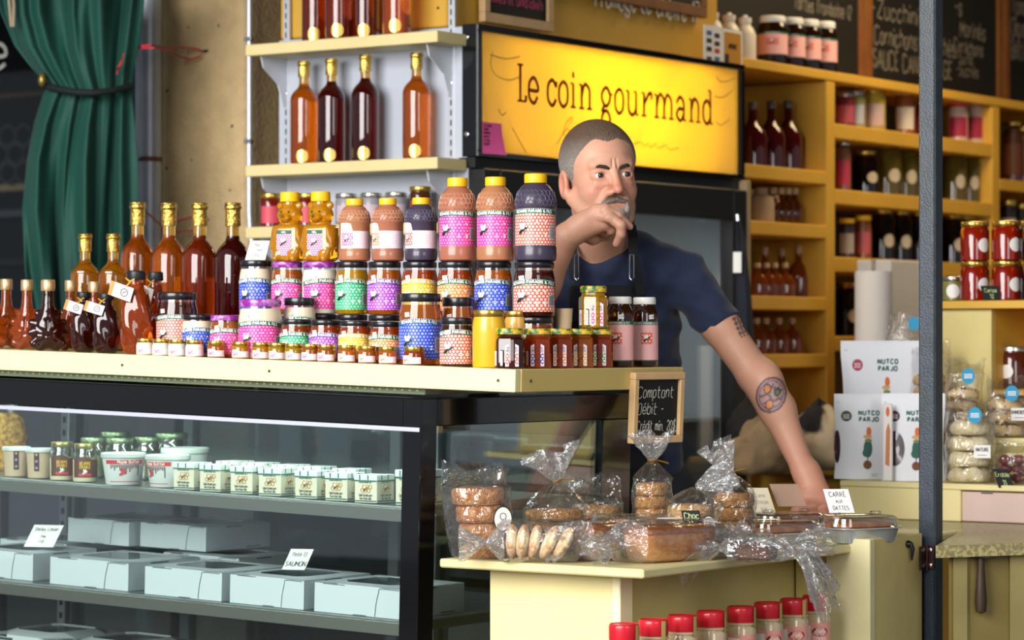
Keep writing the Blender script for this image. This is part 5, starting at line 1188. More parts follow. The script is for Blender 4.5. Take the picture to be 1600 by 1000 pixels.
# royal jelly boxes
GRN = pm('carton_green', '#0e6a58', .5); CTN = pm('carton_ivory', '#e4ddc4', .5); CTNT = pm('carton_lid', '#e6eceb', .45); HEXY = pm('hex_gold', '#c9962a', .5)
def carton():
    p = Proto(); w, d, h = .062, .062, .056
    p.part('carton_body', MB().box(0, w, 0, d, 0, h, .001), CTN, False)
    lid = MB().box(-.0012, w + .0012, -.0012, d + .0012, h * .82, h + .0014, .001); li = p.part('lid', lid, CTNT, False)
    pr = MB()
    for f in (lambda u, v: (u, -.0018, v), lambda u, v: (w + .0018, u, v)):
        pr.strokes([[(0, h * .80), (w, h * .80)], [(0, .004), (w, .004)]], .0022, f, 0); pr.strokes([[(w * .25, h * .84), (w * .25, h + .001)], [(w * .62, h * .84), (w * .62, h + .001)]], .003, f, 0)
        for i in range(3):
            for j in range(2):
                cx, cy = w * .5 + (i - 1) * .0088 + (j % 2) * .0044, h * .52 + (j - .5) * .0078
                pr.strokes([[(cx + .0044 * math.sin(k * math.pi / 3), cy + .0044 * math.cos(k * math.pi / 3)) for k in range(7)]], .0014, f, 1)
        bee(pr, f, w * .5, h * .52, .009, 2, 3); pr.strokes(lettering('Gelée Royale pure', .0052, w / 2, h * .24, align='c', xs=.62, slant=.1), .0007, f, 2); pr.strokes(lettering('Pure Royal Jelly', .0052, w / 2, h * .12, align='c', xs=.62, slant=.1), .0007, f, 2)
        pr.strokes(lettering('RICHARD PARADIS & FILS', .0034, w / 2, h * .725, align='c', xs=.65), .0006, f, 0)
    p.part('print', pr, [GRN, HEXY, INKK, INKW], False)
    st = MB()
    for y in (.012, .026, .040): st.strokes([[(.002, y), (w - .002, y)]], .0028, lambda u, v: (u, v, h + .0018))
    p.part('lid_stripes', st, GRN, False, li); return p
ctp = carton()
for k, px in enumerate((271, 312, 360, 404, 461, 508, 554)):
    X, Y, z, D = case_pt(px, .05, 0); ctp.put('royal_jelly_carton', '%s ivory royal jelly carton from the tubs in the front row of the case' % ORD[k], 'box', (X, Y, z + .0006), R((0, 0, 3, 4, 0, 0, 0)[k]), 'royal jelly cartons', (.93, .93, 1.0))
for k, px in enumerate((338, 378, 425, 466, 520)):
    X, Y, z, D = case_pt(px, .135, 0); ctp.put('royal_jelly_carton', '%s ivory royal jelly carton from the tubs in the rear row of the case' % ORD[k], 'box', (X, Y, z + .0006), R(2), 'royal jelly cartons', (.93, .93, 1.05))
X, Y, z, D = case_pt(618, .06, 0); ctp.put('royal_jelly_carton', 'ivory royal jelly carton showing past the black corner post', 'box', (X, Y, z + .0006), R(-4), 'royal jelly cartons', (.9, 1.3, 1.25))
# tubs, jars at the left of the shelf
TUBW = pm('tub_white', '#dfe3df', .35, sss=.05); TUBR = pm('tub_red', '#c8363a', .5); TUBBR = pm('tub_drip', '#5a3a3a', .6)
def tub():
    p = Proto(); p.part('tub_wall', MB().lathe([(.036, 0), (.038, .002), (.046, .062)], 32), TUBW)
    p.part('lid', MB().lathe([(.047, .058), (.049, .060), (.049, .068), (.047, .070), (.044, .068), (.010, .068)], 32), pm('tub_lid_clear', '#dfe6e2', .25, trans=.3))
    mb = MB(); f = lambda o: (lambda u, v: ((.0372 + v * .139 + o) * math.sin(u / .041), -(.0372 + v * .139 + o) * math.cos(u / .041), v))
    mb.patch(lambda u, v: f(.0008)(-.042 + .084 * u, .046 + .009 * v), 16, 1, 0); mb.patch(lambda u, v: f(.0008)(-.036 + .072 * u, .007 + .0016 * v), 16, 1, 0)
    mb.strokes(lettering('Maple Butter', .0062, .008, .048, align='c', xs=.9), .0011, f(.0014), 1)
    rr = random.Random(4)
    for i in range(16): x = -.03 + i * .004; mb.strokes([[(x, .045), (x, .045 - rr.uniform(.004, .026))]], .0022, f(.001), 2)
    bee(mb, f(.0014), -.004, .028, .012, 0, 0); p.part('label', mb, [TUBR, INKW, TUBBR]); return p
tp = tub()
for k, (px, y, s, lb) in enumerate(((193, .075, 1.0, 'white plastic tub of maple butter with red print in the case'), (262, .10, 1.0, 'white tub with red print partly hidden by the jelly cartons'))):
    X, Y, z, D = case_pt(px, y, 0); tp.put('maple_butter_tub', lb, 'tub', (X, Y, z + .0006), face(X, Y) + R((4, -50)[k]), 'maple butter tubs', (1.02, 1.02, 1.0))
X, Y, z, D = case_pt(289, .20, 0); tp.put('maple_butter_tub', 'white lidded tub rising behind the jelly cartons', 'tub', (X, Y, z + .0006), face(X, Y) + R(160), 'maple butter tubs', (1.1, 1.1, 1.15))
tl_ = Proto(); tl_.part('tub_wall', MB().lathe([(.026, 0), (.028, .002), (.031, .066)], 28), pm('caramel_tub', '#cdb393', .35, coat=.3)); tl_.part('lid', MB().lathe([(.033, .063), (.034, .064), (.034, .071), (.032, .0735)], 28), pm('frosty_lid', '#c4c6c6', .3))
rb = MB(); f = lambda o: (lambda u, v: ((.0282 + v * .045 + o) * math.sin(u / .03), -(.0282 + v * .045 + o) * math.cos(u / .03), v))
rb.patch(lambda u, v: f(.0008)(-.006 + .012 * u, .018 + .052 * v), 3, 4, 0)
for y in (.026, .042, .058):
    rb.add([f(.0014)((.0045 if k % 2 == 0 else .002) * math.sin(k * math.pi / 5), y + (.0045 if k % 2 == 0 else .002) * math.cos(k * math.pi / 5)) for k in range(10)], [list(range(10))], 1)
tl_.part('star_ribbon', rb, [pm('ribbon_navy', '#1d2550', .6), pm('star_gold', '#dc9a2a', .5)])
for k, px in enumerate((26, 62)):
    X, Y, z, D = case_pt(px, .08, 0); tl_.put('caramel_tub', ('tall caramel tub with star ribbon farthest from the corner post', 'tall caramel tub with star ribbon and bar code by the brown-label jars')[k], 'tub', (X, Y, z + .0006), face(X, Y) + R((-2, -14)[k]), 'caramel tubs with star ribbons', (.95, .95, .92))
br_ = Proto(); r, h = .027, .085
br_.part('jar_body', MB().lathe(jarprof(r, h, r * .85, .70), 28, mis=[0, 0, 0, 1, 1, 1, 1]), [pm('butter_cream', '#d9cfa8', .4, coat=.4), CLEAR]); br_.part('lid', lidmb(r * .9, .012, h - .012), pm('lid_dull_gold', '#a79a62', .3, metal=.8))
mb = MB(); f0, f1 = cylmap(r, .010)(.0006), cylmap(r, .010)(.001)
mb.patch(lambda u, v: f0(-r * 1.2 + 2.4 * r * u, v * (.040 + .006 * math.sin(math.pi * min(1, u * 1.5)))), 18, 1, 0); mb.strokes(lettering('BEURRE', .0062, -.004, .028, align='c', xs=.8), .0012, f1, 1); mb.strokes(lettering('ÉRABLE', .0062, -.004, .020, align='c', xs=.8), .0012, f1, 1)
mb.patch(lambda u, v: f1(-.018 + .028 * u, .003 + .006 * v), 4, 1, 2); bee(mb, f1, -.004, .012, .008, 3, 3); br_.part('label', mb, [pm('label_brown', '#5b2f1a', .5), pm('label_yel', '#e0b12a', .5), TUBR, INKW])
for k, px in enumerate((97, 133)):
    X, Y, z, D = case_pt(px, .075, 0); br_.put('maple_butter_jar', ('brown-label butter jar beside the star-ribbon tubs', 'brown-label butter jar beside the maple butter tub')[k], 'jar', (X, Y, z + .0006), face(X, Y) + R(8), 'brown-label butter jars')
gj = Proto(); r, h = .033, .090
gj.part('jar_body', MB().lathe(jarprof(r, h, r * .9, .78), 28), film('greenish_glass', (.72, .78, .66), .18, .8, .03)); gj.part('contents', MB().lathe([(r * .8, .004), (r * .9, .006), (r * .9, h * .55)], 24), pm('pale_fill', '#b4ab8c', .5)); gj.part('lid', lidmb(r * .96, .013, h - .013), pm('lid_greenish', '#8fa07c', .22, metal=.8, bump=.4, bscale=150))
for k, (px, y, s) in enumerate(((148, .19, 1.0), (188, .20, 1.02), (181, .29, 1.1), (232, .25, 1.05), (268, .29, 1.15))):
    X, Y, z, D = case_pt(px, y, 0); gj.put('glass_jar', '%s gleaming green-lidded glass jar behind the maple butter tubs' % ORD[k], 'jar', (X, Y, z + .0006), 0, 'green-lidded jars in the case', (s, s, s * 1.02))
X, Y, z, D = case_pt(14, .2, 0)
gb = thing('granola_bag', 'clear bag of golden cereal at the far end of the case', 'bag', (X, Y, z + .001), face(X, Y))
build(MB().lathe([(.030, 0), (.040, .01), (.042, .08), (.036, .12), (.020, .135)], 20, sy=.6), 'contents', pm('granola', '#b98c3f', .8, color2='#7a4f1c', vscale=90, bump=.8, bscale=120), gb, True); build(MB().lathe([(.012, .136), (.030, .16), (.034, .175)], 16, sy=.3, cap=False), 'bag_top', film('cello_plain', (.98, .98, .98), .12, .7, .1), gb, True)
# cartons on the bottom deck
for k, px in enumerate((-20, 95, 330)):
    X, D = onY(px, CYY + .18); bx_ = Proto() if k == 0 else bx_
    if k == 0: bx_ = cbx
    bx_.put('cake_box', ('shaded cake box on the case floor under the first price card', 'shaded cake box on the case floor near the shelf rail', 'shaded cake box on the case floor nearest the post')[k], 'box', (X, CYY + .18, CZ - .879 + czl(X)), 0, 'cake boxes on the case floor', (1.1, 1.1, 4.6 if k < 2 else 3.5), ry=TAU)
# ================================================================ bakery table
from mathutils import noise as _mn
COOK = {'spice': pm('cookie_spice', '#cc955f', .85, color2='#a8642f', vscale=90, bump=1.0, bscale=260), 'oat': pm('cookie_oat', '#d09c5c', .85, color2='#a87038', vscale=90, bump=1.0, bscale=240), 'pale': pm('cookie_pale', '#d6ab72', .85, color2='#b4844a', vscale=80, bump=1.0, bscale=240)}
CHIP = pm('chocolate_chip', '#3a1c10', .5)
def cookie(kind, r=.050, h=.030, chips=0, seed=1):
    rr = random.Random(seed); p = Proto(); n = 28; prof = [(.3, 0), (.88, .0), (.97, .10), (1, .36), (.995, .68), (.95, .90), (.82, 1.0), (.3, 1.02)]; rings = []
    for a, z in prof:
        ring = []
        for k in range(n):
            th = 2 * math.pi * k / n; v = Vector((math.cos(th) * a * 1.6, math.sin(th) * a * 1.6, z * 1.2 + seed * 3.1))
            d = _mn.noise(v * 1.4) * .07 + _mn.noise(v * 4) * .03; rad = r * (a + d * a)
            ring.append((rad * math.cos(th), rad * math.sin(th), h * z * (1 + (_mn.noise(v * 3) * .12 if z > .5 else 0))))
        rings.append(ring)
    p.part('crumb', MB().loft(rings), COOK[kind], True, angle=80)
    for c in range(chips):
        th = rr.uniform(0, 6.28); a = rr.uniform(.1, .98); z = h * (.98 if a < .6 else .62 + .3 * (1 - a)); p.part('chip', MB().lathe([(.002, -.003), (.006, -.001), (.005, .002), (.002, .003)], 7, c=(r * a * math.cos(th), r * a * math.sin(th), z)), CHIP)
    return p
CELLO = film('cellophane', (.985, .985, .985), .045, .7, .035, bump=.7, bscale=38, milky=.02)
CELLT = film('cellophane_twist', (.97, .97, .98), .12, .85, .07, bump=1.0, bscale=70, milky=.10)
TIE = pm('gold_twist_tie', '#b98a34', .35, metal=.7)
def bag(name, label, loc, rx, ry, hb, tie, flare_h, flare_r, lean=(0, 0), rot=0, seed=0, group='cellophane bags of baked goods', dirtop=None, crink=.008, tiez=True):
    """clear bag: body around the contents, gathered at a tie, ruffled top"""
    t = thing(name, label, 'bag', loc, rot, group); n = 44; rings = []; rr = random.Random(seed)
    def nz(a, z, s): return _mn.noise(Vector((math.cos(a) * s, math.sin(a) * s, z * 40 + seed * 7.3)))
    levels = [(0, .82, 0), (.004, .98, 0)] + [(hb * k / 8, 1.0, 0) for k in range(1, 9)]
    for z, m_, _ in levels:
        rings.append([((rx * m_ + crink * nz(a, z, 2.5) + .3 * crink * nz(a, z * 2, 7)) * math.cos(a) + lean[0] * z, (ry * m_ + crink * nz(a, z, 2.5)) * math.sin(a) + lean[1] * z, max(.0006, z)) for a in [2 * math.pi * k / n for k in range(n)]])
    if not tiez and not dirtop:
        for k in range(1, 8):
            q_ = k / 7; z = hb + (tie - hb) * q_
            rings.append([(rx * (1.0 + .04 * q_ + .03 * q_ * math.sin(5 * a + seed)) * math.cos(a) + crink * nz(a, z, 4) + lean[0] * z, ry * (1 - .9 * q_ ** .7) * math.sin(a) + crink * (1.5 * nz(a, z, 3) * q_ + .5 * nz(a, z, 6)) + lean[1] * z, z * (1 + .05 * q_ * math.sin(3 * a + seed)) + crink * nz(a, 1, 5) * q_) for a in [2 * math.pi * k2 / n for k2 in range(n)]])
        build(MB().loft(rings, cap=False), 'film', CELLO, t, False); return t
    for k in range(1, 6):
        q_ = k / 5; z = hb + (tie - hb) * q_; m_ = (1 - q_) ** .8 * .9 + .0
        rings.append([((.007 + rx * m_ * (1 + .10 * math.sin(a * 9 + seed)) + crink * 1.2 * (1 - q_) * nz(a, z, 4)) * math.cos(a) + lean[0] * z, (.007 + ry * m_ * (1 + .10 * math.sin(a * 9 + seed)) + crink * (1 - q_) * nz(a, z, 4)) * math.sin(a) + lean[1] * z, z + .2 * crink * nz(a, z, 6)) for a in [2 * math.pi * k2 / n for k2 in range(n)]])
    build(MB().loft(rings, cap=False), 'film', CELLO, t, False)
    up = Vector(dirtop) if dirtop else Vector((lean[0], lean[1], 1)); up.normalize(); o = Vector((lean[0] * tie, lean[1] * tie, tie))
    ax = up.orthogonal().normalized(); ay = up.cross(ax); rings = []
    for k in range(8):
        q_ = k / 7; rad = .006 + (flare_r - .006) * q_ ** .75
        rings.append([o + up * (flare_h * q_ * (1 + .14 * math.sin(3 * a + seed) * q_)) + ax * (rad * (1 + .35 * math.sin(7 * a + seed + q_ * 1.5) * q_ + .25 * nz(a, q_ * .1, 5)) * math.cos(a)) + ay * (rad * .55 * (1 + .35 * math.sin(8 * a + seed * 2) * q_ + .25 * nz(a, q_ * .1 + 2, 5)) * math.sin(a)) for a in [2 * math.pi * k2 / n for k2 in range(n)]])
    build(MB().loft(rings, cap=False), 'gathered_top', CELLT, t, False)
    if tiez:
        tp_ = [o + ax * (.009 * math.cos(a)) + ay * (.009 * math.sin(a)) + up * .001 for a in [k * math.pi / 5 for k in range(11)]] + [o + ax * .03 - up * .004, o + ax * .034 - up * .006]
        build(MB().tube(tp_, .0016, 6), 'twist_tie', TIE, t, True)
    return t
def oval_sticker(parent, c, nrm, w, h, text='Maison'):
    mb = MB(); nrm = Vector(nrm).normalized(); ux = Vector((0, 0, 1)).cross(nrm).normalized(); uz = nrm.cross(ux); c = Vector(c); n = 24
    f = lambda o: (lambda u, v: tuple(c + nrm * o + ux * u + uz * v))
    for o, s, mi in ((0, 1, 1), (.0005, .9, 0)): mb.add([f(o)(w / 2 * s * math.cos(2 * math.pi * k / n), h / 2 * s * math.sin(2 * math.pi * k / n)) for k in range(n)], [list(range(n))], mi)
    mb.strokes([[(w * .16 * math.cos(k * math.pi / 6), h * .1 + w * .16 * math.sin(k * math.pi / 6)) for k in range(13)]], .0012, f(.001), 1); mb.strokes(lettering(text, h * .12, 0, -h * .3, align='c'), .0007, f(.001), 1)
    return build(mb, 'sticker', [PAPER, INKK], parent)
def tpos(px, D):
    p = W(px, 0, D); return p.x, p.y
TOC = Vector((SY, -CY, 0))                      # toward the street side, where the bags are looked at from
def stack(kind, px, D, n, r, h, label, group, seed=0, lean=0, chips=0, base=.0014, z0=0):
    x, y = tpos(px, D); out = []
    for k in range(n):
        s = cookie(kind, r, h, chips, seed + k); off = lean * (k - (n - 1) / 2)
        s.put('cookie', label % ORD[k] if '%s' in label else label, 'cookie', (x + off * CY + rng.uniform(-.002, .002), y + off * SY, TZ + base + z0 + k * (h + .0006)), rng.uniform(0, 6), group)
    return x, y
# bag A: four spice cookies, open wrapped top
g = 'spice cookies in the tall bag'
x, y = stack('spice', 757, 5.60, 4, .0535, .0330, '%s spice cookie from the bottom in the tall bag nearest the case', g, 1, -.0065)
b = bag('cookie_bag', 'clear bag around a leaning stack of four spice cookies', (x, y, TZ + .0006), .070, .062, .136, .178, .012, .066, (-.14 * CY, -.14 * SY), seed=3, crink=.006, tiez=False)
oval_sticker(b, TOC * .063 + Vector((.036 * CY, .036 * SY, .078)), TOC + Vector((.45 * CY, .45 * SY, 0)), .040, .050)
# fluted pastries in a lying bag
PAS = pm('pastry_glazed', '#f0e0c0', .55, color2='#d29458', vscale=35, bump=.5, bscale=120, lo=.34, hi=.52)
def pastry():
    p = Proto(); s = MB(); n = 20
    rings = []
    for k in range(9):
        q_ = k / 8 - .5; rad = .034 * math.sqrt(max(.02, 1 - (q_ * 1.9) ** 2)); rings.append([(q_ * .024, rad * math.cos(a) * (1 + .06 * math.sin(8 * a)), rad * math.sin(a) * (1 + .06 * math.sin(8 * a))) for a in [2 * math.pi * i / n for i in range(n)]])
    p.part('dough', s.loft(rings), PAS, True, angle=70); p.part('cream', MB().lathe([(.030, -.0015), (.033, 0), (.030, .0015)], 18).xf(Matrix.Rotation(R(90), 4, 'Y')), pm('pink_cream', '#e08a7a', .5)); return p
pp = pastry()
for k, (px, D, tilt) in enumerate(((801, 5.50, 0), (817, 5.485, 6), (835, 5.49, 14), (858, 5.475, 26), (880, 5.47, 32))):
    x, y = tpos(px, D); pp.put('glazed_pastry', '%s pale glazed pastry from the spice cookies in the lying bag' % ORD[k], 'pastry', (x, y, TZ + .036 + .0015), YAW + R(-8 + k * 4), 'glazed pastries in the lying bag', ry=R(tilt))
def wrap(name, label, c, L, rx, rz, rot, ends=(1, 1), end_len=.06, seed=0, group='cellophane bags of baked goods', flare=.04, crink=.006, droop=(0, 0)):
    """film sleeve lying on the table, twisted at one or both ends; axis along local x"""
    t = thing(name, label, 'bag', c, rot, group); n = 40; rings = []
    nz = lambda a, x, s: _mn.noise(Vector((math.cos(a) * s, math.sin(a) * s, x * 30 + seed * 5.7)))
    def ring(x, a_, b_, zc, cr, ruff=0, yz=0): return [(x + .2 * cr * nz(a, x, 6), a_ * (1 + ruff * math.sin(7 * a + seed)) * math.cos(a) + cr * nz(a, x, 3), max(-c[2] + TZ + .0006 - (.2 if yz else 0), zc + b_ * (1 + ruff * math.sin(8 * a + seed)) * math.sin(a) + cr * nz(a, x + 3, 3))) for a in [2 * math.pi * k / n for k in range(n)]]
    K = 14
    body = [ring(-L / 2 + L * k / K, rx, rz, rz, crink) for k in range(K + 1)]
    def sup(rg, p=.55):
        out = []
        for (x, yv, z) in rg:
            u, v = yv / rx, (z - rz) / rz; out.append((x, rx * math.copysign(abs(u) ** p, u) if abs(u) < 1.2 else yv, rz + rz * math.copysign(abs(v) ** p, v) if abs(v) < 1.2 else z))
        return out
    body = [sup(b_) for b_ in body]
    build(MB().loft(body, cap=False), 'film', CELLO, t, False)
    for e, sgn in zip(ends, (-1, 1)):
        rg = [body[0 if sgn < 0 else -1]]; dr = droop[0 if sgn < 0 else 1]
        if e:
            for q_, f_ in ((.25, .7), (.5, .38), (.72, .16)): rg.append(ring(sgn * (L / 2 + .045 * q_), rx * f_, rz * f_, rz * (.95 - .1 * q_), crink, .12))
            for q_ in (.25, .5, .75, 1.0): rg.append(ring(sgn * (L / 2 + .035 + end_len * q_), .008 + flare * q_, .006 + flare * .6 * q_, rz * .85 - dr * q_ * q_, crink * 1.6, .35 * q_, 1 if dr else 0))
        else:
            for q_, f_ in ((.5, .9), (1, .6)): rg.append(ring(sgn * (L / 2 + .012 * q_), rx * f_, rz * f_, rz, crink))
        build(MB().loft(rg, cap=False), 'twisted_end' if e else 'folded_end', CELLT, t, False)
        if e: build(MB().tube([(sgn * (L / 2 + .036), .006 * math.cos(a), rz * .86 + .006 * math.sin(a)) for a in [k * math.pi / 4 for k in range(9)]] + [(sgn * (L / 2 + .05), -.012, rz * .86 - .022)], .0014, 6), 'twist_tie', TIE, t, True)
    return t
x, y = tpos(842, 5.485); wrap('pastry_bag', 'lying clear bag of five pale glazed pastries at the table front', (x, y, TZ + .0006), .135, .046, .040, YAW + R(2), (1, 1), .05, 4, crink=.005)
# bag C: two wide oat cookies, tied top
g = 'oat cookies in the tied bag'
x, y = stack('oat', 868, 5.80, 2, .058, .022, '%s oat cookie from the bottom in the wide tied bag', g, 20, 0, z0=.036)
bx0 = thing('bakery_carton', 'low dark tray lifting the wide oat cookies behind the pastries', 'tray', (x, y, TZ + .0006), YAW); build(MB().box(-.07, .07, -.05, .05, 0, .035, .003), 'tray_body', pm('tray_brown', '#3a241a', .6), bx0)
b = bag('cookie_bag', 'clear bag of two wide oat cookies closed with a gold twist tie', (x, y, TZ + .0366), .066, .060, .050, .102, .062, .050, (.03, .03), seed=8, dirtop=(-.25, -.1, 1))
oval_sticker(b, TOC * .066 + Vector((.012, .0, .008)), TOC + Vector((0, 0, .25)), .050, .022)
# bag D: chocolate chip cookies
g = 'chocolate chip cookies'
x, y = stack('pale', 931, 5.92, 3, .050, .0270, '%s chocolate chip cookie from the bottom beside the wide oat bag', g, 31, 0, chips=9)
b = bag('cookie_bag', 'clear peaked bag of chocolate chip cookies beside the wide oat bag', (x, y, TZ + .0006), .060, .056, .088, .140, .012, .020, (-.02, 0), seed=12, crink=.009, tiez=False)
# sprinkle cookies
SPR = pm('sprinkle_cookie', '#d9b98a', .7, bump=.3, bscale=120); SPC = [pm('sprinkle_%d' % i, c, .5) for i, c in enumerate(('#c93030', '#2a6fb0', '#e0a020', '#3a9a5a', '#e8e2d4', '#d86aa0'))]
for k, (px, D, zz) in enumerate(((968, 5.62, .0), (1003, 5.60, .0))):
    x, y = tpos(px, D); t = thing('sprinkle_cookie', ('sprinkle-covered cookie beside the chocolate chip bag', 'sprinkle-covered cookie under the white oval sticker')[k], 'cookie', (x, y, TZ + .040), YAW, 'sprinkle cookies', rx=R(50)); build(MB().lathe([(.02, -.008), (.040, -.006), (.042, 0), (.038, .007), (.02, .009)], 24), 'crumb', SPR, t, True)
    rr = random.Random(k + 5); sm = [MB() for _ in SPC]
    for i in range(130):
        a, q_ = rr.uniform(0, 6.28), math.sqrt(rr.random()) * .040; th = rr.uniform(0, 3.14); c_, s_ = math.cos(th) * .0035, math.sin(th) * .0035
        sm[i % 6].tube([(q_ * math.cos(a) - c_, q_ * math.sin(a) - s_, .0095 - (q_ / .04) ** 4 * .004), (q_ * math.cos(a) + c_, q_ * math.sin(a) + s_, .0095 - (q_ / .04) ** 4 * .004)], .0012, 4)
    for i, m_ in enumerate(sm): o = build(m_, 'sprinkles', SPC[i], t); o['kind'] = 'stuff'
    if k == 1: oval_sticker(t, (0.005, -.012, .0125), (0, -.1, 1), .046, .036)
x, y = tpos(984, 5.61); wrap('sprinkle_bag', 'flat clear bag over the sprinkle cookies', (x, y, TZ + .0006), .13, .045, .042, YAW, (0, 0), .03, 9, crink=.004)
# bag E: tall stack tied at the top
g = 'golden cookies in the tall tied bag'
x, y = stack('oat', 1019, 5.88, 5, .034, .0255, '%s golden cookie from the bottom in the tall tied bag', g, 44)
b = bag('cookie_bag', 'tall clear bag of golden cookies tied with a flared ruffled top', (x, y, TZ + .0006), .041, .041, .132, .176, .055, .040, (.0, .0), seed=15, crink=.005)
# bag F
g = 'large cookies behind the loaf'
x, y = stack('pale', 1080, 5.72, 3, .046, .0310, '%s large brown cookie from the bottom behind the loaf', g, 52)
b = bag('cookie_bag', 'clear bag of large brown cookies with a round logo sticker', (x, y, TZ + .0006), .056, .054, .100, .130, .075, .045, (.05, .05), seed=19, dirtop=(.75, .45, .35), tiez=False)
oval_sticker(b, TOC * .062 + Vector((.03 * CY, .03 * SY, .055)), TOC + Vector((.3 * CY, .3 * SY, 0)), .032, .046)
# bag G
g = 'cookies in the bag beside the black card'
x, y = stack('oat', 1148, 5.86, 4, .041, .0270, '%s oat cookie from the bottom in the bag near the alu trays', g, 60)
b = bag('cookie_bag', 'clear bag of oat cookies with a tall wispy top near the trays', (x, y, TZ + .0006), .049, .048, .112, .150, .065, .032, (-.05, -.03), seed=23, dirtop=(-.4, -.3, 1))
# loaves
LOAF = pm('loaf_crust', '#a8622a', .5, color2='#c98a48', vscale=18, bump=.35, bscale=90); GLZ = pm('loaf_glaze', '#9a5418', .25, coat=.6, var=.2, vscale=20)
def loaf():
    p = Proto(); L, w, h = .155, .078, .066; rings = []; n = 28
    def sq(a, rx, ry): 
        c, s = math.cos(a), math.sin(a); return (rx * math.copysign(abs(c) ** .45, c), ry * math.copysign(abs(s) ** .45, s))
    def rg(z, kx): return [(*sq(2 * math.pi * k / n, L / 2 * kx * (1 + .012 * math.sin(k * 2.7)), w / 2 * kx * (1 + .015 * math.cos(k * 3.1))), z) for k in range(n)]
    p.part('crumb', MB().loft([rg(0, .84), rg(.004, .88), rg(h * .45, .94), rg(h * .78, .99)]), LOAF, True, angle=70)
    p.part('glaze', MB().loft([rg(h * .76, 1.0), rg(h * .84, 1.01), rg(h * .93, .96), rg(h * 1.0, .80), rg(h * 1.03, .45)]), GLZ, True, angle=70); return p
lf = loaf()
for k, (px, D, lb) in enumerate(((1046, 5.52, 'glazed loaf cake in crinkled film at the front corner of the table'), (950, 5.56, 'glazed loaf cake behind the front loaf, next to the pastries'))):
    x, y = tpos(px, D); rot = YAW + R((40, 44)[k]); lf.put('loaf_cake', lb, 'cake', (x, y, TZ + .002), rot, 'wrapped loaf cakes', ((1.25, 1.15, 1.02), (1.0, .95, 1.0))[k])
    wb_ = wrap('loaf_wrapper', ('crinkled clear wrapper around the front loaf cake', 'crinkled clear wrapper around the rear loaf cake')[k], (x, y, TZ + .0006), (.205, .165)[k], (.052, .044)[k], .0385, rot, (1, 1), (.05, .045)[k], 31 + k, 'loaf wrappers', flare=.035, crink=.0065)
    if k == 0:
        mb = MB(); n = 20; mb.add([(.028 * math.cos(2 * math.pi * i / n), .022 * math.sin(2 * math.pi * i / n), .0805) for i in range(n)], [list(range(n))]); build(mb, 'sticker', PAPER, wb_)
# crumpled bags at the right
BRW = pm('dark_bar', '#4a2a1a', .6, bump=.5, bscale=100)
for k, (px, D, rot, L, dr, lb) in enumerate(((1160, 5.62, 12, .10, (0, 0), 'crumpled clear bag of dark squares beside the front loaf'), (1182, 5.48, -28, .085, (.03, .085), 'crumpled clear bag hanging over the table edge'))):
    x, y = tpos(px, D); t = thing('fudge_square', ('dark fudge square in the crumpled bag by the loaf', 'dark fudge square in the bag over the table edge')[k], 'sweet', (x, y, TZ + .004), YAW + R(rot)); build(MB().box(-.035, .035, -.022, .022, 0, .026, .005), 'block', BRW, t)
    wrap('fudge_bag', lb, (x, y, TZ + .0006), L, .040, .026, YAW + R(rot), (1, 1), (.085, .065)[k], 41 + k, 'crumpled fudge bags', flare=.05, crink=.009, droop=dr)
# foil trays with clear lids
FOILT = pm('foil_tray', '#c9ccce', .3, metal=.6); LIDC = film('clear_lid', (.95, .96, .95), .09, .7, .03); PIE = pm('square_filling', '#8a4a22', .6, color2='#b97a3c', vscale=25, bump=.4, bscale=60)
def foil_tray():
    p = Proto(); n = 96
    def rr_(a, rx, ry): c, s = math.cos(a), math.sin(a); return rx * math.copysign(abs(c) ** .5, c), ry * math.copysign(abs(s) ** .5, s)
    def ring(rx, ry, z, rib=0): return [(*rr_(2 * math.pi * k / n, rx * (1 - rib * (k % 2)), ry * (1 - rib * (k % 2))), z) for k in range(n)]
    p.part('tray', MB().loft([ring(.070, .052, 0), ring(.076, .058, .002, .02), ring(.084, .066, .028, .02), ring(.085, .067, .030), ring(.091, .073, .031), ring(.091, .073, .033), ring(.084, .066, .033), ring(.078, .060, .028)]), FOILT, True, angle=50)
    p.part('filling', MB().loft([ring(.077, .059, .030), ring(.076, .058, .040), ring(.060, .045, .044)]), PIE, True)
    p.part('clear_lid', MB().loft([ring(.090, .072, .034), ring(.085, .067, .036), ring(.082, .064, .052), ring(.076, .058, .056), ring(.070, .052, .053)], cap=True), LIDC, True, angle=35)
    for sx in (-1, 1): p.part('lid_tab', MB().box(sx * .050 - .012, sx * .050 + .012, -.010, .010, .056, .064, .003), LIDC)
    return p
ft = foil_tray()
for k, (px, D, rot, lb) in enumerate(((1340, 6.02, 30, 'foil tray of date squares with clear lid beside the end panel'), (1213, 5.86, 30, 'foil tray with clear lid behind the crumpled fudge bags'), (1228, 6.12, 30, 'foil tray with clear lid in front of the leaning hand'))):
    x, y = tpos(px, D); ft.put('foil_tray', lb, 'tray', (x, y, TZ + .0006), YAW + R(rot), 'foil trays with clear lids', (.93, .93, 1.0))
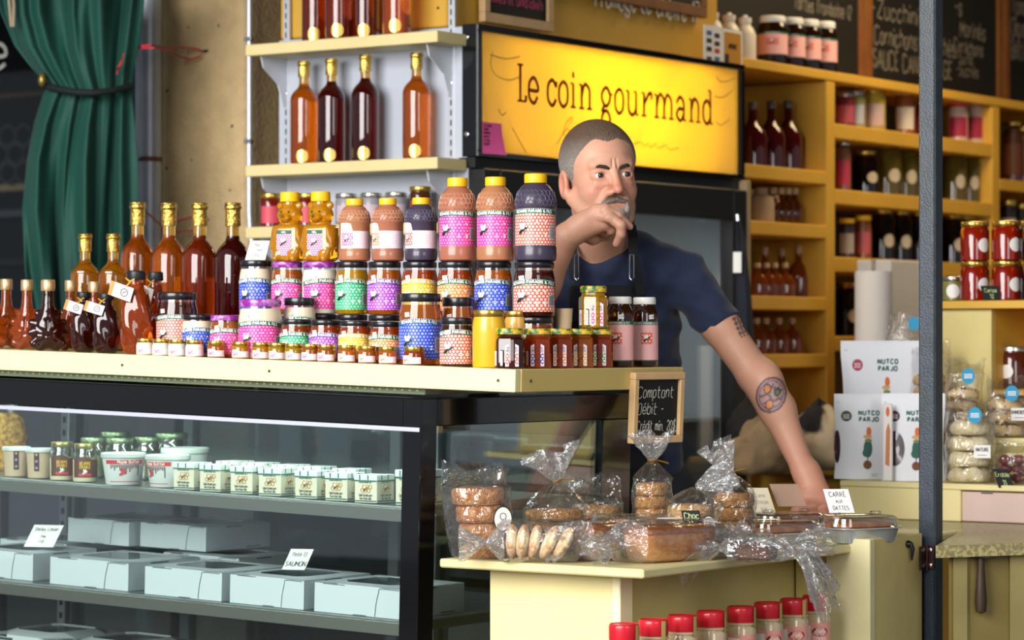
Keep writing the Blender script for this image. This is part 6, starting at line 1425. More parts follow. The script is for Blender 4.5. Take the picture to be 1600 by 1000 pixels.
# cards
p_ = tpos(1316, 5.99); placard('price_card', 'white card for date squares standing on the foil tray', (p_[0], p_[1], TZ + .0635), YAW + R(2), .052, .050, (('CARRÉ', .0095, .034), ('AUX', .0065, .021), ('DATTES', .008, .006)), lean=12, shear=-.25)
p_ = tpos(1196, 6.17); placard('price_card', 'cream card half hidden behind the oat cookie bag', (p_[0], p_[1], TZ + .052), YAW, .045, .055, (('Carré', .007, .035), ('CITRON', .0065, .02), ('8.50', .006, .006)), mat=pm('card_cream', '#cfc2a6', .6), ink=INKGY, lean=12, shear=-.3)
build(MB().box(-.03, .03, -.02, .03, 0, .0512, .002), 'block', pm('card_block', '#5a4630', .6), [o for o in bpy.data.objects if o.get('label') == 'cream card half hidden behind the oat cookie bag'][0], loc=(0, 0, -.0514))
p_ = tpos(1238, 6.20); placard('acrylic_holder', 'tilted clear pinkish card holder beside the resting hand', (p_[0], p_[1], TZ + .0645), YAW, .062, .050, (), mat=pm('pink_acrylic', '#c9a48a', .25, trans=.5), lean=16, cat='card holder', shear=-.35)
p_ = tpos(1085, 5.60); placard('chalk_card', 'small black card with pale green lettering before the large cookies', (p_[0], p_[1], TZ + .052), YAW - R(4), .036, .040, (('Choc', .011, .024), ('Maison', .009, .006)), mat=CHALK, ink=pm('chalk_green', '#b7c98c', .8), lean=14, shear=-.2)
build(MB().box(-.012, .012, .0, .012, -.0514, 0, .001), 'stand', BLACKM, [o for o in bpy.data.objects if o.name.startswith('chalk_card')][0])
# red-lid spice jars on the low shelf
rj = Proto(); r, h = .0295, .130
rj.part('jar_body', MB().lathe([(r * .9, 0), (r, .003), (r, h * .66), (r * .90, h * .70), (r * .88, h * .715), (r, h * .73), (r, h * .75), (r * .88, h * .77)], 32), pm('powder_glass', '#cdb896', .12, color2='#bfa680', vscale=60, coat=.6))
rj.part('lid', lidmb(r * .97, .030, h - .030), pm('lid_red', '#c01426', .3, coat=.3))
mb = MB(); f0, f1, f2 = cylmap(r, .006)(.0006), cylmap(r, .006)(.001), cylmap(r, .006)(.0014); H = .070
mb.patch(lambda u, v: f0(-r * 1.35 + 2.7 * r * u, v * H), 20, 1, 0); mb.patch(lambda u, v: f1(-r * 1.2 + r * .9 * u, .006 + v * (H - .012)), 5, 1, 1)
n = 20; mb.add([f1(r * .35 + .017 * math.cos(2 * math.pi * k / n), H * .74 + .010 * math.sin(2 * math.pi * k / n)) for k in range(n)], [list(range(n))], 2); mb.strokes(lettering('Kelly', .008, r * .35, H * .70, align='c', slant=.3, sub=2), .0011, f2, 3); mb.strokes(lettering('ÉPICES', .006, r * .35, H * .50, align='c'), .0010, f1, 3)
for y in (.2, .3, .4, .5, .6, .7): mb.strokes([[(-r * 1.1, H * y), (-r * .45, H * y)]], .001, f2, 4)
rj.part('label', mb, [pm('label_red', '#b01424', .45), PAPER, pm('label_red2', '#8a0f1c', .45), INKW, INKBAR])
mb = MB(); fs = cylmap(r * 1.0, 0)(.001); mb.patch(lambda u, v: fs(r * .75 + .010 * u, h * .70 + v * h * .29), 2, 2); rj.part('seal_tape', mb, pm('clear_yellow_tape', '#b7a060', .3))
for k, px in enumerate((975, 1021, 1066, 1111, 1158, 1200, 1240, 1275)):
    Yj, D = onX(px, JX); rj.put('spice_jar', '%s red-lidded seasoning jar from the front end of the low shelf' % ORD[k], 'jar', (JX, Yj, JZT - .1314), face(JX, Yj) + R(rng.uniform(-15, 15)), 'red-lidded seasoning jars')
# ================================================================ right-hand display and back shelves
def pouch(key, w, h, badge, wins, carrot=False):
    """stand-up pouch: pillow body, flat sealed top, printed front"""
    p = Proto(); nu, nv = 16, 20; W0 = w
    dpt = lambda u, v: .020 * (math.sin(math.pi * u) ** .6) * ((1 - v) ** .55) * (1 if v < .98 else 0) + .0012
    wid = lambda v: 1 - .06 * math.sin(math.pi * min(1, v * 1.2))
    fr_ = lambda u, v: ((u - .5) * w * wid(v), -dpt(u, v), v * h)
    mb = MB(); mb.patch(fr_, nu, nv); mb.patch(lambda u, v: ((.5 - u) * w * wid(v), dpt(u, v), v * h), nu, nv)
    mb.patch(lambda u, v: ((u - .5) * w * wid(0), (.5 - v) * -2 * dpt(u, 0) * -1, 0.0), nu, 2)
    p.part('pouch_body', mb, pm('pouch_white', '#e4e6ec', .35, bump=.15, bscale=25), True, angle=80)
    F_ = lambda o: (lambda x, z: (x, -dpt(min(1, max(0, x / (w * wid(z / h)) + .5)), z / h) - o, z))
    pr = MB()
    def disc(cx, cz, rx, rz, mi, o, n=20):
        f = F_(o)
        for q0, q1 in ((0, .5), (.5, 1.0)):
            pr.add([f(cx + rx * q_ * math.cos(2 * math.pi * k / n), cz + rz * q_ * math.sin(2 * math.pi * k / n)) for q_ in (q0, q1) for k in range(n)], [(k, (k + 1) % n, n + (k + 1) % n, n + k) for k in range(n)], mi)
    disc(-w * .30, h * .74, .013, .013, 0, .0012); pr.strokes([[(-w * .30 - .008, h * .74 + d), (-w * .30 + .008, h * .74 + d)] for d in (.003, -.001, -.005)], .0014, F_(.0018), 6)
    pr.strokes(lettering('NUTCO', .0095, w * .06, h * .755, align='c', gap=2.6, xs=1.0), .0030, F_(.0012), 1); pr.strokes(lettering('PARJO', .0095, w * .06, h * .68, align='c', gap=2.6, xs=1.0), .0030, F_(.0012), 1)
    cx = w * .04
    disc(cx + .003, h * .56, .006, .011, 2, .0012); disc(cx, h * .50, .010, .005, 3, .0012); disc(cx + .002, h * .455, .009, .004, 5, .0012); disc(cx + .001, h * .36, .0105, .022, 1, .0012); disc(cx - .003, h * .31, .009, .010, 1, .0013); disc(cx, h * .17, .010, .0105, 4, .0012)
    pr.strokes([[(cx, h * .22), (cx, h * .27)]], .0022, F_(.0012), 1)
    for x, z, rx, rz in wins: disc(x * w, z * h, rx, rz, 7, .0010)
    pr.strokes([[(w * .1, h * .06), (w * .38, h * .06)], [(w * .1, h * .04), (w * .38, h * .04)]], .001, F_(.0012), 8)
    p.part('print', pr, [pm('badge_' + badge, badge, .5), pm('print_teal', '#1d5a4e', .5), pm('print_carrot', '#d9662a', .5), pm('print_sand', '#c9a86a', .5), pm('print_nut', '#7a4a2a', .6, var=.3, vscale=60), pm('print_olive', '#8a8a4a', .5), INKW, pm('nut_window_' + key, '#4a2f35' if key != 'c' else '#9c9a9c', .25, coat=.5, var=.5, vscale=90), INKGY], True)
    zp = MB().strokes([[(-w * .46, h * .90), (w * .46, h * .90)]], .0025, F_(.0008)); p.part('zip_seal', zp, pm('zip_line', '#c4c6cc', .4)); return p
PX = {}
def upos(px, Y): X, D = onY(px, Y); return X, D
Xp, Dp = upos(1352, 6.185); z0 = HC - .33 + .0006
pouch('a', .150, .205, '#3e3c30', ((-.45, .38, .008, .040), (.40, .36, .016, .026))).put('nut_pouch', 'white nut pouch with olive badge at the free end of the step', 'pouch', (Xp, 6.185, z0), face(Xp, 6.185) - R(2), 'white nut pouches')
Xp, Dp = upos(1427, 6.170)
pouch('b', .150, .208, '#4a2238', ((-.30, .37, .024, .042),)).put('nut_pouch', 'white nut pouch with purple badge beside the steel post', 'pouch', (Xp, 6.170, z0), face(Xp, 6.170) + R(2), 'white nut pouches')
ca = MB(); Xc, Dc = upos(1387, 6.110)
t = thing('snack_stick', 'orange carrot print sleeve standing between the two lower pouches', 'packet', (Xc, 6.110, z0), face(Xc, 6.1)); build(MB().box(-.012, .012, -.004, .004, 0, .185, .003), 'sleeve', pm('sleeve_white', '#e4dfdc', .4), t)
mb = MB(); n = 14
mb.add([(.0045 * math.cos(2 * math.pi * k / n), -.0046, .165 + .012 * math.sin(2 * math.pi * k / n)) for k in range(n)], [list(range(n))]); mb.add([(-.006, -.0046, .04), (.004, -.0046, .035), (.006, -.0046, .12), (.002, -.0046, .14), (-.004, -.0046, .12)], [(0, 1, 2, 3, 4)], 1); build(mb, 'print', [pm('print_carrot', '#d9662a', .5), pm('print_root', '#c07a4a', .5)], t)
Xp, Dp = upos(1379, 6.33)
pouch('c', .205, .205, '#b02a58', ((-.36, .26, .024, .030), (.36, .26, .030, .030))).put('nut_pouch', 'larger white nut pouch with crimson badge on the upper step', 'pouch', (Xp, 6.33, HC - .33 + .1045), face(Xp, 6.33) + R(2), 'white nut pouches', (1.0, 1, 1.12))
# cellophane bags of scones
SCON = {'plain': pm('scone_plain', '#e6d9b6', .7, color2='#cdb98a', vscale=40, bump=.6, bscale=90), 'berry': pm('scone_berry', '#d9bd8a', .75, color2='#8a4a34', vscale=45, bump=.6, bscale=90, lo=.38, hi=.46), 'gold': pm('scone_gold', '#dcb25c', .7, color2='#b98838', vscale=40, bump=.6, bscale=90)}
def scone(kind, seed):
    p = Proto(); n = 20; rings = []
    for a, z in ((.4, 0), (.9, .02), (1, .3), (.95, .65), (.7, .92), (.3, 1)):
        rings.append([((.043 * a * (1 + .14 * _mn.noise(Vector((math.cos(2 * math.pi * k / n) * 1.5, math.sin(2 * math.pi * k / n) * 1.5, z + seed * 4))))) * math.cos(2 * math.pi * k / n), (.034 * a * (1 + .2 * _mn.noise(Vector((math.cos(2 * math.pi * k / n) * 1.5, math.sin(2 * math.pi * k / n) * 1.5, z + seed * 7))))) * math.sin(2 * math.pi * k / n), .030 * z * (1 + .35 * _mn.noise(Vector((k * .35, z * 2, seed))))) for k in range(n)])
    p.part('crumb', MB().loft(rings), SCON[kind], True, angle=80); return p
BLU = pm('sticker_blue', '#1f93c0', .45)
def scone_bag(px, Y, z, n, kind, label, group, seed, hb, lab=None, sc_=1.0, top=.05):
    X, D = onY(px, Y); th = face(X, Y)
    for k in range(n):
        scone(kind, seed + k).put('scone', '%s %s scone from the bottom in %s' % (ORD[k], {'plain': 'pale', 'berry': 'berry', 'gold': 'golden'}[kind], group), 'scone', (X + rng.uniform(-.002, .002), Y, z + .0016 + k * .0318 * sc_), th + rng.uniform(-.3, .3), 'scones in ' + group, (sc_, sc_, sc_))
    t = bag('scone_bag', label, (X, Y, z + .0006), .050 * sc_, .044 * sc_, hb, hb + .03, top, .045, (.02, .02), th, seed, 'bags of scones', crink=.007, tiez=False)
    mb = MB(); nn = 18; mb.add([(.016 * math.cos(2 * math.pi * k / nn) + .012, -.047 * sc_ - .006, hb - .006 + .019 * math.sin(2 * math.pi * k / nn)) for k in range(nn)], [list(range(nn))]); st = build(mb, 'sticker', BLU, t)
    l2 = MB(); l2.strokes([[(.002, d), (.022, d)] for d in (.004, 0, -.004)], .002, lambda u, v: (u, -.047 * sc_ - .0066, hb - .006 + v)); build(l2, 'sticker_print', INKW, st)
    if lab:
        mb = MB(); mb.box(.010, .048, -.0505 * sc_ - .006, -.0497 * sc_ - .006, hb * .36, hb * .36 + .030); lb_ = build(mb, 'paper_label', PAPER, t)
        tx = MB(); tx.strokes(lettering(lab, .008, .029, hb * .36 + .016, align='c', xs=.7), .0014, lambda u, v: (u, -.0515 * sc_ - .006, v)); tx.strokes([[(.018, hb * .36 + .007), (.040, hb * .36 + .007)]], .0012, lambda u, v: (u, -.0515 * sc_ - .006, v)); build(tx, 'label_print', INKBAR, lb_)
    return t
z1 = HC - .33 + .0006; z2 = HC - .33 + .1045
scone_bag(1515, 6.165, z1, 4, 'plain', 'clear bag of four pale scones with a blue oval sticker', 'the bag beside the steel post', 70, .165, 'NATURE', 1.16, .05)
scone_bag(1573, 6.315, z2, 3, 'berry', 'clear bag of cranberry scones with a white label', 'the cranberry bag', 80, .110, 'CANNEBERGE', .95, .05)
scone_bag(1505, 6.335, z2, 4, 'berry', 'clear bag of scones behind the pale ones', 'the rear bag', 90, .150, None, .9, .06)
scone_bag(1452, 6.38, z2, 5, 'gold', 'clear bag of golden scones half hidden by the steel post', 'the bag behind the post', 100, .195, None, .95, .05)
X, D = onY(1425, 6.46)
t = thing('cheese_bag', 'clear bag of yellow curds above the large white pouch', 'bag', (X, 6.43, HC - .33 + .1045), face(X, 6.43)); build(MB().box(-.05, .06, -.005, .035, 0, .19, .004), 'carton_stand', pm('stand_cream', '#d8c684', .6), t)
for k in range(6): build(MB().lathe([(.006, 0), (.018, .004), (.020, .012), (.012, .022)], 9, c=((k % 3 - 1) * .030, .012, .191 + (k // 3) * .016), sx=1.2), 'curd', SCON['gold'], t, True)
mb = MB(); n = 30; mb.loft([[(r_ * (1 + .12 * math.sin(5 * a + i)) * math.cos(a), .012 + .6 * r_ * math.sin(a), z_ + .004 * math.sin(4 * a)) for a in [2 * math.pi * k / n for k in range(n)]] for i, (r_, z_) in enumerate(((.055, .191), (.060, .21), (.050, .235), (.042, .27), (.040, .30)))], cap=False); build(mb, 'film', CELLO, t)
mb = MB(); mb.add([(.018 + .014 * math.cos(2 * math.pi * k / 18), -.026, .272 + .017 * math.sin(2 * math.pi * k / 18)) for k in range(18)], [list(range(18))]); build(mb, 'sticker', BLU, t)
# dark red bag and flat carton, cards
X, D = onY(1585, 6.15)
t = thing('dried_fruit_bag', 'clear bag of dark red dried fruit at the end of the step', 'bag', (X, 6.17, z1), face(X, 6.17)); FRU = pm('dried_fruit', '#7a2a20', .5, var=.4, vscale=60)
for k in range(9): build(MB().lathe([(.006, -.012), (.016, -.004), (.016, .005), (.007, .012)], 10, c=((k % 3 - 1) * .028, (k // 3 % 2) * .02, .0135 + (k // 3) * .021)), 'fruit', FRU, t, True)
mb = MB(); mb.loft([[(rx_ * (1 + .08 * math.sin(6 * a)) * math.cos(a), ry_ * math.sin(a) + .008, z_) for a in [2 * math.pi * k / 30 for k in range(30)]] for rx_, ry_, z_ in ((.05, .034, .0008), (.055, .037, .04), (.050, .034, .072), (.036, .010, .088), (.040, .006, .10))], cap=False); build(mb, 'film', CELLO, t)
xa_, _ = onY(1502, UY + .01)
t = thing('flat_carton', 'pale pinkish flat carton tucked under the step board', 'box', (xa_, UY + .012, TZ + .0006)); build(MB().box(0, .30, 0, .12, 0, UZ - .018, .002), 'carton', pm('carton_pinkish', '#cdb3a8', .6), t)
mb = MB().strokes([[(.05, UZ - .021), (.08, UZ - .021)], [(.19, UZ - .021), (.22, UZ - .021)]], .003, lambda u, v: (u, -.0006, v)); build(mb, 'slots', CREASE, t)
X, D = onY(1573, 6.105); placard('chalk_card', 'small black price card on the step beside the dried fruit', (X, 6.104, HC - .33 - .006), face(X, 6.1) - R(4), .036, .044, (('Erable', .010, .026), ('11', .012, .006)), mat=CHALK, ink=pm('chalk_green', '#b7c98c', .8), lean=12, shear=-.35)
# jam jars on the cubby cabinet
JAM = liquid('jam_bright_red', '#a8240c', body=.5); JAMK = liquid('jam_black', '#1c0a10', body=.5)
cz = cbz + .0005
for i, (px, Y, mat, nm) in enumerate(((1523, 6.53, JAM, 'first red'), (1572, 6.53, JAM, 'second red'), (1617, 6.53, JAMK, 'dark'))):
    X, D = onY(px, Y)
    for k in range(2):
        jamjar(('cub', mat.name), mat, LIDG, .0355, .098).put('jam_jar', '%s jam jar from the steel post, %s of its stack on the cubby cabinet' % (nm, ('bottom', 'top')[k]), 'jar', (X, Y, cz + k * .0985), face(X, Y) + R(22), 'jam jars on the cubby cabinet')
X, D = onY(1551, 6.485); placard('chalk_card', 'small black price card leaning on the red jam jars', (X, 6.487, cz), face(X, 6.487), .044, .036, (('Cerise', .009, .020), ('12', .010, .005)), mat=CHALK, ink=pm('chalk_green', '#b7c98c', .8), lean=-4, shear=-.25)
X, D = onY(1489, 6.56); jamjar(('sm',), pm('olive_relish', '#7d7a3c', .4, coat=.4), LIDS, .026, .062).put('relish_jar', 'small olive relish jar between the steel post and jam jars', 'jar', (X, 6.56, cz), 0)
X, D = onY(1583, 6.6); jamjar(('cubin',), liquid('jam_brick', '#6a2a18', body=.5), LIDS, .042, .105).put('jam_jar', 'wide silver-lidded jar inside the cubby', 'jar', (X, 6.60, HC - .1145), face(X, 6.6) + R(-40))
X, D = onY(1572, 6.70); jamjar(('cubin2',), JAMK, LIDK, .035, .145).put('jam_jar', 'tall dark jar at the back of the cubby', 'jar', (X, 6.70, HC - .1145), 0)
# ---------------------------------------------------------------- goods on the back shelves
SHX = -4.50
def bshape(kind):
    if ('b', kind) in _P: return _P['b', kind]
    p = Proto()
    if kind == 'carafe':     # long-neck red bottle
        p.part('bottle_body', MB().lathe([(.030, 0), (.038, .004), (.039, .10), (.034, .125), (.018, .150), (.012, .165), (.011, .205)], 24), liquid('cherry_liquor', '#5a0810', body=.4)); p.part('cap', MB().lathe([(.013, .200), (.013, .222), (.011, .225)], 16), pm('cap_grey', '#6a6460', .4, metal=.5))
    elif kind == 'maple':    # small amber flask with cork
        p.part('bottle_body', MB().lathe([(.028, 0), (.036, .004), (.038, .05), (.026, .085), (.011, .10), (.010, .125)], 20, sy=.6), liquid('syrup_small', '#a8500c', body=.4)); p.part('cork', MB().lathe([(.012, .122), (.012, .140), (.010, .143)], 14), pm('cork_cap', '#c9a87a', .5))
    elif kind == 'dropper':
        p.part('bottle_body', MB().lathe([(.020, 0), (.022, .003), (.022, .07), (.010, .09), (.009, .11)], 16), liquid('syrup_slim', '#7a3a0c', body=.4)); p.part('cap', MB().lathe([(.012, .106), (.012, .128)], 14), pm('cork_cap', '#c9a87a', .5))
    elif kind == 'jug':
        p.part('jug_body', MB().lathe([(.036, 0), (.040, .004), (.040, .07), (.034, .088), (.020, .096), (.020, .115), (.023, .118)], 24), pm('stone_jug', '#b79a78', .6, var=.2)); p.part('handle', MB().tube([(.034, 0, .085), (.048, 0, .088), (.050, 0, .070), (.040, 0, .055)], .005, 8), pm('stone_jug', '#b79a78', .6))
    elif kind == 'bigjar':
        p.part('jar_body', MB().lathe([(.040, 0), (.046, .004), (.046, .12), (.040, .14), (.034, .146)], 24), liquid('pickle_olive', '#6a5a1c', body=.55)); p.part('lid', lidmb(.037, .018, .144), LIDG)
    elif kind == 'darkjar':
        p.part('jar_body', MB().lathe([(.038, 0), (.043, .004), (.043, .125), (.036, .14), (.034, .146)], 24), liquid('syrup_black', '#180a0a', body=.5)); p.part('lid', lidmb(.036, .018, .144), LIDG)
    if kind in ('bigjar', 'darkjar'):
        mb = MB(); f = cylmap(.0462 if kind == 'bigjar' else .0432, 0, R(20))(.0008); discfan(mb, f, .012, .06, .021, .021); p.part('label', mb, pm('label_tan', '#c4b49a', .6))
    _P['b', kind] = p; return p
def onshelf(px, z, proto, name, label, group, top=None, h0=.2, X=SHX, w=1.0, cat='bottle', rot=None):
    Y, D = onX(px, X); sz = (zat(top, D) - z) / h0 if top else 1
    return proto.put(name, label, cat, (X, Y, z + .0006), face(X, Y) if rot is None else rot, group, (w, w, sz))
# top board: white jugs and brown pink-label jars
wj = Proto(); wj.part('jug_body', MB().lathe([(.030, 0), (.036, .004), (.036, .09), (.026, .115), (.019, .122), (.019, .135)], 22), pm('white_jug', '#d9cfc0', .4)); wj.part('cap', MB().lathe([(.021, .133), (.021, .150), (.010, .152), (.006, .160)], 16), pm('white_cap', '#e2dcd0', .4))
for k, px in enumerate((1113, 1139, 1164)): onshelf(px, HC + .858, wj, 'white_jug', '%s small white plastic jug from the lit sign on the top board' % ORD[k], 'white jugs on the top board', (16, 20, 24)[k], .160, -4.46 if k else -4.44, .95, 'jug')
Yc0, Dc0 = onX(1101, -4.345)
def flat_sign(px0, px1, py0, py1, X, label, base, fn):
    Y0, D0 = onX(px0, X); Y1, D1 = onX(px1, X); zb = zat(py1, D0); h = zat(py0, D0) - zb; t = thing('payment_sign', label, 'sign', (X, Y0, zb)); w = Y1 - Y0
    build(MB().box(-.002, 0, 0, w, 0, h), 'panel', base, t); [build(m_, 'print', mt_, t) for m_, mt_ in fn(w, h)]; return t
PAYC = [pm('pay_blue', '#3a6aa8', .5), pm('pay_black', '#2a2620', .5), pm('pay_red', '#c0402a', .5)]
def sg1(w, h):
    return [(MB().patch(lambda u, v: (.0008, w * (x - .14 + .28 * u), h * (z - .06 + .12 * v)), 1, 1), PAYC[mi]) for x, z, mi in ((.28, .80, 0), (.28, .60, 1), (.28, .38, 1), (.28, .12, 1), (.72, .76, 1), (.72, .55, 1), (.72, .36, 2), (.72, .14, 0))]
def sg2(w, h):
    return [(MB().patch(lambda u, v: (.0008, w * (.08 + .84 * u), h * (.08 + .84 * v)), 1, 1), pm('pay_orange', '#c98a2a', .5)), (MB().strokes(lettering('INTERAC', h * .12, w * .5, h * .5, align='c', xs=.62), .003, lambda u, v: (.0014, u, v)), PAYC[1]), (MB().patch(lambda u, v: (.0014, w * (.1 + .2 * u), h * (.1 + .25 * v)), 1, 1), PAYC[1])]
flat_sign(1100, 1128, 38, 98, -4.3285, 'white payment card sticker sign on the corner of the cooler top', PAPER, sg1); flat_sign(1129, 1160, 44, 104, -4.3285, 'white and orange payment sign on the corner of the cooler top', PAPER, sg2)
bj = Proto(); r, h = .047, .145
bj.part('jar_body', MB().lathe(jarprof(r, h, r * .80, .80), 26), liquid('brown_glass2', '#2a1208', body=.5)); bj.part('lid', lidmb(r * .86, .020, h - .018), LIDW); mb, mats = pinklabel(r, .03, .068); bj.part('label', mb, mats)
for k, px in enumerate((1207, 1237, 1262, 1287)): onshelf(px, HC + .858, bj, 'supplement_jar', '%s brown jar with pink label from the white jugs on the top board' % ORD[k], 'brown pink-label jars on the top board', 26 + k * 3, .147, -4.47, 1.0 if k == 0 else .92, 'jar')
# section one
for k, px in enumerate((1176, 1205, 1232, 1258)): onshelf(px, S1[0], bshape('carafe'), 'liquor_bottle', '%s dark red long-neck bottle from the cooler on the upper shelf' % ORD[k], 'dark red bottles on the upper shelf', (160, 158, 157, 154)[k], .225, -4.50, 1.15)
onshelf(1172, S1[1], bshape('jug'), 'stoneware_jug', 'beige stoneware jug beside the cooler edge', 'stoneware jugs', 296, .118, -4.50, .9, 'jug'); onshelf(1190, S1[1], bshape('jug'), 'stoneware_jug', 'beige stoneware jug next to the slim syrup bottles', 'stoneware jugs', 294, .118, -4.46, 1, 'jug')
for k, px in enumerate((1208, 1220, 1231, 1242)): onshelf(px, S1[1], bshape('dropper'), 'syrup_bottle', '%s slim amber syrup bottle from the stoneware jugs' % ORD[k], 'slim syrup bottles', 294, .128, -4.48, 1.0)
for k, (px, X, tp_) in enumerate(((1183, -4.44, 411), (1197, -4.44, 411), (1210, -4.44, 411), (1226, -4.44, 411), (1195, -4.56, 386), (1222, -4.56, 388), (1248, -4.50, 384), (1262, -4.55, 420))): onshelf(px, S1[2], bshape('maple'), 'syrup_flask', '%s corked amber flask on the third shelf behind the arm' % ORD[k], 'corked amber flasks on the third shelf', tp_, .143, X, .95)
for k, px in enumerate((1182, 1197, 1217, 1238)): onshelf(px, S1[3], bshape('maple'), 'syrup_flask', '%s corked flask on the lowest visible shelf behind the arm' % ORD[k], 'corked flasks on the lowest shelf', 497, .143, -4.47, .9)
# section two
def lj(col, lid, h=.105, r=.038, lab='#c9b8b0', key=None): return jamjar(('bk', col, lid.name, h, lab), pm('bk_' + col, col, .3, coat=.5, trans=.15), lid, r, h, lab)
row = [(1320, '#7a2a30', LIDS, 145, '#b05060', 'dull red jar'), (1336, '#a09a5a', LIDS, 142, '#b4b4c0', 'pale jar'), (1365, '#b8a03a', LIDG, 138, '#c9a8a0', 'yellow jar'), (1414, '#8a4a1c', LIDS, 142, '#d0c4b0', 'brown jar'), (1440, '#7a2420', LIDS, 160, '#8a3038', 'red jar'), (1497, '#c8b0a0', pm('lid_red', '#c01426', .3), 160, '#a02040', 'red-lidded jar'), (1522, '#c8b0a0', pm('lid_red', '#c01426', .3), 158, '#a02040', 'red-capped jar'), (1540, '#c8b0a0', pm('lid_red', '#c01426', .3), 158, '#a02040', 'small red-lidded jar')]
for k, (px, c, l_, tp_, lab, nm) in enumerate(row): onshelf(px, S2[0], lj(c, l_, lab=lab), 'preserve_jar', '%s, %s along the highest shelf of the middle bay' % (nm, ORD[k]), 'jars on the highest shelf', tp_, .105, -4.47, .9 if px != 1365 else 1.05, 'jar')
onshelf(1317, S2[1], lj('#8a5a3a', LIDS, .15, .026, '#c03a58'), 'sauce_bottle', 'sauce bottle with pink label beside the pickle jars', None, 222, .15, -4.46, 1)
for k, px in enumerate((1352, 1385, 1413, 1437, 1490, 1513, 1535)): onshelf(px, S2[1], bshape('darkjar' if k == 0 else 'bigjar'), 'pickle_jar', '%s large pickle jar in the row on the middle bay shelf' % ORD[k], 'large pickle jars', (235, 222, 224, 226, 231, 233, 235)[k], .164, -4.48, (1.0, 1.1, 1, .95, .95, .9, .95)[k], 'jar')
for k, (px, tp_, c) in enumerate(((1323, 342, '#3a2a24'), (1349, 337, '#8a4a10'))): onshelf(px, S2[2], lj(c, LIDY, .11, .027, ('#a89a90', '#c05a60')[k]), 'honey_bottle', ('dark honey bottle with yellow cap on the lower bay shelf', 'amber honey bottle with yellow cap on the lower bay shelf')[k], 'yellow-capped bottles on the lower bay shelf', tp_, .11, -4.46, 1)
for k, px in enumerate((1378, 1405, 1433, 1488, 1508)): onshelf(px, S2[2], bshape('darkjar'), 'dark_syrup_jar', '%s dark syrup jar on the lower bay shelf' % ORD[k], 'dark syrup jars', (325, 327, 329, 333, 335)[k], .164, -4.48, 1.0, 'jar')
onshelf(1322, S2[3], bshape('darkjar'), 'dark_syrup_jar', 'dark jar in the shadowed lowest bay', None, 440, .164, -4.5, 1.1, 'jar')
for k, (px, z, tp_) in enumerate(((1582, S3[0], 190), (1598, S3[0], 200))): onshelf(px, z, bshape('carafe') if False else lj('#4a2410', LIDG, .16, .036, '#5a3018'), 'sauce_bottle', ('dark sauce jar on the far bay shelf', 'dark sauce jar at the picture edge on the far bay')[k], 'dark sauce jars on the far bay', tp_, .16, -4.47, 1, 'jar')
for k, px in enumerate((1575, 1596)): onshelf(px, S3[1], lj('#1c1210', LIDG, .10, .036, '#a0988c'), 'preserve_jar', ('dark preserve jar above the red jam stack', 'dark preserve jar above the red jam stack at the edge')[k], 'dark preserve jars on the far bay', (312, 318)[k], .10, -4.45, .9, 'jar')
# things on the back counter
bz = .8905
X, D = onX(1362, -4.1)[0], 0
def back_at(px, X): Y, D = onX(px, X); return Y, D
Y, D = back_at(1365, -4.05)
t = thing('paper_roll', 'white upright paper towel roll beside the pouches', 'paper roll', (-4.05, Y, bz)); zt = zat(424, D); build(MB().lathe([(.055, 0), (.056, .002), (.056, zt - bz), (.02, zt - bz + .001)], 28), 'roll', pm('paper_towel', '#d9d2c8', .8), t, True); build(MB().lathe([(.006, 0), (.006, zt - bz + .03), (.01, zt - bz + .035)], 10), 'spindle', STEEL, t, True)
Y, D = back_at(1392, -4.16); zt = zat(406, D)
t = thing('white_carton', 'large white carton behind the paper towel roll', 'box', (-4.16, Y, bz)); build(MB().box(-.12, .0, -.0, .34, 0, zt - bz, .003), 'carton', pm('carton_white', '#d6cfc6', .6), t); build(MB().box(-.065, -.055, .0, .34, zt - bz, zt - bz + .001), 'tape', OAK, t)
PB = pm('kraft_beige', '#9c8260', .8, var=.2, vscale=10, bump=.4, bscale=20)
def lump(name, label, px0, px1, py0, py1, X, mat, seed):
    Y0, D = onX(px0, X); Y1, _ = onX(px1, X); zb = zat(py1, D); zt = zat(py0, D); zb = max(zb, bz); w, h = (Y1 - Y0), zt - zb; n = 48; rings = []
    for i in range(15):
        q_ = i / 14; m_ = (1 - q_ ** 2.2) ** .5 * (.85 + .15 * min(1, q_ * 8)) + .02; ring_ = []
        for a in [2 * math.pi * k / n for k in range(n)]:
            v = Vector((math.cos(a) * 1.3, math.sin(a) * 1.3, q_ * 2 + seed)); d = 1 + .35 * _mn.noise(v) + .22 * (abs(_mn.noise(v * 2.3)) - .2) + .12 * (abs(_mn.noise(v * 5)) - .2)
            ring_.append((.10 * m_ * d * math.cos(a), w / 2 * m_ * d * math.sin(a), h * q_ * (1 + .25 * _mn.noise(v * 1.7 + Vector((5, 0, 0))) * q_)))
        rings.append(ring_)
    t = thing(name, label, 'bag', (X, (Y0 + Y1) / 2, zb + .0005)); build(MB().loft(rings), 'cloth', mat, t, True, 80); return t
lump('paper_sack', 'crumpled beige paper sack on the back counter under the arm', 1150, 1232, 660, 745, -3.98, PB, 3)
lump('cloth_bag', 'cream cloth bag with a dark patch beside the nut pouches', 1252, 1308, 635, 745, -3.96, pm('cream_cloth', '#b5a182', .9, color2='#17130f', vscale=7, detail=1, lo=.40, hi=.44), 8)
lump('dark_sack', 'dark crumpled sack behind the beige paper sack', 1160, 1215, 625, 745, -4.14, pm('dark_sack', '#1c1612', .9), 12)
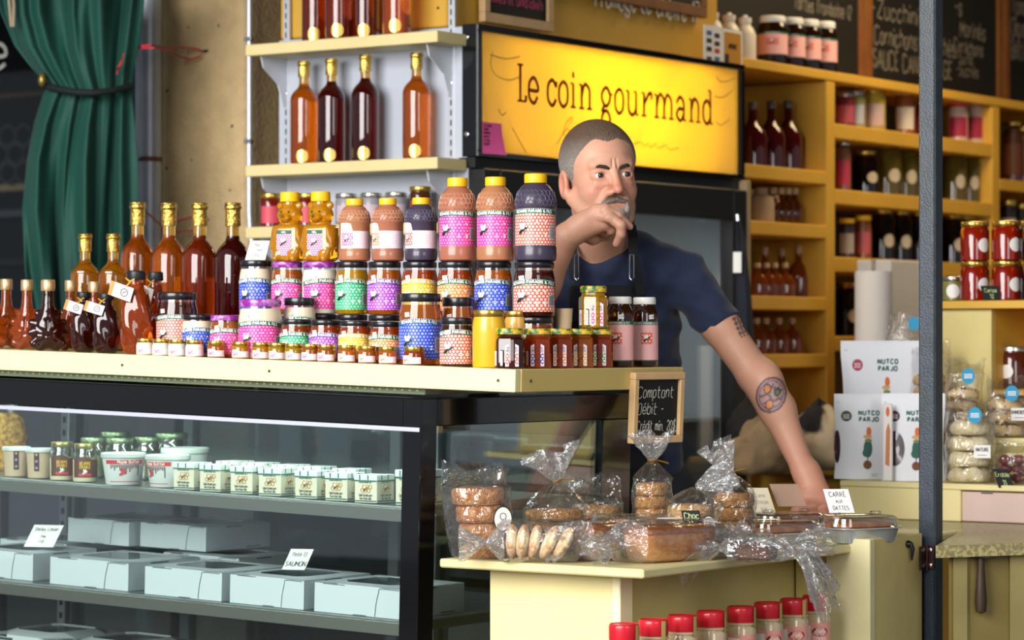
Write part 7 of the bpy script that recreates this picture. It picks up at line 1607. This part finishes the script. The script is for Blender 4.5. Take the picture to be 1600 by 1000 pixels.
# dark jacket hanging at the cooler edge
Y, D = onX(1160, -4.28); jk = thing('hanging_jacket', 'dark navy jacket hanging at the edge of the cooler', 'jacket', W(1160, 500, D - .02)); rows = ((345, 1150, 1156), (370, 1149, 1164), (410, 1149, 1169), (460, 1150, 1174), (510, 1152, 1177), (540, 1154, 1178)); mb = MB(); rings = []
for py, l_, r_ in rows:
    c = [(l_ + (r_ - l_) * (.5 + .5 * math.cos(a)), .05 * math.sin(a) + .008 * math.sin(4 * a + py * .02)) for a in [2 * math.pi * k / 24 for k in range(24)]]; rings.append([W(px, py, D - .06 + d) - jk.location for px, d in c])
build(mb.loft(rings), 'coat', pm('navy_cloth', '#161a26', .85, bump=.3, bscale=30), jk, True, 80); build(MB().tube([W(1152, 335, D - .06) - jk.location, W(1153, 348, D - .06) - jk.location], .006, 8), 'hanger_hook', STEEL, jk); build(MB().box(-.012, .012, -.002, .002, -.03, .03, .001), 'tag', PAPER, jk, loc=W(1152, 410, D - .12) - jk.location, rot=(0, 0, YAW))
# ================================================================ the man behind the counter
def Pc(px, py, D): return np.array([(px - 800) / F * D, D, (HZ - py) / F * D])
MR = W(985, 535, 6.58); MR.z = 0
man = thing('person', 'grey-haired man in navy t-shirt and dark apron leaning with chin on hand', 'person', MR)
def cam2loc(v):
    o = np.empty_like(v); o[:, 0] = v[:, 0] * CY - v[:, 1] * SY - MR.x; o[:, 1] = v[:, 0] * SY + v[:, 1] * CY - MR.y; o[:, 2] = HC + v[:, 2]; return o
def c2l(p): return tuple(cam2loc(np.array([p]))[0])
_ps, _rl, _pt = R(19), R(-3.5), R(4)
Rz = np.array([[math.cos(_ps), -math.sin(_ps), 0], [math.sin(_ps), math.cos(_ps), 0], [0, 0, 1]])
Ry = np.array([[math.cos(_rl), 0, math.sin(_rl)], [0, 1, 0], [-math.sin(_rl), 0, math.cos(_rl)]])
HR = Ry @ Rz; HO = Pc(937, 277, 6.40)
def hl(p): return HO + HR @ np.array(p, float)
def head(s, g=0.0, full=True):
    """skull and face, g = extra thickness"""
    E = lambda c, r, k=.012, sub=False: s.ell(c, [x + (g if not sub else 0) for x in r], k, sub, HR, HO)
    C = lambda a, b, ra, rb, k=.008: s.cone(a, b, ra + g, rb + g, k, False, HR, HO)
    E((0, .014, .040), (.0765, .096, .085)); E((0, -.020, .030), (.068, .070, .072), .02)
    E((0, -.026, -.032), (.0605, .064, .082), .02); E((0, -.020, -.062), (.058, .055, .045), .02)
    E((0, -.038, -.088), (.042, .044, .030), .02); E((0, -.064, -.104), (.020, .017, .015), .018)
    for sx in (-1, 1):
        E((sx * .040, -.052, -.034), (.022, .026, .022), .022); C((sx * .062, .005, -.045), (sx * .040, -.045, -.094), .018, .016, .02)
    if not full: return
    C((-.040, -.076, .022), (.040, -.076, .022), .0095, .0095, .014); E((0, -.080, .030), (.03, .012, .016), .015)
    for sx in (-1, 1): E((sx * .0315, -.100, -.001), (.0185, .019, .0145), .012, True)
    C((0, -.088, .012), (0, -.107, -.030), .0080, .0105, .011); E((0, -.110, -.036), (.0105, .0115, .0095), .006)
    for sx in (-1, 1): E((sx * .0125, -.098, -.040), (.0078, .010, .0075), .006); E((sx * .007, -.107, -.0465), (.0038, .006, .0035), .003, True)
    for sx in (-1, 1):
        E((sx * .0315, -.0735, -.001), (.0185, .0160, .0155), .004); E((sx * .0315, -.094, -.0015), (.0158, .0140, .0054), .0022, True)
        C((sx * .018, -.086, -.019), (sx * .038, -.078, -.020), .004, .004, .014)
        C((sx * .020, -.092, -.040), (sx * .034, -.076, -.066), .005, .006, .010)      # fold beside the nose
    C((-.020, -.085, -.066), (.020, -.085, -.066), .006, .006, .007); C((-.018, -.084, -.075), (.018, -.084, -.075), .0065, .0065, .007)
    C((-.022, -.0935, -.0705), (.022, -.0935, -.0705), .0022, .0022, .003) if False else None
    for sx in (-1, 1):
        E((sx * .079, .018, -.012), (.0095, .021, .033), .006); E((sx * .0865, .014, -.012), (.006, .012, .021), .005, True); E((sx * .077, .006, -.034), (.008, .009, .011), .006)
    for sx in (-1, 1): s.cone((sx * .0055, -.0945, .014), (sx * .0045, -.0945, .032), .0018, .0012, .004, True, HR, HO)
    for z in (.052, .066): s.cone((-.034, -.0915, z), (.034, -.0915, z + .002), .0010, .0010, .006, True, HR, HO)
def skin_body():
    lo = np.array([-.04, 6.05, -.445]); hi = np.array([.76, 6.80, .505]); s = SDF(lo, hi, .0023)
    head(s)
    s.cone(hl((0, .030, -.060)), Pc(947, 402, 6.54), .057, .060, .02)
    s.cone(hl((0, -.035, -.085)), Pc(942, 378, 6.50), .030, .036, .03)
    # torso under the shirt
    s.cone(Pc(905, 432, 6.54), Pc(1064, 436, 6.54), .050, .046, .03); s.ell(Pc(975, 490, 6.585), (.112, .085, .15), .04); s.cone(Pc(975, 540, 6.60), Pc(975, 730, 6.62), .085, .085, .03)
    # his left arm, braced on the table
    sh, el, wr = Pc(1066, 436, 6.52), Pc(1180, 585, 6.44), Pc(1258, 738, 6.37)
    s.cone(sh, Pc(1128, 512, 6.47), .046, .0425, .02); s.cone(Pc(1120, 502, 6.475), el, .0425, .0395, .015)
    s.cone(el, Pc(1215, 640, 6.415), .040, .0385, .015); s.cone(Pc(1213, 637, 6.415), wr, .0385, .0245, .02); s.ell(Pc(1198, 600, 6.42), (.038, .04, .05), .02); s.ell(Pc(1172, 592, 6.47), (.024, .024, .03), .02)
    zt = -.4155; k = .010
    pal = Pc(1272, 778, 6.35); s.cone(wr, pal, .026, .028, .02); s.cone(wr + [.012, 0, 0], pal + [.02, 0, -.004], .02, .022, .02); s.cone(pal + [-.02, -.005, 0], pal + [.03, -.012, -.006], .019, .017, .015)
    for (dx, dy, L, r) in ((-.024, -.034, .060, .0088), (-.004, -.046, .068, .0092), (.016, -.046, .066, .009), (.034, -.036, .055, .0080)):
        b0 = pal + [dx * .9, -.010, -.012]; kn = np.array([pal[0] + dx * 1.35, pal[1] + dy * .8 - .006, zt + .026]); tp = np.array([pal[0] + dx * 1.6, pal[1] + dy * .8 - L * .55, zt + r])
        s.cone(b0, kn, r * 1.25, r * 1.1, .006); s.cone(kn, tp, r * 1.1, r * .9, .004)
    s.cone(pal + [-.024, .0, .004], np.array([pal[0] - .052, pal[1] - .022, zt + .026]), .0125, .0105, .010); s.cone(np.array([pal[0] - .052, pal[1] - .022, zt + .026]), np.array([pal[0] - .058, pal[1] - .05, zt + .011]), .0105, .009, .004)
    # his right arm, chin on hand
    s.cone(Pc(902, 432, 6.54), Pc(822, 512, 6.36), .047, .042, .02); s.cone(Pc(822, 512, 6.36), Pc(846, 440, 6.27), .042, .042, .02); s.cone(Pc(846, 440, 6.27), Pc(886, 369, 6.215), .042, .0275, .02)
    w2 = Pc(886, 369, 6.215); s.cone(w2, Pc(915, 350, 6.205), .0265, .0255, .015); s.cone(Pc(902, 350, 6.21), Pc(934, 332, 6.195), .0205, .0175, .012); s.cone(Pc(905, 364, 6.21), Pc(937, 350, 6.20), .0200, .0175, .012)
    s.cone(Pc(912, 356, 6.22), Pc(945, 346, 6.20), .020, .0165, .012)
    def finger(pts, rs, kn=.004):
        for a, b, ra, rb in zip(pts[:-1], pts[1:], rs[:-1], rs[1:]): s.cone(Pc(*a), Pc(*b), ra, rb, kn)
    finger([(932, 328, 6.195), (946, 328, 6.185), (966, 338, 6.185), (984, 354, 6.20)], [.0135, .0128, .0105, .0078])
    finger([(936, 338, 6.190), (952, 339, 6.178), (970, 352, 6.168), (970, 366, 6.172), (963, 381, 6.185)], [.014, .0130, .0108, .0095, .0080])
    finger([(930, 348, 6.20), (944, 350, 6.195), (955, 360, 6.205), (948, 367, 6.23)], [.0132, .0122, .0098, .0085])
    finger([(922, 355, 6.21), (934, 357, 6.21), (943, 363, 6.225), (938, 368, 6.245)], [.012, .0105, .0085, .0075])
    finger([(908, 366, 6.225), (926, 372, 6.25), (948, 366, 6.27), (966, 354, 6.275)], [.016, .0140, .0120, .0095], .008)
    s.ell(Pc(945, 329, 6.176), (.0085, .006, .008), .006); s.ell(Pc(951, 341, 6.168), (.0085, .006, .008), .006)      # knuckles
    base = np.array(lin('#c8957c')[:3]); red = np.array(lin('#b4604c')[:3]); stub = np.array(lin('#a08072')[:3]); arm = base
    ink = np.array(lin('#2c2a38')[:3]); org = np.array(lin('#d08038')[:3]); grn = np.array(lin('#4a6a58')[:3])
    def attr(v):
        q = (v - HO) @ HR; col = np.tile(base, (len(v), 1)); isarm = (v[:, 0] > .36)
        def bl(c, w): 
            w = np.clip(w, 0, 1)[:, None]; col[:] = col * (1 - w) + c * w
        g = lambda p, r: np.exp(-(((q - np.array(p)) / np.array(r)) ** 2).sum(1))
        bl(red, .75 * g((0, -.11, -.034), (.016, .02, .018))); bl(red, .45 * (g((.042, -.075, -.03), (.025, .03, .02)) + g((-.042, -.075, -.03), (.025, .03, .02)))); bl(red, .5 * (g((.08, .015, -.012), (.02, .03, .035)) + g((-.08, .015, -.012), (.02, .03, .035))))
        bl(red, .7 * g((0, -.09, -.070), (.022, .02, .007))); bl(stub, .5 * g((0, -.06, -.09), (.06, .06, .03)) * (v[:, 1] > 6.22)); bl(red, .3 * (g((.0315, -.09, -.012), (.016, .02, .007)) + g((-.0315, -.09, -.012), (.016, .02, .007))))
        bl(np.array(lin('#7a4a3c')[:3]), .8 * (g((.0315, -.09, .0045), (.013, .02, .002)) + g((-.0315, -.09, .0045), (.013, .02, .002))))
        bl(red, .35 * np.clip((-.16 - v[:, 2]) / .18, 0, 1) * (v[:, 0] > .5))
        # tattoos: round emblem on the forearm, leaf sprig at the sleeve
        D = v[:, 1]; px = v[:, 0] / D * F + 800; py = HZ - v[:, 2] / D * F; fr = isarm & (D < 6.43)
        a = R(-18); x, y = px - 1205, py - 617; u = (x * math.cos(a) - y * math.sin(a)) / 23; w = (x * math.sin(a) + y * math.cos(a)) / 28; rr = np.hypot(u, w)
        dark = fr & ((np.abs(rr - .97) < .07) | ((rr < .9) & (np.abs(rr - .80) < .035)) | ((rr < .85) & (np.abs(w - .15 - .12 * np.sin(u * 7)) < .10)) | ((rr < .8) & (np.abs(w + .45) < .06)) | ((rr < .8) & (np.abs(w - .62 - .1 * np.sin(u * 9)) < .05)) | ((rr < .85) & (w < -.1) & (w > -.75) & (np.sin(u * 16) * np.sin(w * 14) > .55)))
        bl(ink * 1.6, .78 * dark); bl(np.array(lin('#7a7488')[:3]), .35 * (fr & (rr < .9)))
        for (cx, cy, r_, c_) in ((-.36, -.25, .24, org), (.34, -.25, .20, grn), (.08, .55, .26, org)): bl(c_, .85 * (fr & (np.hypot(u - cx, w - cy) < r_))); bl(ink, .7 * (fr & (np.abs(np.hypot(u - cx, w - cy) - r_) < .05)))
        lx, ly = px - 1150, py - 492; t = (lx * .38 + ly * .92); n_ = (lx * .92 - ly * .38); leaf = (np.abs(n_) < 1.2) | ((np.abs(np.abs(n_) - 5) < 3.2 * np.abs(np.sin(t * .38))) )
        bl(ink * 1.3, .75 * (isarm & (D < 6.50) & (t > 2) & (t < 36) & (np.abs(n_) < 8) & leaf)); return col
    m = pm('skin', '#c8957c', .48, sss=.12, bump=.10, bscale=160); nt = m.node_tree; ca = nt.nodes.new('ShaderNodeVertexColor'); ca.layer_name = 'tone'; nt.links.new(ca.outputs['Color'], nt.nodes['Principled BSDF'].inputs['Base Color'])
    link('body', s.mesh('body', m, cam2loc, attr), man)
skin_body()
# eyes
for sx in (-1, 1):
    gz = HR @ np.array([math.sin(R(9)), -math.cos(R(9)), .0]); c = hl((sx * .0315, -.0745, -.0010)); r = .0142
    mb = MB(); prof = []; mis = []
    for k in range(17):
        a = math.pi * k / 16; prof.append((max(.0001, r * math.sin(a)), -r * math.cos(a)))
    th = [math.pi * (k + .5) / 16 for k in range(16)]; mis = [2 if math.pi - t < .26 else 1 if math.pi - t < .56 else 0 for t in th]
    mb.lathe(prof, 20, mis=mis); qz = Vector((0, 0, 1)).rotation_difference(Vector((gz[0] * CY - gz[1] * SY, gz[0] * SY + gz[1] * CY, gz[2])))
    o = build(mb, 'eye', [pm('eye_white', '#d8d0c8', .15, coat=.6), pm('iris_brown', '#3a2a1c', .15, coat=.8), pm('pupil', '#050505', .1, coat=.8)], man, True, 180); o.location = c2l(c); o.rotation_mode = 'QUATERNION'; o.rotation_quaternion = qz
    br = [hl((sx * x, y, z)) for x, y, z in ((.011, -.0915, .0125), (.020, -.0925, .0165), (.032, -.0885, .0195), (.044, -.0785, .0175), (.050, -.070, .0130))]
    e = build(MB().tube([c2l(p) for p in br], [.0032, .0042, .0040, .0030, .0012], 8), 'eyebrow', pm('brow_hair', '#3a2c24', .9, bump=.6, bscale=400), man, True)
# hair, moustache, beard: shells grown from the skull
def shell(name, lo, hi, h, g, region, mat, col):
    s = SDF(lo, hi, h); head(s, 0, False); _, X, Y, Z = s._sl(s.lo, s.lo + s.h * s.n)
    q = [HR[0, i] * (X - HO[0]) + HR[1, i] * (Y - HO[1]) + HR[2, i] * (Z - HO[2]) for i in range(3)]
    rg = region(*q).astype(np.float32); s.f = np.maximum(s.f - (g + .002) * np.clip(-rg / .022, 0, 1) ** .6 + .002, rg)
    link(name, s.mesh(name, mat, cam2loc, col), man)
def vc(name, rough, bump, bs):
    m = pm(name, '#888888', rough, bump=bump, bscale=bs); nt = m.node_tree; ca = nt.nodes.new('ShaderNodeVertexColor'); ca.layer_name = 'tone'; nz = nt.nodes.new('ShaderNodeTexNoise'); nz.inputs['Scale'].default_value = 230; mx = nt.nodes.new('ShaderNodeMix'); mx.data_type = 'RGBA'; mx.blend_type = 'MULTIPLY'; mx.inputs['Factor'].default_value = .8
    rp = nt.nodes.new('ShaderNodeValToRGB'); rp.color_ramp.elements[0].position = .35; rp.color_ramp.elements[1].position = .6; rp.color_ramp.elements[0].color = (.35, .35, .35, 1); rp.color_ramp.elements[1].color = (1.25, 1.25, 1.25, 1)
    nt.links.new(nz.outputs['Fac'], rp.inputs['Fac']); nt.links.new(ca.outputs['Color'], mx.inputs['A']); nt.links.new(rp.outputs['Color'], mx.inputs['B']); nt.links.new(mx.outputs['Result'], nt.nodes['Principled BSDF'].inputs['Base Color']); return m
def hairreg(x, y, z):
    line = np.interp(y, [-.105, -.085, -.066, -.050, -.036, -.022, .004, .03, .06, .11], [.088, .083, .074, .052, .030, .000, -.012, -.010, -.05, -.07])
    return (line + .003 * np.sin(x * 130) + .0015 * np.sin(x * 710 + 1) * np.sin(x * 230 + y * 300) + .010 * np.exp(-(x / .02) ** 2) * -1 - z) * .75
def haircol(v):
    q = (v - HO) @ HR; t = np.clip((q[:, 2] - .03) / .06, 0, 1)[:, None]; c0, c1 = np.array(lin('#a39a92')[:3]), np.array(lin('#6e5644')[:3]); return c0 * (1 - t) + c1 * t
shell('hair', HO - .14, HO + .15, .0026, .0055, hairreg, vc('hair_crop', .85, .9, 300), haircol)
def beardcol(v):
    q = (v - HO) @ HR; t = np.clip((q[:, 2] + .075) / .02, 0, 1)[:, None]; c0, c1 = np.array(lin('#b8aca2')[:3]), np.array(lin('#7a6c64')[:3]); return c0 * (1 - t) + c1 * t
def beardreg(x, y, z):
    mo = np.sqrt((x / .030) ** 2 + ((z + .0545 + .25 * np.abs(x)) / .0075) ** 2) - 1; ch = np.sqrt((x / .030) ** 2 + ((z + .100) / .026) ** 2) - 1; sd = np.sqrt(((np.abs(x) - .031) / .011) ** 2 + ((z + .080) / .030) ** 2) - 1
    return np.maximum(np.minimum(np.minimum(mo * .008, ch * .02), sd * .008), y + .045)
s_ = SDF(HO - .14, HO + .14, .0022); head(s_, .0, False)
s_.cone((-.020, -.085, -.062), (.020, -.085, -.062), .0085, .0085, .01, False, HR, HO); s_.cone((-.018, -.084, -.078), (.018, -.084, -.078), .0075, .0075, .01, False, HR, HO); s_.ell((0, -.064, -.104), (.0205, .0175, .0155), .015, False, HR, HO)
s_.cone((-.026, -.088, -.064), (.026, -.088, -.064), .012, .012, .01, False, HR, HO) if False else None
_, X_, Y_, Z_ = s_._sl(s_.lo, s_.lo + s_.h * s_.n); q_ = [HR[0, i] * (X_ - HO[0]) + HR[1, i] * (Y_ - HO[1]) + HR[2, i] * (Z_ - HO[2]) for i in range(3)]
rg_ = beardreg(*q_).astype(np.float32); s_.f = np.maximum(s_.f - .0068 * np.clip(-rg_ / .006, 0, 1) ** .7 + .0012, rg_); link('beard', s_.mesh('beard', vc('beard_grey', .85, .9, 320), cam2loc, beardcol), man)
# shirt
def shirt_field(h, g=0.0):
    s = SDF((-.06, 6.18, -.40), (.55, 6.82, .32), h)
    s.cone(Pc(958, 412, 6.54), Pc(1068, 436, 6.53), .072 + g, .055 + g, .02); s.cone(Pc(985, 392, 6.55), Pc(1055, 418, 6.54), .050 + g, .047 + g, .02); s.cone(Pc(950, 412, 6.54), Pc(900, 432, 6.54), .070 + g, .056 + g, .02)
    s.ell(Pc(972, 492, 6.575), (.128 + g, .105 + g, .17 + g), .03); s.cone(Pc(972, 520, 6.59), Pc(975, 740, 6.61), .110 + g, .108 + g, .03); s.cone(Pc(1010, 520, 6.59), Pc(1018, 740, 6.61), .072 + g, .075 + g, .03)
    s.cone(Pc(1064, 434, 6.525), Pc(1140, 521, 6.46), .0575 + g, .0475 + g, .02); s.cone(Pc(902, 434, 6.54), Pc(838, 500, 6.39), .056 + g, .050 + g, .02)
    _, X, Y, Z = s._sl(s.lo, s.lo + s.h * s.n)
    s.f += (.0030 * np.sin(X * 55 + Z * 38 + 2 * np.sin(Z * 21)) + .0022 * np.sin(X * 90 - Z * 60 + Y * 40) + .0014 * np.sin(Z * 150 + X * 30)).astype(np.float32)
    # sleeve hem, neck opening, bottom
    c = Pc(1132, 511, 6.465); d = Pc(1140, 521, 6.46) - Pc(1064, 434, 6.525); d /= np.linalg.norm(d)
    s.op(Pc(1100, 600, 6.30), Pc(1240, 465, 6.62), lambda X, Y, Z: -((X - c[0]) * d[0] + (Y - c[1]) * d[1] + (Z - c[2]) * d[2]), .001, True)
    c2 = Pc(842, 494, 6.40); d2 = Pc(838, 500, 6.39) - Pc(902, 434, 6.54); d2 /= np.linalg.norm(d2)
    s.op(Pc(740, 600, 6.18), Pc(858, 440, 6.62), lambda X, Y, Z: -((X - c2[0]) * d2[0] + (Y - c2[1]) * d2[1] + (Z - c2[2]) * d2[2]), .001, True)
    nb = Pc(944, 352, 6.47); s.cone(nb + [0, .02, .06], Pc(945, 344, 6.48), .070, .060, .006, True); s.ell(Pc(942, 374, 6.44), (.056, .06, .023), .006, True)
    s.half((0, 0, -.34), (0, 0, -1)); return s
NAVY = pm('navy_cotton', '#1d2946', .85, var=.12, vscale=30, bump=.15, bscale=350); NAVY.node_tree.nodes['Principled BSDF'].inputs['Sheen Weight'].default_value = .15
sf_ = shirt_field(.0034); link('t_shirt', sf_.mesh('t_shirt', NAVY, cam2loc), man)
# collar rib
cr = MB(); ring = []
# apron: bib hugging the shirt, straps, metal clips
ap = shirt_field(.0040, .0055); _, X_, Y_, Z_ = ap._sl(ap.lo, ap.lo + ap.h * ap.n); px_ = X_ / Y_ * F + 800; py_ = HZ - Z_ / Y_ * F
wid_ = np.interp(py_, [380, 440, 470, 520, 720], [0, 1, 1, 1.15, 1.5]); reg = np.maximum(np.maximum(np.abs(px_ - 950) - 58 * wid_, 446 - py_) / 700, Y_ - 6.60)
ap.f = np.maximum(ap.f, reg.astype(np.float32)); AP = pm('apron_black', '#14161f', .8, bump=.2, bscale=300); link('apron', ap.mesh('apron', AP, cam2loc), man)
for pts in (((975, 345, 6.53), (986, 352, 6.48), (989, 372, 6.440), (990, 400, 6.437), (996, 425, 6.440), (1002, 460, 6.452)), ((900, 372, 6.51), (894, 386, 6.472), (895, 400, 6.455), (897, 425, 6.447), (898, 460, 6.447))):
    q4 = [Pc(*p) for p in pts]; rings = []
    for p in q4: rings.append([c2l(p + [dx * .011, dy * .003, 0]) for dx, dy in ((-1, -1), (1, -1), (1, 1), (-1, 1))])
    build(MB().loft(rings), 'apron_strap', AP, man)
for px, py0, py1 in ((901, 398, 438), (987, 398, 438)):
    D = 6.425; lp = [(px - 3, py0), (px + 3, py0), (px + 3.5, py1 - 4), (px, py1), (px - 3.5, py1 - 4), (px - 3, py0)]
    build(MB().tube([c2l(Pc(a, b, D)) for a, b in lp], .0010, 6), 'strap_clip', CHROME, man, True)
# trousers and shoes below the counter
tr = SDF((-.05, 6.35, -1.25), (.50, 6.85, -.28), .011)
tr.ell(Pc(985, 760, 6.62), (.135, .11, .10), .03)
hip = Pc(985, 760, 6.62)
for dx in (-.075, .075): tr.cone(hip + [dx, 0, -.03], np.array([hip[0] + dx * 1.3, hip[1] + .02, -.78]), .085, .062, .03); tr.cone(np.array([hip[0] + dx * 1.3, hip[1] + .02, -.78]), np.array([hip[0] + dx * 1.5, hip[1] + .05, -1.17]), .062, .05, .02)
link('trousers', tr.mesh('trousers', pm('denim_dark', '#20242e', .9), cam2loc), man)
for dx in (-.11, .11):
    b = np.array([hip[0] + dx, hip[1] + .03, -1.205]); sd_ = SDF(b - [.08, .24, .06], b + [.08, .14, .09], .007); sd_.cone(b + [0, .05, .0], b + [0, -.15, -.005], .044, .038, .02); sd_.half((0, 0, -1.2495), (0, 0, -1)); link('shoe', sd_.mesh('shoe', BLACKM, cam2loc), man)
